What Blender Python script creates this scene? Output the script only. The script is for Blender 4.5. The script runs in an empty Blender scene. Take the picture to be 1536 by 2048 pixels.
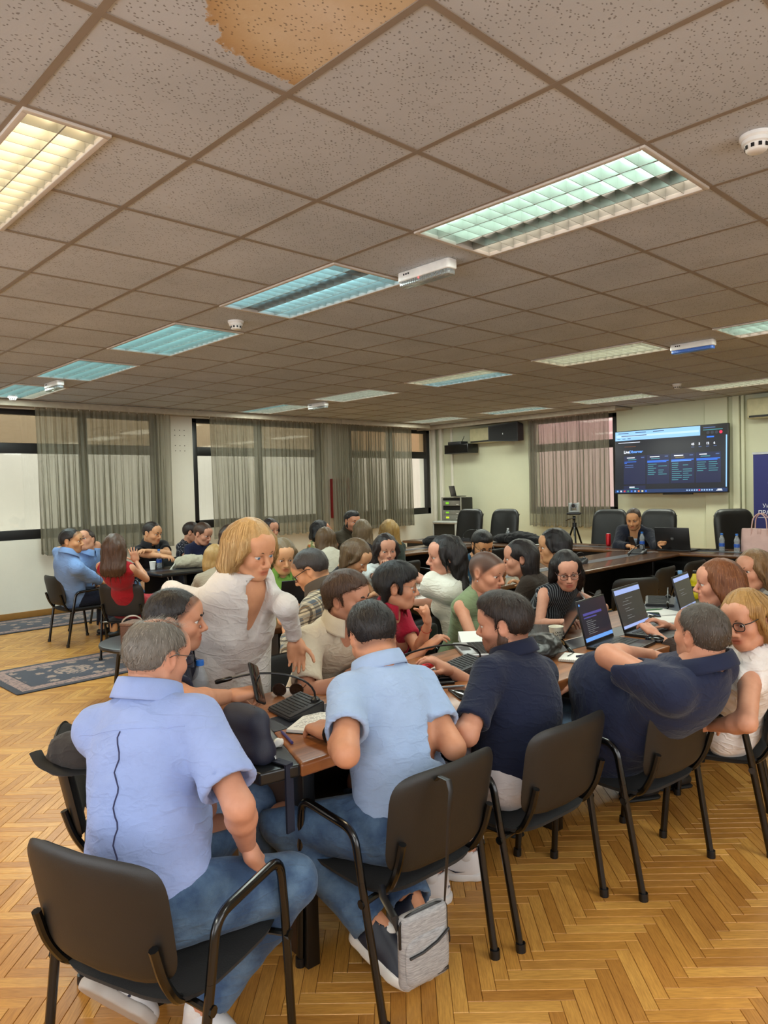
import bpy, bmesh, math, random
import numpy as np
from mathutils import Vector, Matrix
random.seed(7)
RNG = np.random.default_rng(11)
C = bpy.context.scene.collection
scene = bpy.context.scene

# ------------------------------------------------------------------ camera
CEIL = 2.858
cam_data = bpy.data.cameras.new('camera')
cam = bpy.data.objects.new('camera', cam_data)
C.objects.link(cam)
cam_data.sensor_fit = 'VERTICAL'
cam_data.sensor_height = 24.0
cam_data.lens = 24.0 * 1453.36 / 2048.0
cam_data.clip_start = 0.05
cam_data.clip_end = 200
F_ = Vector((0.69305204, 0.72018124, -0.03190373))
R_ = Vector((0.71965655, -0.69377592, -0.02773847))
U_ = Vector((0.04211077, 0.00373552, 0.99910596))
CAMP = Vector((-0.82997, -1.87728, 1.60))
m4 = Matrix.Identity(4)
for i in range(3):
    m4[i][0], m4[i][1], m4[i][2], m4[i][3] = R_[i], U_[i], -F_[i], CAMP[i]
cam.matrix_world = m4
scene.camera = cam

# ------------------------------------------------------------------ colour management, world, exposure
vs = scene.view_settings
scene.display_settings.display_device = 'sRGB'
vs.view_transform = 'Standard'
vs.look = 'None'
vs.gamma = 1.0
vs.use_curve_mapping = False
vs.exposure = 0.55
cy = scene.cycles
cy.use_denoising = True
cy.max_bounces = 7
cy.diffuse_bounces = 4
cy.glossy_bounces = 3
cy.transmission_bounces = 6
cy.transparent_max_bounces = 16
cy.caustics_reflective = False
cy.caustics_refractive = False
cy.sample_clamp_indirect = 4.0

world = bpy.data.worlds.new('daylight')
scene.world = world
world.use_nodes = True
wb = world.node_tree.nodes['Background']
wb.inputs[0].default_value = (0.95, 0.97, 1.0, 1)
wb.inputs[1].default_value = 3.0

LAMP_W = 20.0      # watts of each ceiling lamp


def srgb(r, g, b):
    def f(c):
        c /= 255.0
        return c / 12.92 if c <= 0.04045 else ((c + 0.055) / 1.055) ** 2.4
    return (f(r), f(g), f(b), 1.0)


# ------------------------------------------------------------------ materials
MATS = {}


class NT:
    def __init__(self, name):
        self.m = bpy.data.materials.new(name)
        self.m.use_nodes = True
        self.t = self.m.node_tree
        self.n = self.t.nodes
        self.p = self.n['Principled BSDF']
        self.out = self.n['Material Output']

    def add(self, typ, **kw):
        nd = self.n.new(typ)
        for k, v in kw.items():
            if k.startswith('i_'):
                key = k[2:]
                key = int(key) if key.isdigit() else key.replace('_', ' ')
                nd.inputs[key].default_value = v
            else:
                setattr(nd, k, v)
        return nd

    def link(self, a, b):
        self.t.links.new(a, b)

    def ramp(self, fac, stops):
        r = self.n.new('ShaderNodeValToRGB')
        el = r.color_ramp.elements
        while len(el) < len(stops):
            el.new(0.5)
        for e, (pos, col) in zip(el, stops):
            e.position = pos
            e.color = col
        self.link(fac, r.inputs[0])
        return r.outputs[0]

    def coord(self, kind='Object'):
        if kind == 'World':
            return self.add('ShaderNodeNewGeometry').outputs['Position']
        return self.add('ShaderNodeTexCoord').outputs[kind]

    def noise(self, co, scale=5.0, detail=3.0, rough=0.5, sc=None):
        if sc is not None:
            mp = self.add('ShaderNodeMapping')
            mp.inputs['Scale'].default_value = sc
            self.link(co, mp.inputs[0])
            co = mp.outputs[0]
        nz = self.add('ShaderNodeTexNoise')
        nz.inputs['Scale'].default_value = scale
        nz.inputs['Detail'].default_value = detail
        nz.inputs['Roughness'].default_value = rough
        self.link(co, nz.inputs['Vector'])
        return nz.outputs[0]

    def bump(self, h, strength=0.3, dist=0.01):
        b = self.add('ShaderNodeBump')
        b.inputs['Strength'].default_value = strength
        b.inputs['Distance'].default_value = dist
        self.link(h, b.inputs['Height'])
        self.link(b.outputs[0], self.p.inputs['Normal'])
        return b

    def mix(self, fac, a, b, typ='MIX'):
        mx = self.add('ShaderNodeMix', data_type='RGBA', blend_type=typ)
        for sock, v in ((mx.inputs[0], fac), (mx.inputs[6], a), (mx.inputs[7], b)):
            if hasattr(v, 'is_output'):
                self.link(v, sock)
            else:
                sock.default_value = v
        return mx.outputs[2]

    def math(self, op, a, b=None):
        md = self.add('ShaderNodeMath', operation=op)
        for sock, v in zip(md.inputs, (a, b)):
            if v is None:
                continue
            if hasattr(v, 'is_output'):
                self.link(v, sock)
            else:
                sock.default_value = v
        return md.outputs[0]


def scale_col(c, k):
    return (min(c[0] * k, 1), min(c[1] * k, 1), min(c[2] * k, 1), 1)


def plain(name, col, rough=0.5, metal=0.0, var=0.12, nscale=14.0, bump=0.0, bscale=60.0, spec=0.5, sheen=0.0, coat=0.0):
    if name in MATS:
        return MATS[name]
    t = NT(name)
    co = t.coord()
    t.link(t.ramp(t.noise(co, nscale, 4.0), [(0.25, scale_col(col, 1 - var)), (0.75, scale_col(col, 1 + var))]), t.p.inputs['Base Color'])
    t.p.inputs['Roughness'].default_value = rough
    t.p.inputs['Metallic'].default_value = metal
    t.p.inputs['Specular IOR Level'].default_value = spec
    if sheen:
        t.p.inputs['Sheen Weight'].default_value = sheen
    if coat:
        t.p.inputs['Coat Weight'].default_value = coat
        t.p.inputs['Coat Roughness'].default_value = 0.15
    if bump:
        t.bump(t.noise(co, bscale, 5.0, 0.6), bump, 0.004)
    MATS[name] = t.m
    return t.m


def emit(name, col, strength):
    if name in MATS:
        return MATS[name]
    t = NT(name)
    t.p.inputs['Base Color'].default_value = (0.02, 0.02, 0.02, 1)
    t.p.inputs['Emission Color'].default_value = col
    t.p.inputs['Emission Strength'].default_value = strength
    t.p.inputs['Roughness'].default_value = 0.2
    MATS[name] = t.m
    return t.m


# ------------------------------------------------------------------ mesh helpers
class MB:
    """collects geometry; build() links it as ONE mesh object"""

    def __init__(self):
        self.v, self.f = [], []

    def add(self, vs_, fs_):
        o = len(self.v)
        self.v.extend([tuple(p) for p in vs_])
        self.f.extend([tuple(i + o for i in q) for q in fs_])
        return self

    def box(self, x0, x1, y0, y1, z0, z1, b=0.0):
        if b <= 0:
            vs_ = [(x, y, z) for z in (z0, z1) for y in (y0, y1) for x in (x0, x1)]
            self.add(vs_, [(0, 2, 3, 1), (4, 5, 7, 6), (0, 1, 5, 4), (1, 3, 7, 5), (3, 2, 6, 7), (2, 0, 4, 6)])
        else:
            self.rbox(x0, x1, y0, y1, z0, z1, b, min(b, (z1 - z0) / 2.01), 3)
        return self

    def rbox(self, x0, x1, y0, y1, z0, z1, r, e, n=4):
        """rounded slab: plan corners of radius r, top and bottom edges eased by e"""
        r = min(r, (x1 - x0) / 2.01, (y1 - y0) / 2.01)
        e = min(e, (z1 - z0) / 2.01)
        rings = []
        m = max(2, min(3, n))
        for k in range(m + 1):
            a = math.pi / 2 * k / m
            rings.append((e * (1 - math.sin(a)), z0 + e * (1 - math.cos(a))))
        for k in range(m + 1):
            a = math.pi / 2 * (1 - k / m)
            rings.append((e * (1 - math.sin(a)), z1 - e * (1 - math.cos(a))))
        vs_, cnt = [], None
        for ins, z in rings:
            rr = max(r - ins, 0.0004)
            pts = []
            for cx, cy_, a0 in ((x1 - r, y1 - r, 0), (x0 + r, y1 - r, 90), (x0 + r, y0 + r, 180), (x1 - r, y0 + r, 270)):
                ex = (r - ins) if r > ins else 0.0004
                ox = 0 if r >= ins else (r - ins)
                for k in range(n + 1):
                    a = math.radians(a0 + 90 * k / n)
                    sx = 1 if a0 in (0, 270) else -1
                    sy = 1 if a0 in (0, 90) else -1
                    pts.append((cx + sx * ox + ex * math.cos(a), cy_ + sy * ox + ex * math.sin(a), z))
            cnt = len(pts)
            vs_.extend(pts)
        fs_ = []
        for k in range(len(rings) - 1):
            for i in range(cnt):
                j = (i + 1) % cnt
                fs_.append((k * cnt + i, k * cnt + j, (k + 1) * cnt + j, (k + 1) * cnt + i))
        fs_.append(tuple(range(cnt - 1, -1, -1)))
        fs_.append(tuple((len(rings) - 1) * cnt + i for i in range(cnt)))
        self.add(vs_, fs_)
        return self

    def tube(self, pts, r, n=10, caps=True, flat=1.0, closed=False):
        """swept round (or flattened) section; r may be a list"""
        P = [Vector(p) for p in pts]
        N = len(P)
        rr = r if isinstance(r, (list, tuple)) else [r] * N
        up = None
        vs_, fs_ = [], []
        for i, p in enumerate(P):
            if closed:
                t = P[(i + 1) % N] - P[i - 1]
            else:
                t = P[min(i + 1, N - 1)] - P[max(i - 1, 0)]
            t.normalize()
            if up is None:
                a = Vector((0, 0, 1)) if abs(t.z) < 0.9 else Vector((0, 1, 0))
                u = t.cross(a).normalized()
            else:
                u = (up - t * up.dot(t)).normalized()
            up = u
            w = t.cross(u)
            for k in range(n):
                a = 2 * math.pi * k / n
                vs_.append(p + u * (rr[i] * math.cos(a)) + w * (rr[i] * flat * math.sin(a)))
        for i in range(N if closed else N - 1):
            i2 = (i + 1) % N
            for k in range(n):
                k2 = (k + 1) % n
                fs_.append((i * n + k, i * n + k2, i2 * n + k2, i2 * n + k))
        if caps and not closed:
            fs_.append(tuple(range(n - 1, -1, -1)))
            fs_.append(tuple((N - 1) * n + k for k in range(n)))
        self.add(vs_, fs_)
        return self

    def cyl(self, a, b, r, n=16, r2=None):
        return self.tube([a, b], [r, r if r2 is None else r2], n)

    def lathe(self, prof, n=24, c=(0, 0, 0), caps=True):
        vs_, fs_ = [], []
        for r, z in prof:
            for k in range(n):
                a = 2 * math.pi * k / n
                vs_.append((c[0] + r * math.cos(a), c[1] + r * math.sin(a), c[2] + z))
        for i in range(len(prof) - 1):
            for k in range(n):
                k2 = (k + 1) % n
                fs_.append((i * n + k, i * n + k2, (i + 1) * n + k2, (i + 1) * n + k))
        if caps:
            fs_.append(tuple(range(n - 1, -1, -1)))
            fs_.append(tuple((len(prof) - 1) * n + k for k in range(n)))
        self.add(vs_, fs_)
        return self

    def grid(self, fn, nu, nv, closed_u=False):
        vs_ = [fn(i / nu, j / nv) for j in range(nv + 1) for i in range(nu + (0 if closed_u else 1))]
        W = nu if closed_u else nu + 1
        fs_ = []
        for j in range(nv):
            for i in range(nu):
                i2 = (i + 1) % W if closed_u else i + 1
                fs_.append((j * W + i, j * W + i2, (j + 1) * W + i2, (j + 1) * W + i))
        self.add(vs_, fs_)
        return self

    def xf(self, M):
        self.v = [tuple(M @ Vector(p)) for p in self.v]
        return self

    def build(self, name, mat, parent=None, smooth=True, angle=40):
        me = bpy.data.meshes.new(name)
        me.from_pydata(self.v, [], self.f)
        if smooth:
            me.shade_smooth()
            if angle:
                me.set_sharp_from_angle(angle=math.radians(angle))
        if mat is not None:
            me.materials.append(mat)
        return obj(name, me, parent)


def obj(name, me, parent=None):
    o = bpy.data.objects.new(name, me)
    C.objects.link(o)
    if parent is not None:
        o.parent = parent
    return o


def thing(name, label, cat, loc=(0, 0, 0), rz=0.0, group=None):
    o = bpy.data.objects.new(name, None)
    o.empty_display_size = 0.1
    C.objects.link(o)
    o.location = loc
    o.rotation_euler = (0, 0, rz)
    return tag(o, label, cat, group)


def tag(o, label, cat, group=None):
    o['label'] = label
    o['category'] = cat
    if group:
        o['group'] = group
    return o


def dup(root, loc=None, rz=None, label=None, group=None):
    r = root.copy()
    C.objects.link(r)
    if loc is not None:
        r.location = loc
    if rz is not None:
        r.rotation_euler = (0, 0, rz)
    if label:
        r['label'] = label
    if group:
        r['group'] = group
    for ch in KIDS.get(root.name, []) or list(root.children):
        c = ch.copy()
        C.objects.link(c)
        c.parent = r
        for g in list(ch.children):
            d = g.copy()
            C.objects.link(d)
            d.parent = c
    return r


KIDS = {}


def struct(o):
    o['kind'] = 'structure'
    return o


def T(x=0, y=0, z=0, rz=0, rx=0, ry=0):
    return Matrix.Translation((x, y, z)) @ Matrix.Rotation(rz, 4, 'Z') @ Matrix.Rotation(ry, 4, 'Y') @ Matrix.Rotation(rx, 4, 'X')


def at(u, v, z):
    """the point at height z seen at photo pixel u, v"""
    d = F_ + R_ * ((u - 768) / 1453.36) - U_ * ((v - 1024) / 1453.36)
    t = (z - CAMP.z) / d.z
    return CAMP + d * t


def depth_of(p):
    return (Vector(p) - CAMP).dot(F_)


def text_mesh(body, size, mat, parent, M, name='lettering', ext=0.0004, align='LEFT', bold=0.0, shear=0.0):
    cu = bpy.data.curves.new(name, 'FONT')
    cu.body, cu.size, cu.extrude, cu.offset, cu.align_x, cu.shear = body, size, ext, bold, align, shear
    cu.resolution_u = 3
    tmp = bpy.data.objects.new(name, cu)
    me = bpy.data.meshes.new_from_object(tmp)
    bpy.data.objects.remove(tmp); bpy.data.curves.remove(cu)
    me.materials.clear(); me.materials.append(mat)
    o = obj(name, me, parent)
    o.matrix_local = M
    return o
# ================================================================== structure
X0, X1, Y0, Y1 = -3.2, 10.75, -4.2, 8.5

def wood_floor_mat(name, single):
    t = NT(name)
    if single:
        rnd = t.add('ShaderNodeObjectInfo').outputs['Random']
        co = t.coord('Object')
        off = t.add('ShaderNodeVectorMath', operation='SCALE')
        off.inputs[0].default_value = (13.1, 7.7, 3.3)
        t.link(rnd, off.inputs['Scale'])
        ad = t.add('ShaderNodeVectorMath', operation='ADD')
        t.link(co, ad.inputs[0]); t.link(off.outputs[0], ad.inputs[1])
        co = ad.outputs[0]
    else:
        rnd = t.add('ShaderNodeAttribute', attribute_name='tone').outputs['Fac']
        co = t.add('ShaderNodeAttribute', attribute_name='grain').outputs['Vector']
    base = t.ramp(rnd, [(0.0, srgb(184, 128, 60)), (0.3, srgb(193, 137, 64)), (0.6, srgb(206, 150, 73)), (0.85, srgb(216, 163, 84)), (1.0, srgb(190, 134, 66))])
    g = t.noise(co, 6.0, 6.0, 0.62, (3.0, 34.0, 8.0))
    g2 = t.noise(co, 2.2, 3.0, 0.5, (2.0, 9.0, 2.0))
    col = t.mix(0.75, base, t.ramp(g, [(0.3, (0.66, 0.58, 0.5, 1)), (0.62, (1.08, 1.08, 1.06, 1))]), 'MULTIPLY')
    col = t.mix(0.6, col, t.ramp(g2, [(0.3, (0.8, 0.74, 0.66, 1)), (0.7, (1.12, 1.12, 1.12, 1))]), 'MULTIPLY')
    t.link(col, t.p.inputs['Base Color'])
    t.link(t.ramp(g, [(0.2, (0.42,) * 3 + (1,)), (0.8, (0.30,) * 3 + (1,))]), t.p.inputs['Roughness'])
    t.p.inputs['Specular IOR Level'].default_value = 0.45
    t.bump(g, 0.06, 0.002)
    return t.m


def make_floor():
    fl = MB().box(X0, X1, Y0, Y1, -0.12, -0.004)
    floor = struct(fl.build('floor', plain('subfloor', srgb(60, 38, 20), 0.9), smooth=False))
    L, W = 0.288, 0.048
    d1 = np.array([1, -1]) / math.sqrt(2); d2 = np.array([1, 1]) / math.sqrt(2)
    org = np.array([1.30, -0.47])
    planks = []
    for m in range(-44, 45):
        for k in range(-330, 331):
            for vert in (0, 1):
                if vert == 0:
                    a, b = k * W + m * L + L / 2, k * W - m * L + W / 2
                else:
                    a, b = k * W + m * L + L + W / 2, k * W - m * L + W - L / 2
                p = org + d1 * a + d2 * b
                if X0 + .15 < p[0] < X1 - .1 and Y0 + .15 < p[1] < Y1 - .1:
                    planks.append((p[0], p[1], vert))
    P = np.array(planks)
    q = np.stack([P[:, 0] - CAMP.x, P[:, 1] - CAMP.y, np.full(len(P), -CAMP.z)], 1)
    z = q @ np.array(F_)
    u = 768 + 1453.36 * (q @ np.array(R_)) / np.maximum(z, .01)
    v = 1024 - 1453.36 * (q @ np.array(U_)) / np.maximum(z, .01)
    vis = (z > .3) & (u > -60) & (u < 1600) & (v < 2110) & (v > 0)
    order = np.argsort(np.where(vis, z, 99))[:300]
    single = np.zeros(len(P), bool); single[order] = True
    g, c, h = 0.0006, 0.0013, 0.0016

    def plank_v():
        hx, hy = L / 2 - g, W / 2 - g
        return [(-hx, -hy, -.012), (hx, -hy, -.012), (hx, hy, -.012), (-hx, hy, -.012), (-hx, -hy, -h), (hx, -hy, -h), (hx, hy, -h), (-hx, hy, -h),
                (-hx + c, -hy + c, 0), (hx - c, -hy + c, 0), (hx - c, hy - c, 0), (-hx + c, hy - c, 0)]
    pf = [(0, 1, 5, 4), (1, 2, 6, 5), (2, 3, 7, 6), (3, 0, 4, 7), (4, 5, 9, 8), (5, 6, 10, 9), (6, 7, 11, 10), (7, 4, 8, 11), (8, 9, 10, 11)]
    me = bpy.data.meshes.new('parquet_plank')
    me.from_pydata(plank_v(), [], pf)
    me.materials.append(wood_floor_mat('oak plank', True))
    for i in order:
        o = obj('parquet_plank', me, floor)
        o.location = (P[i, 0], P[i, 1], RNG.uniform(-.0003, .0003))
        o.rotation_euler = (0, 0, math.radians(-45 + 90 * P[i, 2]))
    rest = np.where(~single)[0]
    base = np.array(plank_v())[4:]
    n = len(rest)
    ang = np.radians(-45 + 90 * P[rest, 2])
    ca, sa = np.cos(ang), np.sin(ang)
    V = np.empty((n, 8, 3))
    V[:, :, 0] = base[None, :, 0] * ca[:, None] - base[None, :, 1] * sa[:, None] + P[rest, 0][:, None]
    V[:, :, 1] = base[None, :, 0] * sa[:, None] + base[None, :, 1] * ca[:, None] + P[rest, 1][:, None]
    V[:, :, 2] = base[None, :, 2] + RNG.uniform(-.0003, .0003, n)[:, None]
    faces = np.array(pf[4:]) - 4
    FF = (faces[None] + (np.arange(n) * 8)[:, None, None]).reshape(-1, 4)
    me2 = np_mesh('parquet_planks', V.reshape(-1, 3), FF, smooth=False)
    tone = np.repeat(RNG.random(n), 8).astype(np.float32)
    grain = (np.tile(base, (n, 1)) + np.repeat(RNG.random((n, 3)) * 20, 8, 0)).astype(np.float32)
    at_ = me2.attributes.new('tone', 'FLOAT', 'POINT'); at_.data.foreach_set('value', tone)
    at_ = me2.attributes.new('grain', 'FLOAT_VECTOR', 'POINT'); at_.data.foreach_set('vector', grain.ravel())
    me2.materials.append(wood_floor_mat('oak planks', False))
    o = obj('parquet_plank', me2, floor)
    o['kind'] = 'stuff'
    return floor


def np_mesh(name, V, Q, smooth=True):
    me = bpy.data.meshes.new(name)
    nv, nf, k = len(V), len(Q), Q.shape[1]
    me.vertices.add(nv)
    me.vertices.foreach_set('co', np.ascontiguousarray(V, np.float32).ravel())
    me.loops.add(nf * k)
    me.loops.foreach_set('vertex_index', np.ascontiguousarray(Q, np.int32).ravel())
    me.polygons.add(nf)
    me.polygons.foreach_set('loop_start', np.arange(0, nf * k, k, dtype=np.int32))
    me.polygons.foreach_set('use_smooth', np.full(nf, smooth, bool))
    me.update(calc_edges=True)
    return me


def ceiling_tile_mat(stained):
    t = NT('ceiling tile stained' if stained else 'ceiling tile')
    pos = t.coord('World')
    rnd = t.add('ShaderNodeObjectInfo').outputs['Random']
    blot = t.noise(pos, 1.6, 4.0, 0.55)
    base = t.ramp(blot, [(0.3, srgb(178, 184, 190)), (0.7, srgb(194, 200, 207))])
    base = t.mix(t.math('MULTIPLY', rnd, 0.10), base, srgb(160, 154, 148))
    smudge = t.noise(pos, 5.0, 6.0, 0.7)
    base = t.mix(t.ramp(smudge, [(0.62, (0, 0, 0, 1)), (0.8, (0.35, 0.35, 0.35, 1))]), base, srgb(128, 114, 104))
    # pits and fissures
    mp = t.add('ShaderNodeMapping'); mp.inputs['Scale'].default_value = (70, 100, 1)
    mp.inputs['Rotation'].default_value = (0, 0, 0.6)
    wob = t.add('ShaderNodeTexNoise'); wob.inputs['Scale'].default_value = 30.0
    t.link(pos, wob.inputs['Vector'])
    wv = t.add('ShaderNodeVectorMath', operation='SCALE'); wv.inputs['Scale'].default_value = 0.02
    t.link(wob.outputs['Color'], wv.inputs[0])
    ad = t.add('ShaderNodeVectorMath', operation='ADD')
    t.link(pos, ad.inputs[0]); t.link(wv.outputs[0], ad.inputs[1])
    t.link(ad.outputs[0], mp.inputs[0])
    vo = t.add('ShaderNodeTexVoronoi', voronoi_dimensions='2D'); vo.inputs['Scale'].default_value = 1.0
    t.link(mp.outputs[0], vo.inputs['Vector'])
    keep = t.add('ShaderNodeSeparateColor'); t.link(vo.outputs['Color'], keep.inputs[0])
    pit = t.math('MULTIPLY', t.math('LESS_THAN', vo.outputs['Distance'], 0.24), t.math('LESS_THAN', keep.outputs[0], 0.30))
    if stained:
        ds = t.add('ShaderNodeVectorMath', operation='SUBTRACT'); ds.inputs[1].default_value = (0.50, -0.36, CEIL)
        t.link(pos, ds.inputs[0])
        mp2 = t.add('ShaderNodeMapping'); mp2.inputs['Scale'].default_value = (2.75, 3.1, 0.0)
        mp2.inputs['Rotation'].default_value = (0, 0, 0.2)
        t.link(ds.outputs[0], mp2.inputs[0])
        ln = t.add('ShaderNodeVectorMath', operation='LENGTH'); t.link(mp2.outputs[0], ln.inputs[0])
        nz = t.noise(pos, 9.0, 5.0, 0.65)
        rr = t.math('ADD', ln.outputs['Value'], t.math('MULTIPLY', t.math('SUBTRACT', nz, 0.5), 0.55))
        st = t.ramp(rr, [(0.0, srgb(212, 200, 182)), (0.62, srgb(206, 188, 158)), (0.86, srgb(184, 154, 112)), (0.93, srgb(172, 140, 98)), (0.96, srgb(184, 172, 162))])
        msk = t.math('LESS_THAN', rr, 0.955)
        base = t.mix(msk, base, t.mix(t.ramp(nz, [(0.35, (0, 0, 0, 1)), (0.7, (0.7, 0.7, 0.7, 1))]), st, srgb(202, 182, 152)))
    col = t.mix(t.math('MULTIPLY', pit, 0.62), base, srgb(84, 74, 66))
    t.link(col, t.p.inputs['Base Color'])
    t.p.inputs['Roughness'].default_value = 0.95
    t.p.inputs['Specular IOR Level'].default_value = 0.1
    h = t.math('SUBTRACT', t.math('MULTIPLY', t.noise(pos, 120, 3.0), 0.25), pit)
    t.bump(h, 0.5, 0.003)
    return t.m


# (x0, y0, width, length, colours of the lamp columns) of every recessed light; None = a dead lamp
CYAN, GREENISH, WARMW, YEL, PALE, AMBER = ((0.16, 0.72, 0.86), (0.50, 0.86, 0.72), (1.0, 0.88, 0.70), (0.88, 0.90, 0.60), (0.78, 0.92, 0.78), (1.0, 0.74, 0.36))
BLUE2 = (0.22, 0.72, 0.92)
LIGHTS = [
    (1.8, -0.6, .6, 1.2, [GREENISH, GREENISH, None, WARMW], 'four lamp louvre light by the wall-mounted emergency light, third lamp dark'),
    (1.8, 1.2, .6, 1.2, [BLUE2, None, BLUE2, BLUE2], 'bluish louvre ceiling light with its second lamp dark'),
    (1.8, 3.0, .6, 1.2, [CYAN, CYAN, CYAN, CYAN], 'cyan louvre ceiling light beside the small smoke detector, all lamps lit'),
    (1.8, 4.8, .6, 1.2, [CYAN, CYAN, CYAN, CYAN], 'cyan ceiling light, second from the left curtain'),
    (1.8, 6.6, .6, 1.2, [CYAN, CYAN, CYAN, PALE], 'cyan ceiling light nearest the left windows'),
    (0.0, 0.6, .3, 1.2, [AMBER, AMBER], 'narrow warm amber louvre ceiling light with two lamps'),
    (5.4, -0.6, .6, 1.2, [GREENISH, GREENISH, GREENISH, WARMW], 'pale green ceiling light at the right edge, beyond the blue-lensed emergency light'),
    (5.4, 1.2, .6, 1.2, [YEL, YEL, YEL, YEL], 'pale yellow ceiling light beside the blue-lensed emergency light'),
    (5.4, 3.0, .6, 1.2, [YEL, YEL, BLUE2, BLUE2], 'ceiling light half yellow and half blue in the middle row'),
    (5.4, 4.8, .6, 1.2, [PALE, PALE, PALE, PALE], 'pale ceiling light in the middle row, second from the windows'),
    (5.4, 6.6, .6, 1.2, [CYAN, PALE, PALE, PALE], 'pale blue ceiling light of the middle row nearest the windows'),
    (9.0, 1.2, .6, 1.2, [YEL, YEL, YEL, YEL], 'far yellowish ceiling light at the right edge above the screen'),
    (9.0, 3.0, .6, 1.2, [PALE, YEL, YEL, PALE], 'far pale ceiling light above the left end of the screen'),
    (9.0, 4.8, .6, 1.2, [PALE, PALE, CYAN, PALE], 'far pale ceiling light above the black loudspeaker'),
    (9.0, 6.6, .6, 1.2, [YEL, PALE, PALE, PALE], 'farthest ceiling light in the corner by the windows'),
    (5.4, -2.4, .6, 1.2, [PALE, PALE, PALE, PALE], 'pale louvre ceiling light further along the middle row'),
    (1.8, -3.6, .6, 1.2, [PALE, PALE, PALE, WARMW], 'pale louvre ceiling light behind the photographer'),
    (-1.8, -3.0, .6, 1.2, [PALE, WARMW, PALE, WARMW], 'white louvre ceiling light behind the photographer on the left'),
    (-1.8, 3.0, .6, 1.2, [AMBER, WARMW, AMBER, WARMW], 'warm louvre ceiling light left of the frame'),
]


def make_ceiling():
    slab = MB().box(X0, X1, Y0, Y1, CEIL + 0.14, CEIL + 0.3)
    ceil = struct(slab.build('ceiling', plain('slab', srgb(120, 115, 110), 0.9), smooth=False))
    barm = plain('grid bar paint', srgb(138, 126, 113), 0.55, var=0.05)
    tm, tms = ceiling_tile_mat(False), ceiling_tile_mat(True)
    taken = set()
    for (x, y, w, l, cols, lab) in LIGHTS:
        for j in range(int(round(l / .6))):
            taken.add((int(round((x) / .6 - .01)) if w > .5 else int(math.floor(x / .6 + .01)), int(round(y / .6)) + j))
    hw = 0.588 / 2
    tile = MB().rbox(-hw, hw, -hw, hw, 0.0, 0.016, 0.003, 0.002, 2)
    me = bpy.data.meshes.new('ceiling_tile'); me.from_pydata(tile.v, [], tile.f); me.materials.append(tm)
    mes = me.copy(); mes.materials.clear(); mes.materials.append(tms)
    hx = 0.288 / 2
    th = MB().rbox(-hx, hx, -hw, hw, 0.0, 0.016, 0.003, 0.002, 2)
    meh = bpy.data.meshes.new('ceiling_tile_half'); meh.from_pydata(th.v, [], th.f); meh.materials.append(tm)
    cand = []
    i0, i1 = int(math.floor(X0 / .6)), int(math.ceil(X1 / .6))
    j0, j1 = int(math.floor(Y0 / .6)), int(math.ceil(8.3 / .6))
    for i in range(i0, i1):
        for j in range(j0, j1):
            cx, cy_ = (i + .5) * .6, (j + .5) * .6
            if (i, j) in taken:
                if i == 0 and j in (1, 2):
                    cand.append((cx + .15, cy_, meh, i, j))
                continue
            cand.append((cx, cy_, mes if (i == 0 and j == -1) else me, i, j))

    def score(c):
        p = Vector((c[0], c[1], CEIL)) - CAMP
        z = p.dot(F_)
        if z < .25:
            return 99
        u = 768 + 1453.36 * p.dot(R_) / z; v = 1024 - 1453.36 * p.dot(U_) / z
        m = 1453.36 * .45 / z
        return z if (-m < u < 1536 + m and -m < v < 2048) else 60 + z
    cand.sort(key=score)
    for (cx, cy_, mm, i, j) in cand[:300]:
        o = obj('ceiling_tile', mm, ceil)
        o.location = (cx, cy_, CEIL + RNG.uniform(0, .0012))
    b = MB()
    for (cx, cy_, mm, i, j) in cand[300:]:
        b.box(cx - hw, cx + hw, cy_ - hw, cy_ + hw, CEIL, CEIL + .016)
    if b.v:
        o = b.build('ceiling_tile', tm, ceil, smooth=False); o['kind'] = 'stuff'
    for i in range(i0, i1 + 1):
        MB().box(i * .6 - .012, i * .6 + .012, Y0, 8.3, CEIL - .003, CEIL + .03).build('grid_bar', barm, ceil, smooth=False)
    for j in range(j0, j1 + 1):
        cuts = sorted((x, x + w) for (x, y, w, l, c_, lb_) in LIGHTS if y + .1 < j * .6 < y + l - .1)
        xs = [X0] + [q for c_ in cuts for q in c_] + [X1]
        for q in range(0, len(xs), 2):
            MB().box(xs[q], xs[q + 1], j * .6 - .012, j * .6 + .012, CEIL - .0026, CEIL + .03).build('grid_bar', barm, ceil, smooth=False)
    return ceil


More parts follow.
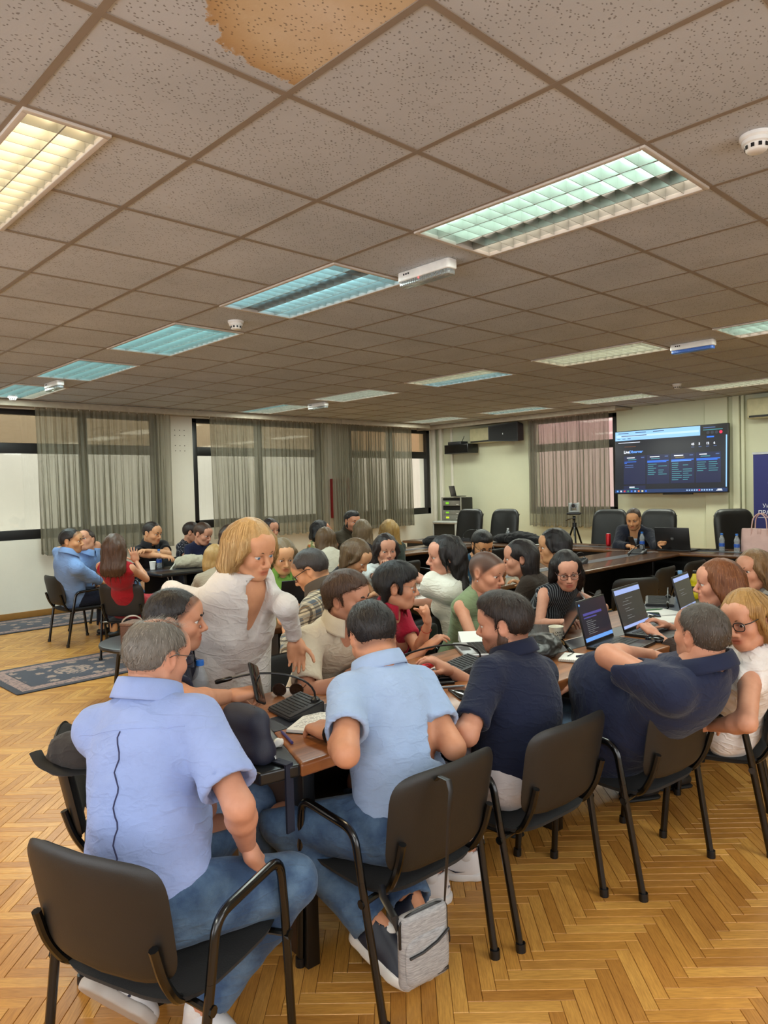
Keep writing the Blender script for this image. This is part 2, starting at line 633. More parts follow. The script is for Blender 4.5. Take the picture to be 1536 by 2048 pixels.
def make_lights():
    fm = plain('light frame metal', srgb(196, 188, 178), 0.35, var=0.04)
    bm_ = plain('louvre metal', srgb(206, 206, 200), 0.28, .85, var=0.03)
    off = plain('dead lamp reflector', srgb(120, 116, 110), 0.4)
    housing = plain('light housing', srgb(170, 168, 160), 0.5)
    cross = {}
    for n, (x, y, w, l, cols, lab) in enumerate(LIGHTS):
        cx, cy_ = x + w / 2, y + l / 2
        root = thing('ceiling_light', lab, 'light', (cx, cy_, CEIL), 0, 'recessed louvre ceiling lights')
        hw, hl = w / 2 - .004, l / 2 - .004
        f = MB()
        e = .022
        for a in ((-hw, hw, -hl, -hl + e), (-hw, hw, hl - e, hl), (-hw, -hw + e, -hl + e, hl - e), (hw - e, hw, -hl + e, hl - e)):
            f.box(*a, -.012, .008, .003)
        f.build('frame', fm, root)
        hs = MB()
        iw, il = hw - e + .002, hl - e + .002
        for a in ((-iw - .004, iw + .004, -il - .004, -il), (-iw - .004, iw + .004, il, il + .004), (-iw - .004, -iw, -il, il), (iw, iw + .004, -il, il)):
            hs.box(*a, 0.006, .085)
        hs.build('housing', housing, root, smooth=False)
        k = len(cols)
        cw = 2 * iw / k
        for q, col in enumerate(cols):
            xa = -iw + q * cw
            p = MB()
            p.grid(lambda s, t_, xa=xa: (xa + cw * s, -il + 2 * il * t_, .06 + .018 * math.sin(math.pi * s)), 6, 1)
            if col is None:
                p.build('lamp_tube', off, root)
            else:
                p.build('lamp_tube', emit('lamp %.2f %.2f %.2f' % col, tuple(.8 * c_ + .2 for c_ in col) + (1,), 2.6), root)
        nb = int(round(l / .085))
        key = round(w, 2)
        if key not in cross:
            b = MB()
            b.box(-iw, iw, -.0012, .0012, -.006, .045)
            cm = bpy.data.meshes.new('louvre_blade'); cm.from_pydata(b.v, [], b.f); cm.materials.append(bm_)
            cross[key] = cm
        for i in range(1, nb):
            o = obj('louvre_blade', cross[key], root)
            o.location = (0, -il + 2 * il * i / nb, 0)
        for q in range(1, k):
            b = MB()
            xx = -iw + q * cw
            b.box(xx - .0025, xx + .0025, -il, il, -.007, .05)
            b.build('louvre_rail', bm_, root, smooth=False)
        ld = bpy.data.lights.new('lamp_light', 'AREA')
        ld.shape = 'RECTANGLE'; ld.size = w * .85; ld.size_y = l * .92
        lit = [c for c in cols if c]
        m = [sum(c[i] for c in lit) / len(lit) for i in range(3)]
        mx = sum(m) / 3
        # the lamps read tinted through the camera; the light they give is closer to white
        wgt = 0.16 if lit[0] not in (AMBER,) else 0.75
        neutral = (0.95, 1.0, 0.90)
        ld.color = tuple((1 - wgt) * neutral[i] + wgt * m[i] / mx for i in range(3))
        ld.energy = LAMP_W * len(lit) / 4
        lo = bpy.data.objects.new('lamp_light', ld)
        C.objects.link(lo)
        lo.parent = root
        lo.location = (0, 0, -.016)


def rough_wall(name, col, bump=0.15, scale=30, var=0.05):
    t = NT(name)
    pos = t.coord('World')
    n1 = t.noise(pos, 1.1, 5.0, 0.6)
    t.link(t.ramp(n1, [(0.3, scale_col(col, 1 - var)), (0.7, scale_col(col, 1 + var))]), t.p.inputs['Base Color'])
    t.p.inputs['Roughness'].default_value = 0.85
    t.p.inputs['Specular IOR Level'].default_value = 0.2
    t.bump(t.noise(pos, scale, 6.0, 0.65), bump, 0.01)
    return t.m


def glass_mat(name, tint, gloss=0.07):
    t = NT(name)
    tr = t.add('ShaderNodeBsdfTransparent'); tr.inputs[0].default_value = tint
    gl = t.add('ShaderNodeBsdfGlossy'); gl.inputs['Roughness'].default_value = 0.03
    mx = t.add('ShaderNodeMixShader'); mx.inputs[0].default_value = gloss
    t.link(tr.outputs[0], mx.inputs[1]); t.link(gl.outputs[0], mx.inputs[2])
    t.link(mx.outputs[0], t.out.inputs[0])
    return t.m


def window(name, a0, a1, z0, zt, z1, axis, pos, mulls, tint_top, lab=None):
    """a frame along an axis; the panes stand in it"""
    fm = plain('window frame paint', srgb(22, 20, 20), 0.4, var=0.1)
    root = bpy.data.objects.new(name, None); C.objects.link(root); struct(root)

    def bx(u0, u1, za, zb, d0, d1, e=.006):
        b = MB()
        if axis == 'x':
            return b.box(u0, u1, pos + d0, pos + d1, za, zb, e)
        return b.box(pos + d0, pos + d1, u0, u1, za, zb, e)
    fr = MB()
    for part in (bx(a0, a1, z0, z0 + .13, .02, .12), bx(a0, a1, z1 - .07, z1, .02, .12), bx(a0, a0 + .09, z0, z1, .02, .12), bx(a1 - .09, a1, z0, z1, .02, .12)):
        fr.add(part.v, part.f)
    fr.build('window_frame', fm, root)
    bx(a0 + .09, a1 - .09, zt, zt + .14, .025, .115).build('transom', fm, root)
    for m in mulls:
        bx(m - .055, m + .055, z0 + .13, z1 - .07, .022, .118).build('mullion', fm, root)
    edges = [a0 + .09] + [q for m in mulls for q in (m - .055, m + .055)] + [a1 - .09]
    gm = glass_mat(name + ' glass', (0.93, 0.95, 0.94, 1))
    gt = glass_mat(name + ' tinted glass', tint_top)
    for i in range(0, len(edges), 2):
        bx(edges[i], edges[i + 1], z0 + .13, zt, .065, .071, 0).build('pane', gm, root, smooth=False)
        bx(edges[i], edges[i + 1], zt + .14, z1 - .07, .065, .071, 0).build('pane', gt, root, smooth=False)
    return root


def curtain_mat():
    t = NT('sheer curtain')
    co = t.coord('Object')
    w = t.noise(co, 3.0, 4.0, 0.6, (14.0, 14.0, 0.5))
    c = t.ramp(w, [(0.3, srgb(140, 137, 120)), (0.7, srgb(172, 168, 152))])
    df = t.add('ShaderNodeBsdfDiffuse'); t.link(c, df.inputs[0])
    tl = t.add('ShaderNodeBsdfTranslucent'); t.link(c, tl.inputs[0])
    m1 = t.add('ShaderNodeMixShader'); m1.inputs[0].default_value = 0.45
    t.link(df.outputs[0], m1.inputs[1]); t.link(tl.outputs[0], m1.inputs[2])
    tr = t.add('ShaderNodeBsdfTransparent'); tr.inputs[0].default_value = (0.95, 0.94, 0.9, 1)
    m2 = t.add('ShaderNodeMixShader')
    hem = t.add('ShaderNodeSeparateXYZ'); t.link(co, hem.inputs[0])
    fac = t.ramp(hem.outputs['Z'], [(0.0, (0.16, 0.16, 0.16, 1)), (0.055, (0.16, 0.16, 0.16, 1)), (0.06, (0.36, 0.36, 0.36, 1))])
    t.link(fac, m2.inputs[0])
    t.link(m1.outputs[0], m2.inputs[1]); t.link(tr.outputs[0], m2.inputs[2])
    t.link(m2.outputs[0], t.out.inputs[0])
    return t.m


def curtain(label, a0, a1, ztop, zhem, axis, pos, folds, amp, seed, gather=None):
    rg = np.random.default_rng(seed)
    n = int(folds * 10)
    ph = np.cumsum(rg.uniform(.55, 1.45, folds + 3)); ph = ph / ph[-1]
    am = rg.uniform(.55, 1.3, folds + 3)
    ss = np.linspace(0, 1, n + 1)
    lvl = 9
    verts = []
    ks = np.arange(folds + 3) + 1.0
    for j in range(lvl + 1):
        tz = j / lvl
        z = ztop + (zhem - ztop) * tz
        cyc = np.interp(ss, np.concatenate([[0], ph]), np.concatenate([[0], ks]))
        a_i = np.interp(ss, np.concatenate([[0], ph]), np.concatenate([[1], am]))
        th = 2 * np.pi * cyc + .25 * np.sin(3 * tz + cyc)
        width = (a1 - a0) * (1 - (.02 if gather is None else gather) * tz)
        off = amp * a_i * (0.45 + 0.55 * tz) * np.sin(th)
        along = a0 + (a1 - a0 - width) * .5 + width * ss + .55 * amp * a_i * np.sin(2 * th) * (.3 + .7 * tz)
        dz = .012 * np.sin(th * .5) * (tz > .9)
        for k in range(n + 1):
            verts.append((along[k], off[k], z - zhem + dz[k]) if axis == 'x' else (off[k], along[k], z - zhem + dz[k]))
    Q = np.array([(j * (n + 1) + k, j * (n + 1) + k + 1, (j + 1) * (n + 1) + k + 1, (j + 1) * (n + 1) + k) for j in range(lvl) for k in range(n)])
    me = np_mesh('sheer_curtain', np.array(verts), Q)
    me.materials.append(MATS['curtain'])
    o = obj('sheer_curtain', me)
    o.location = (0, pos, zhem) if axis == 'x' else (pos, 0, zhem)
    tag(o, label, 'curtain', 'sheer curtains')
    # curtain hooks
    b = MB()
    for k in range(0, n, 14):
        p = verts[k]
        b.box(p[0] - .006, p[0] + .006, p[1] - .006, p[1] + .006, p[2] - .01, p[2] + .035)
    b.build('curtain_hook', plain('hook plastic', srgb(200, 196, 186), .5), o, smooth=False)
    return o


def make_room():
    wl = rough_wall('window wall paint', srgb(224, 220, 206), 0.10, 26)
    wt = rough_wall('screen wall paint', srgb(204, 205, 178), 0.10, 26)
    wn = rough_wall('plain wall paint', srgb(206, 198, 180), 0.10, 26)
    zs, zh = 1.05, 2.80
    # window wall (y = Y1), openings left free
    b = MB()
    WX = [(0.0, 4.42), (5.0, 7.62), (8.28, 10.56)]
    b.box(X0 - .3, X1 + .3, Y1, Y1 + .32, -.1, zs)
    b.box(X0 - .3, X1 + .3, Y1, Y1 + .32, zh, CEIL + .3)
    xs = [X0 - .3] + [q for w in WX for q in w] + [X1 + .3]
    for i in range(0, len(xs), 2):
        b.box(xs[i], xs[i + 1], Y1, Y1 + .32, zs, zh)
    struct(b.build('wall_left', wl, smooth=False))
    # screen wall (x = X1)
    b = MB()
    ya, yb = 4.34, 6.14
    b.box(X1, X1 + .32, Y0 - .3, ya, -.1, CEIL + .3)
    b.box(X1, X1 + .32, yb, Y1, -.1, CEIL + .3)
    b.box(X1, X1 + .32, ya, yb, -.1, zs)
    b.box(X1, X1 + .32, ya, yb, zh, CEIL + .3)
    struct(b.build('wall_back', wt, smooth=False))
    # the walls behind the photographer have windows too
    b = MB()
    ws = [(-3.6, -0.9), (-0.4, 2.3), (2.8, 5.5)]
    b.box(X0 - .3, X0, Y0 - .3, Y1, -.1, .95)
    b.box(X0 - .3, X0, Y0 - .3, Y1, zh, CEIL + .3)
    ys = [Y0 - .3] + [q for w_ in ws for q in w_] + [Y1]
    for i in range(0, len(ys), 2):
        b.box(X0 - .3, X0, ys[i], ys[i + 1], .95, zh)
    struct(b.build('wall_front', wn, smooth=False))
    b = MB()
    ws2 = [(-2.6, -0.2), (0.3, 2.7)]
    b.box(X0, X1, Y0 - .3, Y0, -.1, .95)
    b.box(X0, X1, Y0 - .3, Y0, zh, CEIL + .3)
    xs = [X0] + [q for w_ in ws2 for q in w_] + [X1]
    for i in range(0, len(xs), 2):
        b.box(xs[i], xs[i + 1], Y0 - .3, Y0, .95, zh)
    struct(b.build('wall_right', wn, smooth=False))
    # column and casings
    struct(MB().box(10.685, X1, 2.48, 2.82, 0, CEIL, .004).build('trim_1', wt))
    struct(MB().box(10.66, X1, 2.30, 2.40, 0, CEIL, .01).build('trim_2', wt))
    struct(MB().box(10.69, X1, 2.24, 2.29, 0, CEIL, .01).build('trim_3', wt))
    struct(MB().box(10.60, 10.66, 8.42, Y1, 0, CEIL, .012).build('trim_4', wl))
    struct(MB().box(10.67, X1, 8.28, 8.36, 0, CEIL, .012).build('trim_5', wl))
    struct(MB().box(10.71, X1, 8.02, 8.07, 0, CEIL, .006).build('trim_6', wl))
    # baseboards
    bw = plain('baseboard wood', srgb(150, 106, 50), 0.45)
    struct(MB().box(X0, X1, Y1 - .018, Y1, 0, .085, .004).build('baseboard_left', bw))
    struct(MB().box(X1 - .018, X1, Y0, Y1 - .02, 0, .085, .004).build('baseboard_back', bw))
    # curtain boxes
    pm = plain('pelmet paint', srgb(168, 158, 140), 0.6)
    b = MB()
    for xa, xb in ((X0, 4.72), (4.725, 7.62), (7.625, 9.95)):
        b.box(xa, xb, 7.93, 7.96, 2.775, CEIL - .004, .003)
    b.box(X0, 9.95, 7.96, Y1, CEIL - .04, CEIL - .012)
    struct(b.build('trim_7', pm))
    b = MB()
    b.box(10.16, 10.19, 4.05, 8.5, 2.775, CEIL - .004, .003)
    b.box(10.19, X1, 4.05, 8.5, CEIL - .04, CEIL - .012)
    struct(b.build('trim_8', pm))
    # windows
    window('window_1', 0.0, 4.42, zs, 2.21, zh, 'x', Y1, [1.7, 3.3], (0.62, 0.56, 0.47, 1))
    window('window_2', 5.0, 7.62, zs, 2.21, zh, 'x', Y1, [6.28], (0.62, 0.56, 0.47, 1))
    window('window_3', 8.28, 10.56, zs, 2.21, zh, 'x', Y1, [9.42], (0.66, 0.56, 0.44, 1))
    window('window_4', ya, yb, zs, 2.21, zh, 'y', X1, [], (0.86, 0.80, 0.80, 1))
    # the facades across the light well
    st = rough_wall('roughcast', srgb(196, 190, 174), 0.9, 9, 0.04)
    struct(MB().box(-8, 14, 10.3, 10.6, -3, 5.2).build('exterior_wall', st, smooth=False))
    st2 = rough_wall('pink facade', srgb(206, 176, 172), 0.5, 12, 0.04)
    struct(MB().box(12.6, 12.9, -2, 10.3, -3, 5.2).build('exterior_wall', st2, smooth=False))
    # curtains
    MATS['curtain'] = curtain_mat()
    curtain('sheer curtain at the left window, hanging behind the blue shirted men', 2.56, 4.50, 2.80, .84, 'x', 8.24, 19, .045, 3)
    curtain('wide sheer curtain over the middle window behind the standing blonde woman', 5.16, 7.55, 2.80, .87, 'x', 8.24, 25, .040, 5)
    curtain('sheer curtain bunched over the wall pier and the red cabinet', 7.60, 8.30, 2.80, .82, 'x', 8.17, 13, .045, 8)
    curtain('sheer curtain of the corner window, beside the equipment rack', 8.36, 9.74, 2.80, .86, 'x', 8.26, 17, .05, 12)
    curtain('white pinkish sheer curtain behind the camera tripod', 4.40, 6.06, 2.80, .83, 'y', 10.60, 18, .05, 21)
    # dots of old fixings on the pier between the windows
    hm = plain('plug hole', srgb(90, 84, 74), .9)
    b = MB()
    for xx in (4.70, 4.78, 4.86):
        for zz in (2.28, 2.36, 2.52, 2.60):
            b.cyl((xx, Y1 + .001, zz), (xx, Y1 - .002, zz), .008, 8)
    struct(b.build('trim_9', hm))
    make_rugs()


def rug_mat(ln, wd):
    t = NT('runner rug %.1f' % ln)
    co = t.coord('Object')
    sp = t.add('ShaderNodeSeparateXYZ'); t.link(co, sp.inputs[0])
    ay = t.math('ABSOLUTE', sp.outputs['Y']); ax = t.math('ABSOLUTE', sp.outputs['X'])
    dx = t.math('SUBTRACT', ln / 2, ax); dy = t.math('SUBTRACT', wd / 2, ay)
    d = t.math('MINIMUM', dx, dy)
    # motifs: a row of flowers with scattered small ones
    mp = t.add('ShaderNodeMapping'); mp.inputs['Scale'].default_value = (2.4, 2.4, 0)
    t.link(co, mp.inputs[0])
    vo = t.add('ShaderNodeTexVoronoi', voronoi_dimensions='2D'); vo.inputs['Randomness'].default_value = .7
    vo.inputs['Scale'].default_value = 2.2
    t.link(mp.outputs[0], vo.inputs['Vector'])
    nz = t.noise(co, 46.0, 2.0)
    dd = t.math('ADD', vo.outputs['Distance'], t.math('MULTIPLY', t.math('SUBTRACT', nz, .5), .5))
    flower = t.math('LESS_THAN', dd, .22)
    # big medallions every 1.1 m
    mx_ = t.math('SUBTRACT', t.math('FRACT', t.math('ADD', t.math('DIVIDE', sp.outputs['X'], 1.1), 0.72)), .5)
    r2 = t.math('SQRT', t.math('ADD', t.math('POWER', t.math('MULTIPLY', mx_, 1.1), 2.0), t.math('POWER', sp.outputs['Y'], 2.0)))
    med = t.math('MULTIPLY', t.math('LESS_THAN', r2, .17), t.math('GREATER_THAN', t.noise(co, 30.0, 2.0), .47))
    mot = t.math('MAXIMUM', med, t.math('MULTIPLY', flower, t.math('GREATER_THAN', r2, .2)))
    field = t.mix(mot, srgb(38, 44, 60), srgb(150, 126, 112))
    edge = t.mix(t.math('GREATER_THAN', t.noise(co, 40, 2.0), .56), srgb(152, 122, 112), srgb(98, 80, 82))
    col = t.mix(t.math('LESS_THAN', d, .17), field, edge)
    col = t.mix(t.math('LESS_THAN', d, .062), col, srgb(30, 33, 46))
    col = t.mix(t.math('LESS_THAN', t.math('ABSOLUTE', t.math('SUBTRACT', d, .175)), .008), col, srgb(30, 33, 46))
    t.link(col, t.p.inputs['Base Color'])
    t.p.inputs['Roughness'].default_value = .95
    t.p.inputs['Sheen Weight'].default_value = .2
    t.bump(t.noise(co, 400, 2.0), .4, .004)
    return t.m


def make_rugs():
    for lab, cx, cy_, ln, wd, rz in (('dark blue floral runner rug behind the small round table', 3.05, 4.98, 4.0, 1.02, .012),
                                     ('dark blue floral runner rug along the window wall', 2.0, 7.92, 5.2, 1.0, 0.0)):
        b = MB().rbox(-ln / 2, ln / 2, -wd / 2, wd / 2, 0.0005, .009, .02, .004, 3)
        o = b.build('runner_rug', rug_mat(ln, wd))
        o.location = (cx, cy_, 0); o.rotation_euler = (0, 0, rz)
        tag(o, lab, 'rug', 'runner rugs')


make_floor()
make_ceiling()
make_lights()
make_room()
# ================================================================== furniture
BLK = plain('black tube paint', srgb(9, 9, 9), 0.2, var=0.06, spec=0.6)
PLA = plain('black plastic', srgb(27, 25, 23), 0.48, var=0.08, bump=0.12, bscale=240)
FAB = plain('black chair fabric', srgb(13, 13, 14), 0.95, var=0.1, bump=0.3, bscale=300, sheen=0.03)
LEA = plain('black leather', srgb(19, 19, 20), 0.42, var=0.12, bump=0.18, bscale=90)
DARK = plain('dark plastic', srgb(18, 18, 20), 0.35)
DGREY = plain('dark grey plastic', srgb(48, 49, 52), 0.45)
SILV = plain('silver metal', srgb(176, 178, 180), 0.32, 0.7)
WHT = plain('white plastic', srgb(226, 226, 222), 0.4)
PAPER = plain('white paper', srgb(232, 232, 226), 0.8, var=0.03)
BLUECAP = plain('blue cap plastic', srgb(36, 104, 190), 0.4)


def slab(a, b, nexp, th, half=0, bulge=0.0, curve=0.0, rings=7, seg=40, taper=0.0):
    """a rounded-rectangle cushion in the local y (width), z (height) plane; x is the thickness.
    half: 0 both faces, +1 the front face only, -1 the rear face only (closed by a flat face)"""
    vs_, fs_ = [], []
    rr = [math.sin(math.pi / 2 * k / rings) for k in range(rings + 1)]

    def ring(r, side):
        out = []
        for k in range(seg):
            an = 2 * math.pi * k / seg
            c, s = math.cos(an), math.sin(an)
            y = a * r * math.copysign(abs(c) ** (2 / nexp), c)
            z = b * r * math.copysign(abs(s) ** (2 / nexp), s)
            y *= 1 - taper * (1 - (z / b + 1) / 2)
            x = side * (th / 2) * (max(0.0, 1 - r ** 10)) ** 0.5 + side * bulge * (1 - r * r)
            x += curve * (y / a) ** 2
            out.append((x, y, z))
        return out
    loops = []
    if half >= 0:
        for r in rr[1:]:
            loops.append(ring(r, 1))
        if half == 0:
            for r in reversed(rr[1:-1]):
                loops.append(ring(r, -1))
        else:
            for r in reversed(rr[1:-1]):
                loops.append([(curve * (y / a) ** 2 + 0.0, y, z) for (x, y, z) in ring(r, 0)])
    else:
        for r in rr[1:]:
            loops.append([(curve * (y / a) ** 2, y, z) for (x, y, z) in ring(r, 0)])
        for r in reversed(rr[1:-1]):
            loops.append(ring(r, -1))
    for lp in loops:
        vs_.extend(lp)
    n = seg
    for i in range(len(loops) - 1):
        for k in range(n):
            k2 = (k + 1) % n
            fs_.append((i * n + k, (i + 1) * n + k, (i + 1) * n + k2, i * n + k2))
    fs_.append(tuple(range(n)))
    fs_.append(tuple((len(loops) - 1) * n + k for k in range(n - 1, -1, -1)))
    b_ = MB()
    b_.add(vs_, fs_)
    return b_


def arc_pts(pts, r, n=5):
    """polyline with rounded corners"""
    P = [Vector(p) for p in pts]
    out = [P[0]]
    for i in range(1, len(P) - 1):
        a, b, c = P[i - 1], P[i], P[i + 1]
        d1 = (a - b).normalized(); d2 = (c - b).normalized()
        rr = min(r, (a - b).length * .45, (c - b).length * .45)
        p0, p1 = b + d1 * rr, b + d2 * rr
        for k in range(n + 1):
            t = k / n
            out.append(p0 * (1 - t) ** 2 + b * 2 * t * (1 - t) + p1 * t ** 2)
    out.append(P[-1])
    return out


def make_chair(name, label, loc, rz, arms=True, group='black visitor chairs'):
    t = thing(name, label, 'chair', loc, rz, group)
    # seat: upholstered pad over a plastic pan, its corners rounded
    st = slab(.235, .225, 4.0, .06, 1, .008, 0, 6, 36)
    st.xf(T(0.015, 0, .392) @ Matrix.Rotation(-math.pi / 2, 4, 'Y') @ Matrix.Rotation(math.pi, 4, 'Z'))
    st.build('seat', FAB, t, angle=60)
    pn = slab(.232, .222, 4.0, .035, 1, .0, 0, 4, 36)
    pn.xf(T(0.015, 0, .391) @ Matrix.Rotation(math.pi / 2, 4, 'Y'))
    pn.build('seat_pan', PLA, t, angle=60)
    M = T(-.258, 0, .598) @ Matrix.Rotation(math.radians(-11), 4, 'Y')
    bk = slab(.226, .158, 5.2, .05, 1, .006, .030, 6, 40, .06).xf(M)
    bk.build('backrest', FAB, t, angle=60)
    sh = slab(.234, .165, 5.2, .036, -1, .004, .030, 6, 40, .06).xf(M)
    sh.build('back_shell', PLA, t, angle=60)
    for s in (-1, 1):
        b = MB()
        b.tube(arc_pts([(.02, s * .15, .370), (-.175, s * .185, .370), (-.236, s * .195, .47), (-.262, s * .195, .56)], .06), .0125, 8, flat=1.0)
        b.build('back_bracket', BLK, t)
        if arms:
            a = MB().tube(arc_pts([(.165, s * .262, .45), (.150, s * .262, .592), (-.120, s * .262, .575), (-.150, s * .262, .43)], .05, 6), .0145, 10, flat=.8)
            a.build('armrest', BLK, t)
            top_f, top_r = (.165, s * .262, .45), (-.150, s * .262, .43)
        else:
            top_f, top_r = (.170, s * .235, .405), (-.150, s * .235, .405)
            a = MB().tube([top_f, top_r], .012, 8); a.build('side_rail', BLK, t)
        for (top, foot) in ((top_f, (.205, s * .250, 0)), (top_r, (-.225, s * .250, 0))):
            b = MB().tube([top, foot], .0145, 10, flat=.8)
            b.build('leg', BLK, t)
            f = MB().cyl((foot[0], foot[1], 0), (foot[0] * .994, foot[1] * 1.0, .03), .0175, 10)
            f.build('foot_cap', DARK, t)
        for xx in (.172, -.157):
            b = MB().cyl((xx, s * .258, .368), (xx * .9, s * .16, .368), .010, 8)
            b.cyl((xx, s * .275, .368), (xx, s * .258, .368), .014, 8)
            b.build('seat_support', BLK, t)
    return t


def slab_poly(pts, z0, z1):
    n = len(pts)
    return MB().add([(x, y, z0) for x, y in pts] + [(x, y, z1) for x, y in pts],
                    [tuple(range(n - 1, -1, -1)), tuple(range(n, 2 * n))] + [(i, (i + 1) % n, n + (i + 1) % n, n + i) for i in range(n)])


def veneer(name, c0, c1, axis='x', rough=.22):
    t = NT(name)
    co = t.coord('World')
    sc = (1.2, 16, 4) if axis == 'x' else (16, 1.2, 4)
    g = t.noise(co, 2.4, 6.0, .62, sc)
    g2 = t.noise(co, 1.0, 2.0, .5, (sc[0] * .5, sc[1] * .3, 1))
    col = t.ramp(g, [(.32, c0), (.66, c1)])
    col = t.mix(.5, col, t.ramp(g2, [(.3, (.78, .74, .7, 1)), (.7, (1.12, 1.1, 1.08, 1))]), 'MULTIPLY')
    t.link(col, t.p.inputs['Base Color'])
    t.p.inputs['Roughness'].default_value = rough
    t.p.inputs['Coat Weight'].default_value = .15
    t.p.inputs['Coat Roughness'].default_value = .12
    return t.m


VEN = veneer('table veneer', srgb(116, 68, 36), srgb(166, 106, 60), 'x', .34)
VEN2 = veneer('dark walnut veneer', srgb(66, 42, 26), srgb(104, 70, 44))
VEN2Y = veneer('dark walnut veneer crosswise', srgb(66, 42, 26), srgb(104, 70, 44), 'y')
INL = plain('black leatherette inlay', srgb(38, 42, 52), 0.38, var=.1, bump=.1, bscale=200)
LAM = plain('black laminate', srgb(16, 16, 17), .32)
BROWNPANEL = plain('brown panel', srgb(58, 36, 18), .5, var=.15)


def conference_table(label, x0, x1, y0, y1, ven, axis='x', end=None, legs=None):
    """top of two veneered leaves with a black inlay between them, on panel legs"""
    t = thing('conference_table', label, 'table', ((x0 + x1) / 2, (y0 + y1) / 2, 0), 0, 'conference tables of the meeting room')
    ox, oy = (x0 + x1) / 2, (y0 + y1) / 2
    zt, zb = .76, .722
    hx, hy = (x1 - x0) / 2, (y1 - y0) / 2
    if axis == 'x':
        MB().rbox(-hx, hx, -hy, -.075, zb, zt, .012, .012, 3).build('tabletop', ven, t)
        MB().rbox(-hx, hx, .075, hy, zb, zt, .012, .012, 3).build('tabletop', ven, t)
        MB().box(-hx, hx, -.0745, .0745, zb, zt - .001).build('inlay_strip', INL, t, smooth=False)
        MB().box(-hx + .1, hx - .1, .22, .24, .12, zb).build('modesty_panel', LAM, t, smooth=False)
        xs = legs if legs else [-hx + .35, 0, hx - .35]
        for lx in xs:
            b = MB().box(lx - .02, lx + .02, -.24, .22, .0, zb, .004)
            lp = b.build('leg_panel', LAM, t)
    else:
        MB().rbox(-hx, -.075, -hy, hy, zb, zt, .012, .012, 3).build('tabletop', ven, t)
        MB().rbox(.075, hx, -hy, hy, zb, zt, .012, .012, 3).build('tabletop', ven, t)
        MB().box(-.0745, .0745, -hy, hy, zb, zt - .001).build('inlay_strip', INL, t, smooth=False)
        MB().box(-.30, -.28, -hy + .05, hy - .05, .06, zb).build('modesty_panel', LAM, t, smooth=False)
        for ly in (-hy + .3, 0, hy - .3):
            MB().box(-.28, .26, ly - .02, ly + .02, 0, zb, .004).build('leg_panel', LAM, t)
    return t


def near_table():
    t = thing('conference_table', 'long reddish wooden conference table with black end block, nearest to the viewer', 'table', (.0189, .0299, 0), -.06)
    zt, zb = .76, .72
    yn, yf, x1 = -.09, .68, 4.45
    bl = slab_poly([(.49, yn), (.36, yn + .02), (.335, .1), (.35, .3), (.40, .52), (.45, yf - .02), (.49, yf), (.62, .30)], zb, zt)
    o = bl.build('end_block', plain('black vinyl top', srgb(20, 22, 24), .28, var=.08), t, smooth=False)
    bm_ = bmesh.new(); bm_.from_mesh(o.data)
    bmesh.ops.bevel(bm_, geom=[e for e in bm_.edges], offset=.008, segments=3, profile=.6, affect='EDGES')
    bm_.to_mesh(o.data); bm_.free(); o.data.shade_smooth(); o.data.set_sharp_from_angle(angle=.7)
    # two veneered leaves, each with eased edges that overhang a little
    for pts, nm, m in (([(.492, yn), (3.52, yn), (3.40, .228), (.59, .228)], 'tabletop', VEN), ([(.59, .372), (3.40, .372), (3.52, yf), (.492, yf)], 'tabletop', VEN),
                       ):
        o = slab_poly(pts, zb - .005, zt).build(nm, m, t, smooth=False)
        bm_ = bmesh.new(); bm_.from_mesh(o.data)
        bmesh.ops.bevel(bm_, geom=[e for e in bm_.edges], offset=.011, segments=3, profile=.6, affect='EDGES')
        bm_.to_mesh(o.data); bm_.free(); o.data.shade_smooth(); o.data.set_sharp_from_angle(angle=.7)
    slab_poly([(.598, .2285), (3.40, .2285), (3.40, .3715), (.598, .3715)], zb, zt - .001).build('inlay_strip', INL, t, smooth=False)
    for bl in (slab_poly([(3.524, yn), (x1 - .1, yn), (x1, .05), (x1, .54), (x1 - .1, yf), (3.524, yf), (3.405, .30)], zb, zt),):
        bl.build('end_block', INL, t, smooth=False)
    MB().box(.60, .625, .10, .60, 0, zb, .003).build('end_panel', BROWNPANEL, t)
    MB().box(.585, .635, .045, .10, 0, zb, .004).build('leg_panel', LAM, t)
    MB().box(.585, .635, .60, .64, 0, zb, .004).build('leg_panel', LAM, t)
    MB().box(.64, 4.1, .30, .318, .16, zb).build('modesty_panel', LAM, t, smooth=False)
    for x in (2.0, 3.6, 4.2):
        MB().box(x - .025, x + .025, .06, .60, 0, zb - .006, .004).build('leg_panel', LAM, t)
    # pale scuffs along the front edge
    sc = plain('worn edge', srgb(206, 190, 164), .7, var=.3)
    b = MB()
    rg = random.Random(4)
    for k in range(70):
        x = rg.choice([rg.uniform(.7, .95), rg.uniform(1.25, 1.5), rg.uniform(1.75, 2.2)])
        w = rg.uniform(.004, .02)
        y = yn + .004 + rg.uniform(0, .012)
        b.box(x, x + w, y, y + rg.uniform(.001, .003), zt - .0008, zt + .0004)
    b.build('edge_scuff', sc, t, smooth=False)['kind'] = 'stuff'
    return t


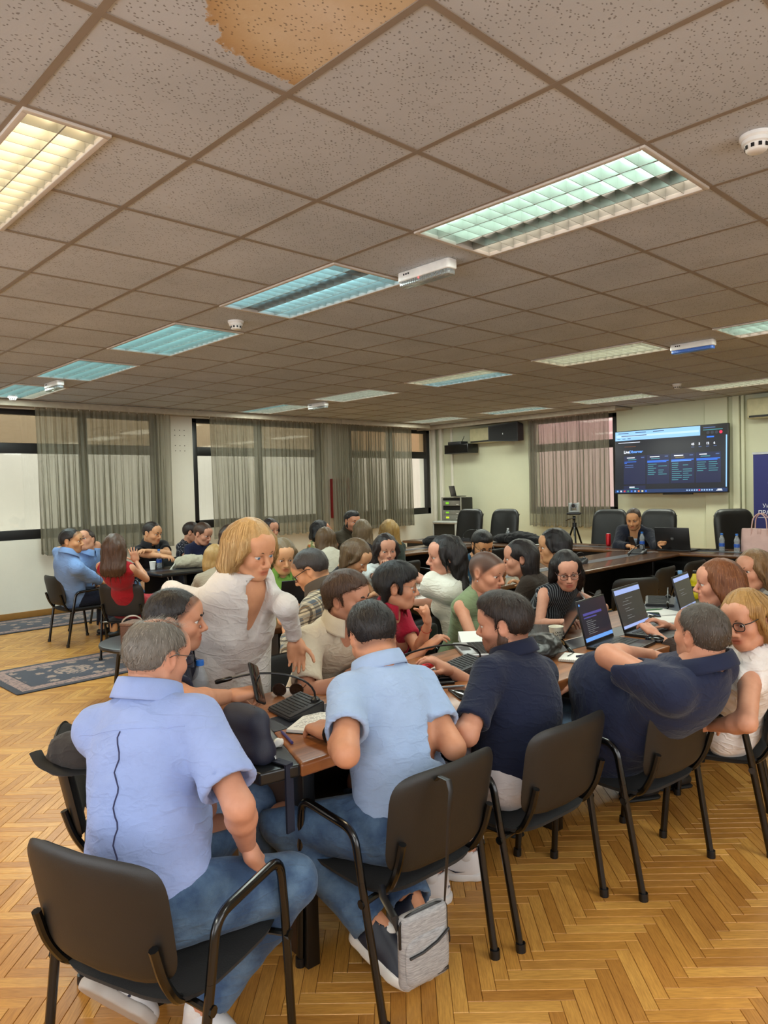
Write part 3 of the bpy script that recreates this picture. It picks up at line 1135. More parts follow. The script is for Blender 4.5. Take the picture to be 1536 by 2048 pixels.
def exec_chair(label, loc, rz, arms=True):
    t = thing('executive_chair', label, 'chair', loc, rz, 'high-backed black leather chairs')
    M = T(-.27, 0, .82) @ Matrix.Rotation(math.radians(-9), 4, 'Y')
    bk = slab(.27, .40, 5.0, .12, 0, .015, .03, 7, 40, -.0).xf(M)
    bk.build('backrest', LEA, t, angle=70)
    for s in (-1, 1):
        b = MB().tube([(-.215 - .0, s * .235, .95), (-.20, s * .13, .5)], .006, 6)
        b.tube([(-.352 - .05, s * .20, 1.13), (-.335 + .02, s * .085, .62)], .006, 6)
        b.build('back_seam', plain('seam leather', srgb(12, 12, 13), .5), t)
        if arms:
            a = MB().tube(arc_pts([(-.2, s * .29, .48), (-.16, s * .30, .66), (.14, s * .30, .66), (.12, s * .28, .44)], .05), .022, 8, flat=.7)
            a.build('armrest', DARK, t)
    st = slab(.265, .25, 4.5, .13, 0, .01, 0, 6, 36)
    st.xf(T(0.02, 0, .46) @ Matrix.Rotation(-math.pi / 2, 4, 'Y'))
    st.build('seat', LEA, t, angle=70)
    MB().cyl((0, 0, .06), (0, 0, .42), .03, 12).build('pedestal', BLK, t)
    b = MB()
    for k in range(5):
        a = 2 * math.pi * k / 5
        b.tube([(0, 0, .10), (.30 * math.cos(a), .30 * math.sin(a), .06)], [.03, .02], 8)
    b.build('base', DARK, t)
    for k in range(5):
        a = 2 * math.pi * k / 5
        MB().lathe([(.0, -.025), (.02, -.025), (.028, -.012), (.028, .012), (.02, .025), (0, .025)], 10).xf(T(.30 * math.cos(a), .30 * math.sin(a), .028, a) @ Matrix.Rotation(math.pi / 2, 4, 'X')).build('caster', DARK, t)
    return t


near_table()
conference_table('dark walnut conference table behind the near one, long middle row', 1.55, 7.44, 1.80, 2.58, VEN2)
conference_table('dark walnut conference table near the windows, third row', 3.98, 7.44, 4.66, 5.40, VEN2)
conference_table('dark walnut head table under the wall screen', 7.47, 8.20, -.45, 6.35, VEN2Y, 'y')
lt = conference_table('black-topped table of the group by the left window', 2.78, 4.05, 5.30, 6.05, LAM)

# seats that stand free of the people table: x, y, direction faced, label
D90 = math.pi / 2
CH = [
    (1.34, 1.44, -D90 - .05, 'empty black chair the standing woman leans on'),
    (2.36, 1.46, D90 - .1, 'empty black chair behind the raised hand of the woman in red'),
    (5.30, 1.40, D90 - .55, 'empty black chair turned aside beside the white bag'),
    (6.08, 1.60, D90 + .05, 'empty black chair at the middle table, second from the white bag'),
    (6.80, 1.60, D90 - .05, 'empty black chair at the middle table nearest the head table'),
    (6.55, 2.96, -D90, 'empty black chair on the far side of the middle table'),
    (5.35, 3.02, -D90, 'empty black chair beside the man in teal shirt'),
    (6.10, 4.34, D90, 'empty black chair at the third table, beside the blonde long-haired woman'),
    (6.95, 4.34, D90, 'empty black chair at the third table by the head table'),
    (4.25, 5.85, -D90, 'empty black chair behind the brown bag'),
]
CHAIR0 = make_chair('visitor_chair', CH[0][3], (CH[0][0], CH[0][1], 0), CH[0][2])
KIDS['visitor_chair'] = list(CHAIR0.children)
for (x, y, a, lab) in CH[1:]:
    dup(CHAIR0, (x, y, 0), a, lab)

EX = [(8.62, 6.10, math.pi, 'black leather executive chair beside the equipment rack'),
      (8.62, 5.36, math.pi, 'black leather executive chair behind the pile of black coats'),
      (8.55, 3.44, math.pi, 'black leather executive chair to the left of the man in dark suit'),
      (8.60, 2.76, math.pi - .1, 'dark leather executive chair under the man in dark suit'),
      (8.80, 1.55, math.pi + .9, 'brownish leather executive chair turned sideways beside the banner'),
      (8.58, 0.92, math.pi, 'black leather executive chair behind the pink handbag')]
for k, (x, y, a, lab) in enumerate(EX):
    if k == 0:
        ex0 = exec_chair(lab, (x, y, 0), a)
        KIDS['executive_chair'] = list(ex0.children)
    else:
        dup(ex0, (x, y, 0), a, lab)
# ================================================================== people: distance fields turned into meshes
f32 = np.float32


def vec(*a):
    return np.array(a, dtype=np.float64)


def unit(v):
    v = np.asarray(v, float)
    return v / (np.linalg.norm(v) + 1e-12)


class Field:
    def __init__(self, lo, hi, h):
        self.lo = np.asarray(lo, float); self.h = h
        n = np.maximum(np.ceil((np.asarray(hi, float) - self.lo) / h).astype(int) + 1, 4)
        self.n = n
        self.ax = [(self.lo[i] + h * np.arange(n[i])).astype(f32) for i in range(3)]
        self.D = np.full(n, 0.25, f32)

    def sub(self, lo, hi):
        a = np.clip(np.floor((np.asarray(lo) - self.lo) / self.h).astype(int), 0, self.n)
        b = np.clip(np.ceil((np.asarray(hi) - self.lo) / self.h).astype(int) + 1, 0, self.n)
        if np.any(b - a < 1):
            return None
        return tuple(slice(a[i], b[i]) for i in range(3))

    def grid(self, s):
        return (self.ax[0][s[0]][:, None, None], self.ax[1][s[1]][None, :, None], self.ax[2][s[2]][None, None, :])

    def put(self, s, d, k, op):
        A = self.D[s]
        if op == 'u':
            if k > 0:
                hh = np.maximum(k - np.abs(A - d), 0) / k
                self.D[s] = np.minimum(A, d) - hh * hh * (k * .25)
            else:
                self.D[s] = np.minimum(A, d)
        else:
            d = -d
            if k > 0:
                hh = np.maximum(k - np.abs(A - d), 0) / k
                self.D[s] = np.maximum(A, d) + hh * hh * (k * .25)
            else:
                self.D[s] = np.maximum(A, d)

    def cone(self, a, b, ra, rb, k=.02, op='u', flat=None, fs=1.0):
        a = np.asarray(a, float); b = np.asarray(b, float)
        m = max(ra, rb) + k + .03
        s = self.sub(np.minimum(a, b) - m, np.maximum(a, b) + m)
        if s is None:
            return
        X, Y, Z = self.grid(s)
        ba = b - a
        L2 = max(float(ba @ ba), 1e-9)
        px, py, pz = X - f32(a[0]), Y - f32(a[1]), Z - f32(a[2])
        t = np.clip((px * f32(ba[0]) + py * f32(ba[1]) + pz * f32(ba[2])) / f32(L2), 0, 1)
        qx, qy, qz = px - t * f32(ba[0]), py - t * f32(ba[1]), pz - t * f32(ba[2])
        if flat is not None:
            c = (qx * f32(flat[0]) + qy * f32(flat[1]) + qz * f32(flat[2])) * f32(fs - 1)
            qx, qy, qz = qx + c * f32(flat[0]), qy + c * f32(flat[1]), qz + c * f32(flat[2])
        d = np.sqrt(qx * qx + qy * qy + qz * qz) - (f32(ra) + f32(rb - ra) * t)
        if flat is not None and fs > 1:
            d = d * f32(2 / (1 + fs))
        self.put(s, d, k, op)

    def ell(self, c, r, k=.02, op='u', R=None):
        c = np.asarray(c, float); r = np.asarray(r, float)
        m = r.max() + k + .03
        s = self.sub(c - m, c + m)
        if s is None:
            return
        X, Y, Z = self.grid(s)
        px, py, pz = X - f32(c[0]), Y - f32(c[1]), Z - f32(c[2])
        if R is None:
            q = (px, py, pz)
        else:
            q = tuple(px * f32(R[i][0]) + py * f32(R[i][1]) + pz * f32(R[i][2]) for i in range(3))
        e = [q[i] / f32(r[i]) for i in range(3)]
        k0 = np.sqrt(e[0] ** 2 + e[1] ** 2 + e[2] ** 2)
        k1 = np.sqrt((e[0] / f32(r[0])) ** 2 + (e[1] / f32(r[1])) ** 2 + (e[2] / f32(r[2])) ** 2) + f32(1e-6)
        self.put(s, k0 * (k0 - 1) / k1, k, op)

    def cut(self, p, n, k=.0):
        """removes everything on the side n points to"""
        n = unit(n); X, Y, Z = self.grid((slice(None),) * 3)
        d = (X - f32(p[0])) * f32(n[0]) + (Y - f32(p[1])) * f32(n[1]) + (Z - f32(p[2])) * f32(n[2])
        if k > 0:
            hh = np.maximum(k - np.abs(self.D - d), 0) / k
            self.D = np.maximum(self.D, d) + hh * hh * (k * .25)
        else:
            self.D = np.maximum(self.D, d)

    def wrinkle(self, amp, wl, seed, aniso=None, n=5):
        rg = np.random.default_rng(seed)
        idx = np.nonzero(np.abs(self.D) < .035)
        P = np.stack([self.ax[i][idx[i]] for i in range(3)], 1)
        tot = np.zeros(len(P), f32)
        for _ in range(n):
            d = rg.normal(size=3)
            if aniso is not None:
                d = d * .45 + np.asarray(aniso) * rg.choice([-1, 1]) * 1.1
            d = unit(d).astype(f32)
            e = unit(rg.normal(size=3)).astype(f32)
            w = 2 * np.pi / (wl * rg.uniform(.7, 1.6))
            ph = P @ d * w + rg.uniform(0, 6) + 1.3 * np.sin(P @ e * w * .6 + rg.uniform(0, 6))
            sn = np.sin(ph)
            tot += np.sign(sn) * np.abs(sn) ** 1.0 * (.5 + .5 * np.sin(P @ e * w * .35 + rg.uniform(0, 6)))
        self.D[idx] += (amp * tot / n * 1.6).astype(f32)

    def mesh(self):
        D = self.D
        I = D < 0
        nx, ny, nz = D.shape
        cnt = np.zeros((nx - 1, ny - 1, nz - 1), np.int8)
        for dx in (0, 1):
            for dy in (0, 1):
                for dz in (0, 1):
                    cnt += I[dx:nx - 1 + dx, dy:ny - 1 + dy, dz:nz - 1 + dz]
        act = (cnt > 0) & (cnt < 8)
        ci = np.argwhere(act)
        if len(ci) == 0:
            return np.zeros((0, 3)), np.zeros((0, 4), int)
        idm = np.full(act.shape, -1, np.int32)
        idm[act] = np.arange(len(ci))
        cor = np.array([(a, b, c) for a in (0, 1) for b in (0, 1) for c in (0, 1)])
        val = np.stack([D[ci[:, 0] + c[0], ci[:, 1] + c[1], ci[:, 2] + c[2]] for c in cor], 1)
        acc = np.zeros((len(ci), 3)); num = np.zeros(len(ci))
        for i in range(8):
            for j in range(i + 1, 8):
                if np.abs(cor[i] - cor[j]).sum() != 1:
                    continue
                a, b = val[:, i], val[:, j]
                mk = (a < 0) != (b < 0)
                t = np.where(mk, a / np.where(mk, a - b, 1), 0)
                p = cor[i][None] + t[:, None] * (cor[j] - cor[i])[None]
                acc += np.where(mk[:, None], p, 0); num += mk
        V = self.lo + self.h * (ci + acc / num[:, None])
        Q = []
        for ax in range(3):
            sl0 = [slice(1, -1)] * 3; sl1 = [slice(1, -1)] * 3
            sl0[ax] = slice(0, -1); sl1[ax] = slice(1, None)
            A, B = I[tuple(sl0)], I[tuple(sl1)]
            e = np.argwhere(A != B)
            if len(e) == 0:
                continue
            fl = A[e[:, 0], e[:, 1], e[:, 2]]
            off = np.ones(3, int); off[ax] = 0
            e = e + off
            o1, o2 = [(1, 2), (2, 0), (0, 1)][ax]
            d1 = np.zeros(3, int); d1[o1] = 1
            d2 = np.zeros(3, int); d2[o2] = 1
            c = [e - d1 - d2, e - d2, e, e - d1]
            q = np.stack([idm[k[:, 0], k[:, 1], k[:, 2]] for k in c], 1)
            q[~fl] = q[~fl][:, ::-1]
            Q.append(q)
        return V, np.concatenate(Q)

    def sample(self, P):
        q = (P - self.lo) / self.h
        i = np.clip(np.floor(q).astype(int), 0, self.n - 2)
        t = np.clip(q - i, 0, 1)
        out = 0
        for a in (0, 1):
            for b in (0, 1):
                for c in (0, 1):
                    w = (t[:, 0] if a else 1 - t[:, 0]) * (t[:, 1] if b else 1 - t[:, 1]) * (t[:, 2] if c else 1 - t[:, 2])
                    out = out + w * self.D[i[:, 0] + a, i[:, 1] + b, i[:, 2] + c]
        return out

    def grad(self, P):
        e = self.h
        g = np.stack([self.sample(P + d) - self.sample(P - d) for d in np.eye(3) * e], 1)
        return g / (np.linalg.norm(g, axis=1, keepdims=True) + 1e-9)


# ---------------------------------------------------------------- head template (x forward, y left, z up; centre between the ears)
def head_field(h, fem):
    F = Field((-.125, -.105, -.15), (.145, .105, .135), h)
    j = .93 if fem else 1.0
    F.ell((-.008, 0, .036), (.098, .0755, .080), .02)
    F.ell((-.036, 0, .012), (.070, .069, .074), .03)
    F.ell((.022, 0, -.030), (.068, .0595 * j, .080), .03)
    F.ell((.022, 0, -.072), (.058, .0535 * j, .040), .025)
    F.ell((.070, 0, -.099), (.021, (.020 if fem else .026), .017), .025)
    for s in (-1, 1):
        F.cone((-.012, s * .056 * j, -.055), (.055, s * .028, -.098), .018, .014, .025)
        F.ell((.060, s * .037, -.028), (.028, .026, .026), .025)
        F.ell((.094, s * .0320, .002), (.016, .021, .0125), .016, 's')
    F.cone((.083, -.034, .022), (.083, .034, .022), .0105 if fem else .0145, .0105 if fem else .0145, .022)
    F.ell((.062, 0, .052), (.036, .055, .036), .03)
    F.cone((.092, 0, .010), (.113, 0, -.026), .0075, .0105, .012)
    F.ell((.1145, 0, -.031), (.0115, .0115, .0100), .008)
    for s in (-1, 1):
        F.ell((.1035, s * .0120, -.036), (.0110, .0075, .0078), .006)
    F.ell((.080, 0, -.062), (.019, .030, .022), .02)
    F.ell((.0945, 0, -.0595), (.0085, .0215, .0050 if fem else .0042), .008)
    F.ell((.0925, 0, -.0700), (.0090, .0185, .0058 if fem else .0050), .008)
    F.ell((.1035, 0, -.0645), (.0070, .0215, .0014), .003, 's')
    F.ell((.078, 0, -.086), (.016, .026, .016), .02)
    for s in (-1, 1):
        # lids: an almond band over the eye
        F.ell((.0785, s * .0318, .0085), (.0140, .0165, .0072), .004)
        F.ell((.0775, s * .0318, -.0085), (.0135, .0160, .0060), .004)
        R = Matrix.Rotation(-.25, 3, 'Y') @ Matrix.Rotation(s * .30, 3, 'Z')
        R = np.array(R.transposed())
        F.ell((-.012, s * .0765, -.008), (.0200, .0085, .0330), .008, 'u', R)
        F.ell((-.008, s * .0845, -.004), (.0115, .0060, .0200), .006, 's', R)
    F.cone((-.020, 0, -.045), (-.030, 0, -.150), .052 if fem else .058, .046 if fem else .056, .03)
    return F


HEAD_CACHE = {}


def head_mesh(h, fem):
    key = (h, fem)
    if key not in HEAD_CACHE:
        HEAD_CACHE[key] = head_field(h, fem).mesh()
    return HEAD_CACHE[key]


# ---------------------------------------------------------------- hand template (x along the fingers, y to the thumb, z out of the back of the hand)
HAND_POSES = {
    'relaxed': ((22, 30, 18), (0.55, 0.80, -0.25), 18),
    'flat': ((6, 8, 5), (0.62, 0.76, -0.12), 8),
    'fist': ((78, 92, 55), (0.80, 0.30, -0.60), 38),
    'hold': ((42, 48, 28), (0.70, 0.45, -0.62), 22),
    'spread': ((8, 14, 10), (0.45, 0.88, -0.18), 6),
}


def hand_field(h, pose):
    curl, tdir, tcurl = HAND_POSES[pose]
    F = Field((-.05, -.075, -.125), (.215, .095, .055), h)
    F.cone((-.014, 0, 0), (.018, .0, 0), .0225, .026, .02, 'u', (0, 0, 1), 1.25)
    F.cone((.02, -.014, 0), (.085, -.024, -.002), .024, .020, .02, 'u', (0, 0, 1), 1.7)
    F.cone((.02, .014, 0), (.085, .022, -.001), .025, .021, .02, 'u', (0, 0, 1), 1.6)
    F.cone((.015, .022, -.010), (.050, .032, -.014), .016, .013, .02)
    F.cone((.020, -.026, -.010), (.070, -.030, -.009), .014, .012, .02)
    fan = 2.4 if pose == 'spread' else 1.0
    for n, (y, ln, r) in enumerate(((.0300, .072, .0088), (.0100, .081, .0092), (-.0105, .075, .0088), (-.0295, .058, .0078))):
        p = vec(.086 - (0.004 if n in (0,) else 0.010 if n == 3 else 0), y, -.001)
        a = 0.0
        yaw = math.radians((6, 1.5, -3, -8)[n] * fan)
        rr = r
        for q, c in enumerate(curl):
            a += math.radians(c * (1 + .07 * n))
            seg = ln * (.46, .30, .24)[q]
            d = vec(math.cos(a) * math.cos(yaw), math.cos(a) * math.sin(yaw), -math.sin(a))
            p2 = p + d * seg
            F.cone(p, p2, rr, rr * .90, .006 if q else .010)
            p, rr = p2, rr * .91
    p = vec(.022, .030, -.010)
    d = unit(tdir)
    for q, (seg, r) in enumerate(((.040, .0120), (.032, .0100), (.026, .0088))):
        p2 = p + d * seg
        F.cone(p, p2, r, r * .88, .010 if q == 0 else .005)
        p = p2
        ca, sa = math.cos(math.radians(-tcurl)), math.sin(math.radians(-tcurl))
        d = unit(vec(d[0] * ca - d[1] * sa, d[0] * sa + d[1] * ca, d[2] - .12))
    return F


HAND_CACHE = {}


def hand_mesh(h, pose):
    key = (h, pose)
    if key not in HAND_CACHE:
        HAND_CACHE[key] = hand_field(h, pose).mesh()
    return HAND_CACHE[key]


# ---------------------------------------------------------------- materials of people
def skin_mat(col):
    key = 'skin %d %d %d' % col
    if key in MATS:
        return MATS[key]
    t = NT(key)
    c = srgb(*col)
    co = t.coord('World')
    base = t.ramp(t.noise(co, 24, 4.0, .6), [(.3, (c[0] * .92, c[1] * .90, c[2] * .88, 1)), (.7, (min(c[0] * 1.04, 1), c[1] * 1.05, c[2] * 1.05, 1))])
    at_ = t.add('ShaderNodeAttribute', attribute_name='tint')
    t.link(t.mix(1.0, base, at_.outputs['Color'], 'MULTIPLY'), t.p.inputs['Base Color'])
    t.p.inputs['Roughness'].default_value = .5
    t.p.inputs['Specular IOR Level'].default_value = .35
    t.p.inputs['Subsurface Weight'].default_value = .0
    t.bump(t.noise(co, 300, 3.0, .6), .08, .002)
    MATS[key] = t.m
    return t.m


def hair_mat(col, col2=None):
    key = 'hair %d %d %d' % col + str(col2)
    if key in MATS:
        return MATS[key]
    t = NT(key)
    c = srgb(*col); c2 = srgb(*(col2 or tuple(min(255, int(v * 1.35) + 6) for v in col)))
    at_ = t.add('ShaderNodeAttribute', attribute_name='strand')
    co = t.coord('World')
    n = t.noise(co, 1.0, 5.0, .65, (150, 150, 16))
    f = t.mix(.5, n, at_.outputs['Fac'])
    t.link(t.ramp(f, [(.28, scale_col(c, .72)), (.52, c), (.74, c2)]), t.p.inputs['Base Color'])
    t.p.inputs['Roughness'].default_value = .42
    t.p.inputs['Specular IOR Level'].default_value = .4
    t.bump(n, .7, .004)
    MATS[key] = t.m
    return t.m


def cloth_mat(name, col, pat=None, col2=None, col3=None, rough=.85, weave=260, bump=.34, sheen=.1):
    key = 'cloth ' + name
    if key in MATS:
        return MATS[key]
    t = NT(key)
    c = srgb(*col)
    co = t.coord('World')
    at_ = t.add('ShaderNodeAttribute', attribute_name='cl').outputs['Vector']
    n = t.noise(co, 9, 5.0, .6)
    base = t.ramp(n, [(.25, scale_col(c, .9)), (.75, scale_col(c, 1.08))])
    if pat in ('pinstripe', 'plaid', 'zebra'):
        sp = t.add('ShaderNodeSeparateXYZ'); t.link(at_, sp.inputs[0])

        def band(sock, period, width, off=0.0):
            fr = t.math('FRACT', t.math('ADD', t.math('DIVIDE', sock, period), off))
            return t.math('LESS_THAN', t.math('ABSOLUTE', t.math('SUBTRACT', fr, .5)), width / period / 2)
        if pat == 'pinstripe':
            base = t.mix(band(sp.outputs['X'], .014, .0022), base, srgb(*col2))
        elif pat == 'zebra':
            w = t.math('ADD', sp.outputs['X'], t.math('MULTIPLY', t.noise(at_, 9.0, 2.0), .035))
            base = t.mix(band(w, .024, .010), base, srgb(*col2))
        else:
            bx = t.math('ADD', t.math('MULTIPLY', band(sp.outputs['X'], .060, .030), .5), t.math('MULTIPLY', band(sp.outputs['Z'], .060, .030), .5))
            base = t.mix(t.math('MULTIPLY', bx, 1.0), base, srgb(*col2))
            base = t.mix(t.math('MULTIPLY', band(sp.outputs['X'], .060, .008, .5), .75), base, srgb(*col3))
            base = t.mix(t.math('MULTIPLY', band(sp.outputs['Z'], .060, .008, .5), .75), base, srgb(*col3))
            base = t.mix(t.math('MULTIPLY', band(sp.outputs['Z'], .060, .004, .1), .6), base, srgb(150, 112, 60))
    elif pat == 'floral':
        vo = t.add('ShaderNodeTexVoronoi'); vo.inputs['Scale'].default_value = 26.0
        t.link(co, vo.inputs['Vector'])
        sc = t.add('ShaderNodeSeparateColor'); t.link(vo.outputs['Color'], sc.inputs[0])
        base = t.mix(t.math('GREATER_THAN', sc.outputs[0], .55), base, srgb(*col2))
        base = t.mix(t.math('GREATER_THAN', sc.outputs[1], .72), base, srgb(*col3))
    elif pat == 'dots':
        vo = t.add('ShaderNodeTexVoronoi'); vo.inputs['Scale'].default_value = 55.0; vo.inputs['Randomness'].default_value = .3
        t.link(co, vo.inputs['Vector'])
        base = t.mix(t.math('LESS_THAN', vo.outputs['Distance'], .28), base, srgb(*col2))
    elif pat == 'denim':
        n2 = t.noise(co, 7, 4.0, .6)
        base = t.mix(t.ramp(n2, [(.42, (0, 0, 0, 1)), (.72, (.8, .8, .8, 1))]), base, srgb(*col2))
        n3 = t.noise(co, 600, 2.0)
        base = t.mix(.25, base, t.ramp(n3, [(.3, (.3, .3, .3, 1)), (.7, (1, 1, 1, 1))]), 'MULTIPLY')
    t.link(base, t.p.inputs['Base Color'])
    t.p.inputs['Roughness'].default_value = rough
    t.p.inputs['Specular IOR Level'].default_value = .2
    t.p.inputs['Sheen Weight'].default_value = sheen
    wv = t.noise(co, weave, 2.0, .5)
    fold = t.noise(at_, 8, 3.0, .5, (1.0, 1.0, 2.2))

    def ridges(sc_, st_, wd_):
        r_ = t.math('ABSOLUTE', t.math('SUBTRACT', t.noise(at_, sc_, 2.5, .5, st_), .5))
        return t.math('MULTIPLY', t.math('MAXIMUM', t.math('SUBTRACT', wd_, r_), 0.0), .28 / wd_)
    crease = t.math('ADD', ridges(5.5, (1.0, 1.0, 2.8), .045), t.math('MULTIPLY', ridges(12.0, (1.3, 1.0, 1.8), .05), .45))
    hgt = t.math('ADD', t.math('MULTIPLY', wv, .05), t.math('ADD', t.math('MULTIPLY', fold, .5), crease))
    t.bump(hgt, bump, .02)
    MATS[key] = t.m
    return t.m


# ---------------------------------------------------------------- a person
def pt(u, v, d):
    """the point at camera depth d seen at photo pixel u, v"""
    return np.array(CAMP + (F_ + R_ * ((u - 768) / 1453.36) - U_ * ((v - 1024) / 1453.36)) * d)


def on_ray(u, v, S, L, side):
    """the point on the sight line of a pixel at distance L from S, on its near or far side"""
    o = np.array(CAMP); r = pt(u, v, 1.0) - o
    q = o - np.asarray(S)
    a, b, c = r @ r, 2 * r @ q, q @ q - L * L
    disc = b * b - 4 * a * c
    if disc < 0:
        return o + r * (-b / (2 * a))
    sg = -1 if side == 'n' else 1
    return o + r * ((-b + sg * math.sqrt(disc)) / (2 * a))


def ik(a, c, l1, l2, pole):
    a, c = np.asarray(a), np.asarray(c)
    d = c - a
    L = np.linalg.norm(d)
    mx = (l1 + l2) * .999
    if L > mx:
        c = a + d / L * mx; d = c - a; L = mx
    u = d / L
    x = (l1 * l1 - l2 * l2 + L * L) / (2 * L)
    h = math.sqrt(max(l1 * l1 - x * x, 0))
    p = np.asarray(pole, float)
    p = unit(p - u * (p @ u))
    return a + u * x + p * h, c


def frame_from(f, up):
    f = unit(f); l = unit(np.cross(up, f)); u = np.cross(f, l)
    return f, l, u


def rotv(v, axis, ang):
    return np.array(Matrix.Rotation(ang, 3, Vector(axis)) @ Vector(v))


class P:
    """the pose and build of one person, worked out from a few measures"""

    def __init__(s, **k):
        s.fem = k.get('fem', False)
        s.sc = k.get('sc', .91 if s.fem else .97)
        s.k = k
        sc = s.sc
        yaw = math.radians(k['yaw'])
        s.fw = vec(math.cos(yaw), math.sin(yaw), 0)
        s.lf = vec(-math.sin(yaw), math.cos(yaw), 0)
        # head
        s.hc = np.asarray(k['head'], float)
        hy, hp, hr = [math.radians(q) for q in k.get('look', (k['yaw'], 0, 0))]
        f = vec(math.cos(hy) * math.cos(hp), math.sin(hy) * math.cos(hp), math.sin(hp))
        f, l, u = frame_from(f, vec(0, 0, 1))
        s.hf, s.hl, s.hu = f, rotv(l, f, hr), rotv(u, f, hr)
        s.hs = k.get('hs', .95 if s.fem else 1.0)
        # neck base and trunk
        side = k.get('side', 0.0)
        back = k.get('back', 0.0)
        nb = s.hc - s.hu * .070 * s.hs - s.hf * .02 - vec(0, 0, .060 + k.get('neckl', 0)) * sc
        hipz = k.get('hipz', .50)
        Lt = .50 * sc * k.get('torso', 1.0)
        if 'hip' in k:
            hip = np.asarray(k['hip'], float)
            nb = nb - s.fw * .015
        else:
            lean_dir = unit(s.fw * (-1 if back else 1) + s.lf * side)
            nb = nb - lean_dir * .045
            dz = nb[2] - hipz
            if dz > Lt * .995:
                hipz = nb[2] - Lt * .995; dz = Lt * .995
            hip = np.array([nb[0], nb[1], hipz]) - lean_dir * math.sqrt(max(Lt * Lt - dz * dz, 0))
        s.hip, s.nb = hip, nb
        s.up = unit(nb - hip)
        s.L = unit(s.lf - s.up * (s.lf @ s.up))
        s.F = np.cross(s.L, s.up)
        s.Lt = np.linalg.norm(nb - hip)
        tw = math.radians(k.get('twist', 0))
        s.SL = rotv(s.L, s.up, tw)
        s.SF = np.cross(s.SL, s.up)
        w = k.get('w', 1.0)
        sw = (.146 if s.fem else .166) * sc * (1 + (w - 1) * .6)
        sh = k.get('shrug', (0, 0))
        s.mid = (hip + nb) / 2 - s.F * .02
        s.sl = nb - s.up * (.068 * sc - sh[0]) + s.SL * sw + s.SF * k.get('shf', (0, 0))[0]
        s.sr = nb - s.up * (.068 * sc - sh[1]) - s.SL * sw + s.SF * k.get('shf', (0, 0))[1]
        if 'shl' in k: s.sl = np.asarray(k['shl'], float)
        if 'shr' in k: s.sr = np.asarray(k['shr'], float)
        s.w = w
        s.arms = {}
        for side_, S, sg in (('l', s.sl, 1), ('r', s.sr, -1)):
            a = k.get('arm' + side_, 'lap')
            l1, l2 = .285 * sc, .255 * sc
            hand = k.get('hand' + side_, 'relaxed')
            pole = -vec(0, 0, 1) * .8 + s.lf * sg * .6 - s.fw * .35
            if isinstance(a, str):
                if a == 'lap':
                    tgt = hip + s.fw * .30 * sc + s.lf * sg * .09 + vec(0, 0, .14)
                elif a == 'table':
                    tgt = hip + s.fw * .42 * sc + s.lf * sg * .12; tgt[2] = .80
                elif a == 'tablein':
                    tgt = hip + s.fw * .40 * sc + s.lf * sg * .02; tgt[2] = .81
                elif a == 'down':
                    tgt = S + vec(0, 0, -.50 * sc) + s.lf * sg * .07 + s.fw * .05
                elif a == 'cross':
                    tgt = s.hip + s.up * .27 * sc + s.F * .20 - s.L * sg * .08
                elif a == 'chin':
                    tgt = s.hc + s.hf * .10 - s.hu * .16 + s.lf * sg * .03
                e, wv_ = ik(S, tgt, l1, l2, pole)
            elif isinstance(a[0], str):
                e = on_ray(a[1][0], a[1][1], S, l1, a[1][2])
                wv_ = on_ray(a[2][0], a[2][1], e, l2, a[2][2])
            else:
                a = [np.asarray(q, float) if q is not None else None for q in a]
                if a[0] is None:
                    e, wv_ = ik(S, a[1], l1, l2, np.asarray(k.get('pole' + side_, pole), float))
                else:
                    e, wv_ = a[0], a[1]
            fd = unit(wv_ - e)
            hd = np.asarray(k.get('hdir' + side_, fd), float)
            hn = np.asarray(k.get('hup' + side_, vec(0, 0, 1)), float)
            s.arms[side_] = (S, e, wv_, unit(hd), hn, hand)
        s.legs = {}
        for side_, sg in (('l', 1), ('r', -1)):
            hj = hip + s.lf * sg * .088 * sc
            lg = k.get('leg' + side_)
            if lg is None:
                kz = .50 * sc if hip[2] < .7 else .48
                if hip[2] < .75:
                    kn = hj + s.fw * .425 * sc + s.lf * sg * .05; kn[2] = .48
                    an = kn - s.fw * .03 + vec(0, 0, -.425)
                    an[2] = .085
                else:
                    kn = hj + vec(0, 0, -(hip[2] - .09) * .5) + s.fw * .02
                    an = vec(hj[0], hj[1], .085) - s.fw * .02
                toe = s.fw
            else:
                if isinstance(lg[0], str):
                    kn = on_ray(lg[1][0], lg[1][1], hj, .425 * sc, lg[1][2])
                    an = on_ray(lg[2][0], lg[2][1], kn, .41 * sc, lg[2][2])
                    lg = lg[1:]
                else:
                    kn, an = np.asarray(lg[0], float), np.asarray(lg[1], float)
                toe = np.asarray(lg[2], float) if len(lg) > 2 else s.fw
            s.legs[side_] = (hj, kn, an, unit(toe))

    # -- prims shared by skin and clothes
    def trunk(s, F, off=0.0, waist=0.0, lower=True, k=.05):
        sc, w = s.sc, s.w
        R = np.array([s.L, s.F, s.up]); RS = np.array([s.SL, s.SF, s.up])
        ce = s.nb - s.up * .165 * sc - s.SF * .008
        F.ell(ce, np.array([(.142 if s.fem else .158) * w, (.098 if s.fem else .112) * w, .185]) * sc + off, k, 'u', RS)
        F.cone(s.sl - s.SL * .03 - s.up * .02, s.sr + s.SL * .03 - s.up * .02, .054 * sc + off, .054 * sc + off, .03)
        F.cone(s.nb - s.up * .012, s.sl - s.up * .006, .046 * sc + off, .040 * sc + off, .03)
        F.cone(s.nb - s.up * .012, s.sr - s.up * .006, .046 * sc + off, .040 * sc + off, .03)
        F.ell(s.hip + s.up * .20 * sc, np.array([(.114 if s.fem else .132) * w, (.090 if s.fem else .104) * w, .17]) * sc + off + waist, k, 'u', R)
        b = s.k.get('belly', 0)
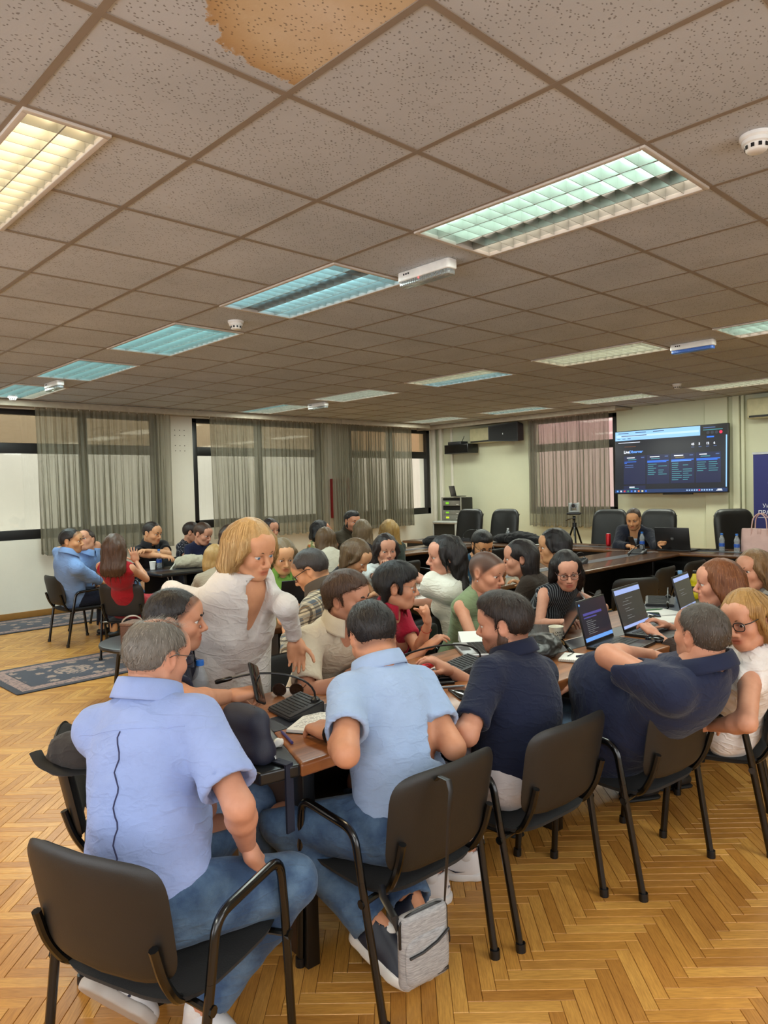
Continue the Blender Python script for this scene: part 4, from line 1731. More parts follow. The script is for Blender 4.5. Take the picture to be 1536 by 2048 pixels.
        if b:
            F.ell(s.hip + s.up * .17 * sc + s.F * (.06 + b * .5), np.array([.135 * w, .10 + b, .155]) * sc + off, .06, 'u', R)
        if s.fem:
            for sg in (-1, 1):
                F.ell(s.nb - s.up * .205 * sc + s.SF * .078 * sc + s.SL * sg * .072 * sc, np.array([.060, .050, .058]) * sc + off, .03, 'u', RS)
        if lower:
            F.ell(s.hip + s.up * .05 * sc, np.array([(.165 if s.fem else .150) * w, .115 * w, .125]) * sc + off + waist * .7, k, 'u', R)

    def arm(s, F, sd, off=0.0, t0=0.0, t1=2.0, k=.03, fore=True, r=(.050, .041, .041, .0265)):
        S, e, w_, hd, hn, hp = s.arms[sd]
        g = s.sc * (.80 if s.fem else .96) * s.k.get('armw', 1.0)
        r = [q * g for q in r]
        if t1 <= 1.0:
            F.cone(S, S + (e - S) * t1, r[0] + off, r[0] + (r[1] - r[0]) * t1 + off, k)
            return
        F.cone(S, e, r[0] + off, r[1] + off, k)
        m = e + (w_ - e) * .28
        if t1 >= 2:
            F.cone(e, m, r[2] * .98 + off, r[2] * 1.05 + off, .02)
            F.cone(m, w_, r[2] * 1.03 + off, r[3] + off, .02)
        else:
            q = e + (w_ - e) * (t1 - 1)
            F.cone(e, q, r[2] * 1.02 + off, r[2] + (r[3] - r[2]) * (t1 - 1) + off, .02)

    def leg(s, F, sd, off=0.0, t1=2.0, k=.04, r=(.092, .062, .058, .040)):
        hj, kn, an, toe = s.legs[sd]
        g = s.sc * (1 + (s.w - 1) * .5)
        r = [q * g for q in r]
        F.cone(hj, kn, r[0] + off, r[1] + off, k)
        m = kn + (an - kn) * .3
        end = kn + (an - kn) * min(t1 - 1, 1)
        F.cone(kn, m, r[2] + off, r[2] * 1.05 + off, .02)
        F.cone(m, end, r[2] * 1.03 + off, r[3] + (0 if t1 >= 2 else .004) + off, .02)

    def foot(s, sd):
        hj, kn, an, toe = s.legs[sd]
        tilt = s.k.get('shoe', {}).get('tilt', {}).get(sd)
        th = unit(np.array([toe[0], toe[1], 0])) if tilt is None else toe
        f, l, u = frame_from(th, vec(0, 0, 1) if tilt is None else np.asarray(tilt, float))
        z0 = an - u * .085 if tilt is not None else vec(an[0], an[1], 0)
        return f, l, u, z0

    def bounds(s, extra=.2):
        pts = [s.hip, s.nb, s.sl, s.sr, s.hc] + [q for a in s.arms.values() for q in a[1:3]] + [q for l in s.legs.values() for q in l[1:3]]
        pts = np.array(pts)
        return pts.min(0) - extra, pts.max(0) + extra


def attrs(me, name, typ, data):
    a = me.attributes.new(name, typ, 'POINT')
    key = {'FLOAT': 'value', 'FLOAT_VECTOR': 'vector', 'FLOAT_COLOR': 'color'}[typ]
    a.data.foreach_set(key, np.ascontiguousarray(data, f32).ravel())


def head_tint(V, opt):
    """lips, cheeks, stubble and ears of a face, in head space"""
    n = len(V)
    x, y, z = V[:, 0], V[:, 1], V[:, 2]
    c = np.ones((n, 4), f32)
    g = lambda cx, cy_, cz, rx, ry, rz: np.exp(-(((x - cx) / rx) ** 2 + ((np.abs(y) - cy_) / ry) ** 2 + ((z - cz) / rz) ** 2))
    lip = np.clip(1.6 * (g(.100, 0, -.0595, .02, .0235, .0060) + g(.098, 0, -.0705, .02, .020, .0068)), 0, 1)
    lipc = np.array(opt.get('lip', (.76, .47, .46)))
    for i in range(3):
        c[:, i] *= 1 + (lipc[i] - 1) * lip
    crease = np.clip(1.5 * g(.104, 0, -.0648, .02, .0225, .0018), 0, 1)
    blush = .9 * g(.07, .040, -.028, .04, .022, .022) + .5 * g(.115, 0, -.03, .02, .015, .012) + .5 * g(-.01, .08, -.01, .03, .012, .03)
    c[:, 1] *= 1 - .12 * blush - .30 * crease
    c[:, 2] *= 1 - .12 * blush - .30 * crease
    c[:, 0] *= 1 - .30 * crease
    lash = np.clip(1.4 * (g(.092, .0318, .0040, .012, .0150, .0022)), 0, 1) * opt.get('lash', .85)
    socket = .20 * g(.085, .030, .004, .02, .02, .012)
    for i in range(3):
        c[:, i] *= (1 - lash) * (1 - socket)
    st = opt.get('stubble', 0)
    if st:
        jaw = np.clip((-.030 - z) / .02, 0, 1) * np.clip((x + .012) / .02, 0, 1)
        mou = np.clip(1.2 * g(.100, 0, -.064, .03, .020, .011), 0, 1)
        cheek = g(.07, .034, -.034, .03, .02, .022)
        m = st * jaw * (1 - .85 * mou) * (1 - .8 * cheek) * np.clip((z + .135) / .02, 0, 1)
        sc_ = np.array(opt.get('stubc', (.30, .26, .25)))
        for i in range(3):
            c[:, i] *= 1 + (sc_[i] - 1) * m
    sk = opt.get('scalp', 0)
    if sk:
        q = -.75 * (x - .088) + .66 * (z - .068)
        m = sk * np.clip(q / .012, 0, 1) * np.clip((z + .075) / .02, 0, 1) * (1 - np.clip(1.3 * g(-.012, .078, -.008, .024, .02, .036), 0, 1))
        sc_ = np.array(opt.get('scalpc', (.36, .36, .38)))
        for i in range(3):
            c[:, i] *= 1 + (sc_[i] - 1) * m
    return c


def strands(F, seeds, dirf, length, width, off, steps, rng, taper=True, lift=0.0):
    """thin ribbons that follow the surface of field F along dirf(points)"""
    N = len(seeds)
    Pn = seeds.copy()
    path, wid = [], []
    ln = length * rng.uniform(.55, 1.2, N)[:, None] / steps
    for st in range(steps + 1):
        n = F.grad(Pn)
        d = F.sample(Pn)[:, None]
        Pn = Pn - n * np.clip(d - (off + lift * st / steps), -.01, .01)
        path.append(Pn.copy())
        t = dirf(Pn)
        t = t - n * (t * n).sum(1, keepdims=True) * .85
        t /= np.linalg.norm(t, axis=1, keepdims=True) + 1e-9
        sd = np.cross(t, n); sd /= np.linalg.norm(sd, axis=1, keepdims=True) + 1e-9
        wid.append(sd)
        Pn = Pn + t * ln
    V = np.empty((N, steps + 1, 2, 3))
    for st in range(steps + 1):
        w_ = width * (1 - .8 * (st / steps) ** 2 if taper else 1)
        V[:, st, 0] = path[st] - wid[st] * w_ / 2
        V[:, st, 1] = path[st] + wid[st] * w_ / 2
    b = (np.arange(N) * (steps + 1) * 2)[:, None]
    Q = []
    for st in range(steps):
        o = b + st * 2
        Q.append(np.concatenate([o, o + 1, o + 3, o + 2], 1))
    val = np.repeat(.25 + .45 * rng.random(N), (steps + 1) * 2)
    return V.reshape(-1, 3), np.concatenate(Q), val


def make_person(**k):
    s = P(**k)
    near = k.get('near', 1)          # 2 close, 1 middle, 0 far
    hb = (.020, .0175, .0138)[near]
    hh = (.0078, .0066, .0047)[near]
    hd_ = (.0090, .0078, .0054)[near]
    sc = s.sc
    root = thing('person', k['label'], 'person', (float(s.hip[0]), float(s.hip[1]), 0), 0)
    org = np.array([s.hip[0], s.hip[1], 0])
    skin = skin_mat(k.get('skin', (206, 156, 126)))

    def link(name, V, Q, mat, parent=root, cl=True, tint=None, strand=None):
        if len(V) == 0:
            return None
        me = np_mesh(name, V - org, Q)
        me.materials.append(mat)
        if cl:
            q = V - s.hip
            attrs(me, 'cl', 'FLOAT_VECTOR', np.stack([q @ s.SL, q @ s.SF, q @ s.up], 1))
        if tint is not None:
            attrs(me, 'tint', 'FLOAT_COLOR', tint)
        if strand is not None:
            attrs(me, 'strand', 'FLOAT', strand)
        o = obj(name, me, root)
        if parent is not root:
            o.parent = parent
        return o
    s.link = link
    # ---------------- skin: trunk, limbs, neck, head and hands in one mesh
    lo, hi = s.bounds(.17)
    F = Field(lo, hi, hb)
    s.trunk(F)
    nr = (.047 if s.fem else .057) * sc * k.get('neckw', 1.0)
    hbase = s.hc - s.hu * .05 - s.hf * .022
    F.cone(s.nb - s.up * .05, hbase, nr * 1.12, nr, .035)
    for sd in 'lr':
        s.arm(F, sd)
        s.leg(F, sd)
        an = s.legs[sd][2]
        ff, fl, fu, fz = s.foot(sd)
        F.cone(an, fz + fu * .050, .031, .024, .02)
        F.cone(fz + fu * .048, fz + fu * .034 + ff * .09, .022, .014, .02)
    parts = [F.mesh()]
    tints = [np.ones((len(parts[0][0]), 4), f32)]
    Hm = np.stack([s.hf, s.hl, s.hu], 1)
    hV, hQ = head_mesh(hh, s.fem)
    fw_ = k.get('facew', 1.0)
    hVs = hV * np.array([1, fw_, 1])
    parts.append((s.hc + (hVs * s.hs) @ Hm.T, hQ))
    tints.append(head_tint(hV, k.get('face', {})))
    for sd, sg in (('l', 1), ('r', -1)):
        S, e, w_, hd, hn, hp = s.arms[sd]
        V, Q = hand_mesh(hd_, hp)
        z = unit(hn - hd * (hn @ hd))
        y = np.cross(z, hd)             # left hand palm down: the thumb points to its right
        M = np.stack([hd, -y if sg > 0 else y, z], 1)
        hsz = sc * (.90 if s.fem else 1.0)
        V2 = w_ + (V * hsz) @ M.T
        if np.linalg.det(M) < 0:
            Q = Q[:, ::-1]
        parts.append((V2, Q))
        tn = np.ones((len(V), 4), f32)
        tip = np.clip((V[:, 0] - .10) / .08, 0, 1)[:, None] * np.array([0, .08, .08, 0])
        tints.append((tn - tip).astype(f32))
    o_ = 0
    VV, QQ = [], []
    for V, Q in parts:
        VV.append(V); QQ.append(Q + o_); o_ += len(V)
    link('body', np.concatenate(VV), np.concatenate(QQ), skin, cl=False, tint=np.concatenate(tints))
    # ---------------- eyes, brows
    hw = lambda p: s.hc + (np.asarray(p, float) * np.array([1, fw_, 1]) * s.hs) @ Hm.T
    if near >= 0 and not k.get('noface'):
        gz = k.get('gaze', (0, -.1))
        for sg in (-1, 1):
            b = MB().lathe([(math.sin(a) * .0122, -math.cos(a) * .0122) for a in np.linspace(.02, math.pi - .02, 8)], 12)
            b.f = [q for q in b.f]
            V = np.array(b.v)
            R = np.array(Matrix.Rotation(gz[0], 3, 'Z') @ Matrix.Rotation(-gz[1], 3, 'Y') @ Matrix.Rotation(math.pi / 2, 3, 'Y'))
            V = V @ R.T + np.array([.0795, sg * .0318, .0008])
            bb = MB(); bb.v = [tuple(q - org) for q in hw(V)]; bb.f = b.f
            ey = bb.build('eye', plain('eye white', srgb(214, 206, 198), .25, var=.02), root)
            ir = MB()
            for r_, dx, mt in ((.0062, .0119, plain('iris ' + k.get('iris', 'brown'), srgb(*{'brown': (58, 38, 26), 'blue': (84, 110, 132), 'green': (88, 96, 70)}[k.get('iris', 'brown')]), .2, var=.2)),):
                V = np.array([(dx - .0012 + .0018 * math.cos(min(1, rr / r_) * 1.2), rr * math.cos(a), rr * math.sin(a)) for rr in (0.0004, r_ * .5, r_) for a in np.linspace(0, 2 * math.pi, 13)[:-1]])
                R2 = np.array(Matrix.Rotation(gz[0], 3, 'Z') @ Matrix.Rotation(-gz[1], 3, 'Y'))
                V = V @ R2.T + np.array([.0795, sg * .0318, .0008])
                ir.v = [tuple(q - org) for q in hw(V)]
                ir.f = [(i * 12 + a, i * 12 + (a + 1) % 12, (i + 1) * 12 + (a + 1) % 12, (i + 1) * 12 + a) for i in range(2) for a in range(12)] + [tuple(range(12))]
                ir.build('iris', mt, ey)
        bc = k.get('brow', k.get('hairc', (60, 44, 34)))
        bt = .0030 if s.fem else .0046
        for sg in (-1, 1):
            bo = .0015 if s.fem else .005
            ps = [(.0955 + bo, sg * .012, .0195), (.0962 + bo, sg * .023, .0250), (.0915 + bo, sg * .036, .0268), (.0790 + bo, sg * .049, .0200)]
            ps = [tuple(hw(p) - org) for p in ps]
            q = [Vector(p) for p in ps]
            path = []
            for i in range(3):
                for t_ in (0, .33, .66):
                    path.append(q[i].lerp(q[i + 1], t_))
            path.append(q[3])
            n_ = len(path)
            MB().tube(path, [bt * (.75 + .5 * math.sin(math.pi * (i + 1) / (n_ + 1))) * (1 - .5 * (i / n_) ** 2) for i in range(n_)], 6).build('eyebrow', hair_mat(bc), root)
    s.hw, s.root, s.org, s.near = hw, root, org, near
    dress(s, **k)
    hair(s, **k)
    if k.get('glasses'):
        glasses(s, k['glasses'])
    return s


def glasses(s, kind):
    col, r, rim = kind
    m = plain('spectacle frame %d %d %d' % col, srgb(*col), .3)
    b = MB()
    org = s.org
    for sg in (-1, 1):
        c = (.1035, sg * .0325, -.001)
        ps = []
        for a in np.linspace(0, 2 * math.pi, 21)[:-1]:
            ca, sa = math.cos(a), math.sin(a)
            yy = .0245 * math.copysign(abs(ca) ** .75, ca); zz = .0185 * math.copysign(abs(sa) ** .75, sa)
            ps.append(tuple(s.hw((c[0] - .10 * (abs(yy + c[1] * sg * sg) * .12), c[1] + yy, c[2] + zz)) - org))
        b.tube(ps, r, 6, closed=True)
        b.tube([tuple(s.hw(p) - org) for p in ((.098, sg * .056, .008), (.080, sg * .073, .010), (.0, sg * .083, .012), (-.022, sg * .082, .002))], r, 6)
    b.tube([tuple(s.hw(p) - org) for p in ((.104, -.009, .004), (.107, 0, .006), (.104, .009, .004))], r, 6)
    g = b.build('glasses', m, s.root)
    gm = MATS.get('lens') or glass_mat('lens', (.93, .95, .96, 1), .09)
    MATS['lens'] = gm
    for sg in (-1, 1):
        l = MB()
        ps = [tuple(s.hw((.1025 - .004 * abs(math.cos(a)), sg * .0325 + .0235 * math.cos(a), -.001 + .0175 * math.sin(a))) - org) for a in np.linspace(0, 2 * math.pi, 17)[:-1]]
        l.add(ps, [tuple(range(16))])
        l.build('lens', gm, g)


# ---------------------------------------------------------------- clothes
def clothed_arm_cut(F, s, sd, t1, r_in):
    """opens the end of a sleeve so the arm comes out of it"""
    S, e, w_, hd, hn, hp = s.arms[sd]
    if t1 <= 1:
        a = S + (e - S) * (t1 - .05); b = S + (e - S) * (t1 + .35); d = unit(e - S); p = S + (e - S) * t1
    else:
        a = e + (w_ - e) * (t1 - 1 - .10); b = e + (w_ - e) * (t1 - 1 + .25); d = unit(w_ - e); p = e + (w_ - e) * (t1 - 1)
    # flat end
    m = .14
    sl = F.sub(p - m, p + m)
    if sl is not None:
        X, Y, Z = F.grid(sl)
        px, py, pz = X - f32(p[0]), Y - f32(p[1]), Z - f32(p[2])
        ax = px * f32(d[0]) + py * f32(d[1]) + pz * f32(d[2])
        rad = np.sqrt(np.maximum(px * px + py * py + pz * pz - ax * ax, 0))
        cyl = np.maximum(np.maximum(-ax, rad - f32(.105)), ax - f32(.12))
        F.D[sl] = np.maximum(F.D[sl], -cyl)
    F.cone(a, b, r_in, r_in, 0, 's')


def dress(s, **k):
    near = s.near
    hb = (.018, .0138, .0098)[near]
    sc = s.sc
    top = k['top']
    kind = top.get('kind', 'tee')
    mat = top['mat']
    slv = top.get('sleeve', .62)
    off = top.get('off', .013)
    waist = top.get('waist', .012)
    hem = top.get('hem', -.055)
    pts = [s.hip, s.nb, s.sl, s.sr]
    for sd in 'lr':
        S, e, w_ = s.arms[sd][:3]
        if slv > 0:
            pts.append(S + (e - S) * min(slv, 1))
            if slv > 1:
                pts.append(e); pts.append(e + (w_ - e) * (slv - 1))
    pts = np.array(pts)
    F = Field(pts.min(0) - .24 - k.get('belly', 0), pts.max(0) + .24 + k.get('belly', 0), hb)
    s.trunk(F, off, waist)
    if top.get('skirt'):
        F.cone(s.hip + s.up * .05, s.hip - s.up * top['skirt'], .16 * sc + off, .20 * sc + off, .06, 'u', s.F, 1.25)
    # sleeves
    g = sc * (.82 if s.fem else .96) * k.get('armw', 1.0)
    so = top.get('soff', .010)
    for sd in 'lr':
        S, e, w_ = s.arms[sd][:3]
        if slv <= 0:
            continue
        if slv <= 1:
            t1 = slv
            F.cone(S, S + (e - S) * t1, .051 * g + so, .051 * g - .011 * g * t1 + so + top.get('flare', .004), .035)
            ra = .051 * g - .011 * g * t1 + so + top.get('flare', .004)
            F.cone(S + (e - S) * (t1 - .07), S + (e - S) * t1, ra + .002, ra + .002, .004)
            clothed_arm_cut(F, s, sd, t1, ra - max(.010, 1.6 * hb))
        else:
            F.cone(S, e, .051 * g + so, .047 * g + so, .035)
            q = e + (w_ - e) * (slv - 1)
            rq = (.043 + (.028 - .043) * (slv - 1)) * g + so * .8
            F.cone(e, q, .047 * g + so, rq, .025)
            F.cone(q - (w_ - e) * .10, q, rq + .003, rq + .003, .006)
            clothed_arm_cut(F, s, sd, slv, rq - max(.008, 1.35 * hb))
    if slv <= 0:
        # armholes
        for sd, sg in (('l', 1), ('r', -1)):
            S, e = s.arms[sd][:2]
            d = unit(e - S)
            c = S + s.SL * sg * top.get('hole', .028)
            F.cone(c - d * .02 + s.SL * sg * .03 + s.up * .07, c + d * .085 + s.SL * sg * .035, .056 * sc, .060 * sc, .01, 's')
    if top.get('wr', 1):
        F.wrinkle(top.get('wamp', .0026), .12, len(k['label']) * 7 + 1, None, 4)
        F.wrinkle(top.get('wamp', .0026) * .8, .055, len(k['label']) * 5 + 3, s.up, 5)
    # neck opening
    nr = (.050 if s.fem else .060) * sc * k.get('neckw', 1.0)
    hb_ = s.hc - s.hu * .05 - s.hf * .022
    nd = unit(hb_ - s.nb)
    no = top.get('neck', .012)
    F.cone(s.nb + nd * (.048 if top.get('collar') else .030) + s.SF * .012, s.nb + nd * .20 + s.SF * .0, nr + no, nr + no + .05, 0, 's')
    F.cut(s.nb + nd * .062, nd)
    vd = top.get('vneck', 0)
    if vd:
        a = s.nb + s.SF * .07 + s.up * .02
        F.cone(a, s.nb - s.up * vd + s.SF * ((.125 if s.fem else .118) + off), .060, .020, .012, 's')
    F.cut(s.hip + s.up * hem, -s.up)
    if top.get('open'):
        F.cone(s.nb + s.SF * .06, s.hip + s.up * .1 + s.SF * .2, .035, .06, .01, 's')
    V, Q = F.mesh()
    name = top.get('name', 'shirt')
    sh = s.link(name, V, Q, mat)
    s.topF = F
    # collar
    if top.get('collar'):
        collar(s, top, nd, nr, sh)
    if top.get('under') is not None:
        G = Field(s.nb - .3, s.nb + .2, .010)
        R = np.array([s.SL, s.SF, s.up])
        G.ell(s.nb - s.up * .165 * sc - s.SF * .004, np.array([.150, .112, .185]) * sc, .05, 'u', R)
        if s.fem:
            for sg in (-1, 1):
                G.ell(s.nb - s.up * .205 * sc + s.SF * .078 * sc + s.SL * sg * .06 * sc, np.array([.060, .060, .062]) * sc, .03, 'u', R)
        G.cut(s.nb - s.up * .075 * sc, s.up)
        V, Q = G.mesh(); s.link('camisole' if s.fem else 'undershirt', V, Q, top['under'])
    # lower body
    lw = k.get('low', {'mat': cloth_mat('dark trousers', (30, 31, 38))})
    t1 = lw.get('len', 1.93)
    pts = np.array([s.hip] + [q for l in s.legs.values() for q in l[1:3]])
    G = Field(pts.min(0) - .2, pts.max(0) + .2, hb * lw.get('res', 1.9))
    R = np.array([s.L, s.F, s.up])
    G.ell(s.hip + s.up * .045 * sc, np.array([(.165 if s.fem else .150) * s.w, .116 * s.w, .120]) * sc + .008, .05, 'u', R)
    b = k.get('belly', 0)
    lo_ = lw.get('off', .014)
    if lw.get('kind') == 'skirt':
        hl, hr = s.legs['l'], s.legs['r']
        for t_ in (0, .5, 1.0):
            a = hl[0] + (hl[1] - hl[0]) * t_; c = hr[0] + (hr[1] - hr[0]) * t_
            G.cone(a, c, .095, .095, .06)
        for (hj, kn, an, toe) in (hl, hr):
            G.cone(hj, kn, .105, .085, .06)
            G.cone(kn, kn + (an - kn) * max(t1 - 1, 0.02), .085, .09, .05)
    else:
        for sd in 'lr':
            s.leg(G, sd, lo_, t1)
            hj, kn, an, toe = s.legs[sd]
            end = kn + (an - kn) * min(t1 - 1, 1)
            G.cone(kn + (an - kn) * .55, end, .060 * sc, lw.get('cuff', .066), .02)
            d = unit(an - kn)
            m = .13
            sl = G.sub(end - m, end + m)
            if sl is not None:
                X, Y, Z = G.grid(sl)
                px, py, pz = X - f32(end[0]), Y - f32(end[1]), Z - f32(end[2])
                ax = px * f32(d[0]) + py * f32(d[1]) + pz * f32(d[2])
                rad = np.sqrt(np.maximum(px * px + py * py + pz * pz - ax * ax, 0))
                G.D[sl] = np.maximum(G.D[sl], -np.maximum(np.maximum(-ax, rad - f32(.10)), ax - f32(.12)))
            G.cone(end - d * .03, end + d * .1, lw.get('cuff', .066) - .014, lw.get('cuff', .066) - .014, 0, 's')
    G.wrinkle(.003, .07, len(k['label']), None, 5)
    G.cut(s.hip + s.up * .115 * sc, s.up)
    V, Q = G.mesh()
    s.link(lw.get('name', 'trousers'), V, Q, lw['mat'])
    # shoes
    shoes(s, k.get('shoe', {}))


def collar(s, top, nd, nr, parent):
    """a folded shirt collar: stand and fall"""
    kind = top['collar']
    R0 = nr + top.get('neck', .012)
    base = s.nb + nd * .026 + s.SF * .008
    f, l = unit(s.SF - nd * (s.SF @ nd)), None
    l = np.cross(nd, f)
    gap = math.radians(top.get('gap', 11))
    hgt = .036 if kind == 'polo' else .042
    b = MB()
    N = 36
    rows = []
    prof = [(0.002, -.004), (-.004, hgt * .7), (-.002, hgt), (.006, hgt * .98), (.013, hgt * .5), (.020, -.006), (.022, -.016)]
    for (dr, dz) in prof:
        row = []
        for i in range(N + 1):
            a = gap + (2 * math.pi - 2 * gap) * i / N
            fr = abs(math.cos(a / 2)) ** 3      # towards the front
            r = R0 + dr + .010 * fr
            z = dz - .030 * fr * (1.0 if dr > .003 else .8)
            if dr > .012:
                z -= .012 * fr
            row.append(tuple(base + f * (r * math.cos(a) * 1.05) + l * (r * math.sin(a) * 1.08) + nd * z - s.org))
        rows.append(row)
    for row in rows:
        b.v.extend(row)
    W = N + 1
    for j in range(len(prof) - 1):
        for i in range(N):
            b.f.append((j * W + i, j * W + i + 1, (j + 1) * W + i + 1, (j + 1) * W + i))
    o = b.build('collar', top.get('cmat', top['mat']), s.root, angle=80)
    md = o.modifiers.new('thickness', 'SOLIDIFY'); md.thickness = .0025
    return o


def shoes(s, spec):
    col = spec.get('col', (28, 28, 30))
    sole = spec.get('sole', (22, 22, 22))
    kind = spec.get('kind', 'shoe')
    um = plain('shoe upper %d %d %d' % col, srgb(*col), .5, var=.06)
    sm = plain('shoe sole %d %d %d' % sole, srgb(*sole), .6, var=.05)
    for sd in 'lr':
        hj, kn, an, toe = s.legs[sd]
        f, l, u, z0 = s.foot(sd)
        h = .0065 if s.near == 2 and kind == 'sneaker' else .018
        ln = .98 if not s.fem else .88
        G = Field((-.12, -.08, -.02), (.24, .08, .16), h)
        G.cone((-.035, 0, .045), (.02, 0, .055), .036, .040, .03)
        G.cone((.02, 0, .050), (.125, -.002, .030), .044, .036, .04)
        G.cone((.11, -.012, .026), (.155, -.006, .026), .030, .026, .03)
        G.cone((.11, .014, .026), (.140, .010, .026), .028, .024, .03)
        if kind == 'sneaker':
            G.cone((-.018, 0, .06), (-.022, 0, .098), .040, .041, .03)
            G.cone((-.01, 0, .085), (.07, 0, .060), .034, .036, .03)
        G.cut((0, 0, .018), (0, 0, -1))
        if kind != 'sneaker':
            G.cone((-.02, 0, .10), (.05, 0, .11), .036, .036, .01, 's')
        else:
            G.cone((-.016, 0, .085), (-.016, 0, .18), .031, .036, .004, 's')
        V, Q = G.mesh()
        M = np.stack([f, l, u], 1)
        o = s.link('shoe', z0 + (V * ln) @ M.T, Q, um)
        S = Field((-.12, -.09, -.03), (.24, .09, .08), h)
        S.cone((-.035, 0, .02), (.03, 0, .02), .046, .046, .02)
        S.cone((.03, 0, .02), (.115, .0, .02), .044, .046, .03)
        S.cone((.115, -.004, .02), (.150, .0, .02), .045, .034, .03)
        S.cut((0, 0, .034 if kind == 'sneaker' else .022), (0, 0, 1)); S.cut((0, 0, 0), (0, 0, -1))
        V, Q = S.mesh()
        s.link('sole', z0 + (V * ln) @ M.T, Q, sm)
        if kind == 'sneaker':
            K = Field(np.minimum(an, kn) - .2, np.maximum(an, kn) + .12, max(h, .008))
            d = unit(kn - an)
            K.cone(an - d * .02, an + d * .16, .039 * s.sc, .044 * s.sc, .01)
            V, Q = K.mesh()
            s.link('sock', V, Q, plain('white sock', srgb(216, 214, 212), .95, bump=.4, bscale=160))
        s.k.setdefault('_shoe', {})[sd] = (z0, M, ln)


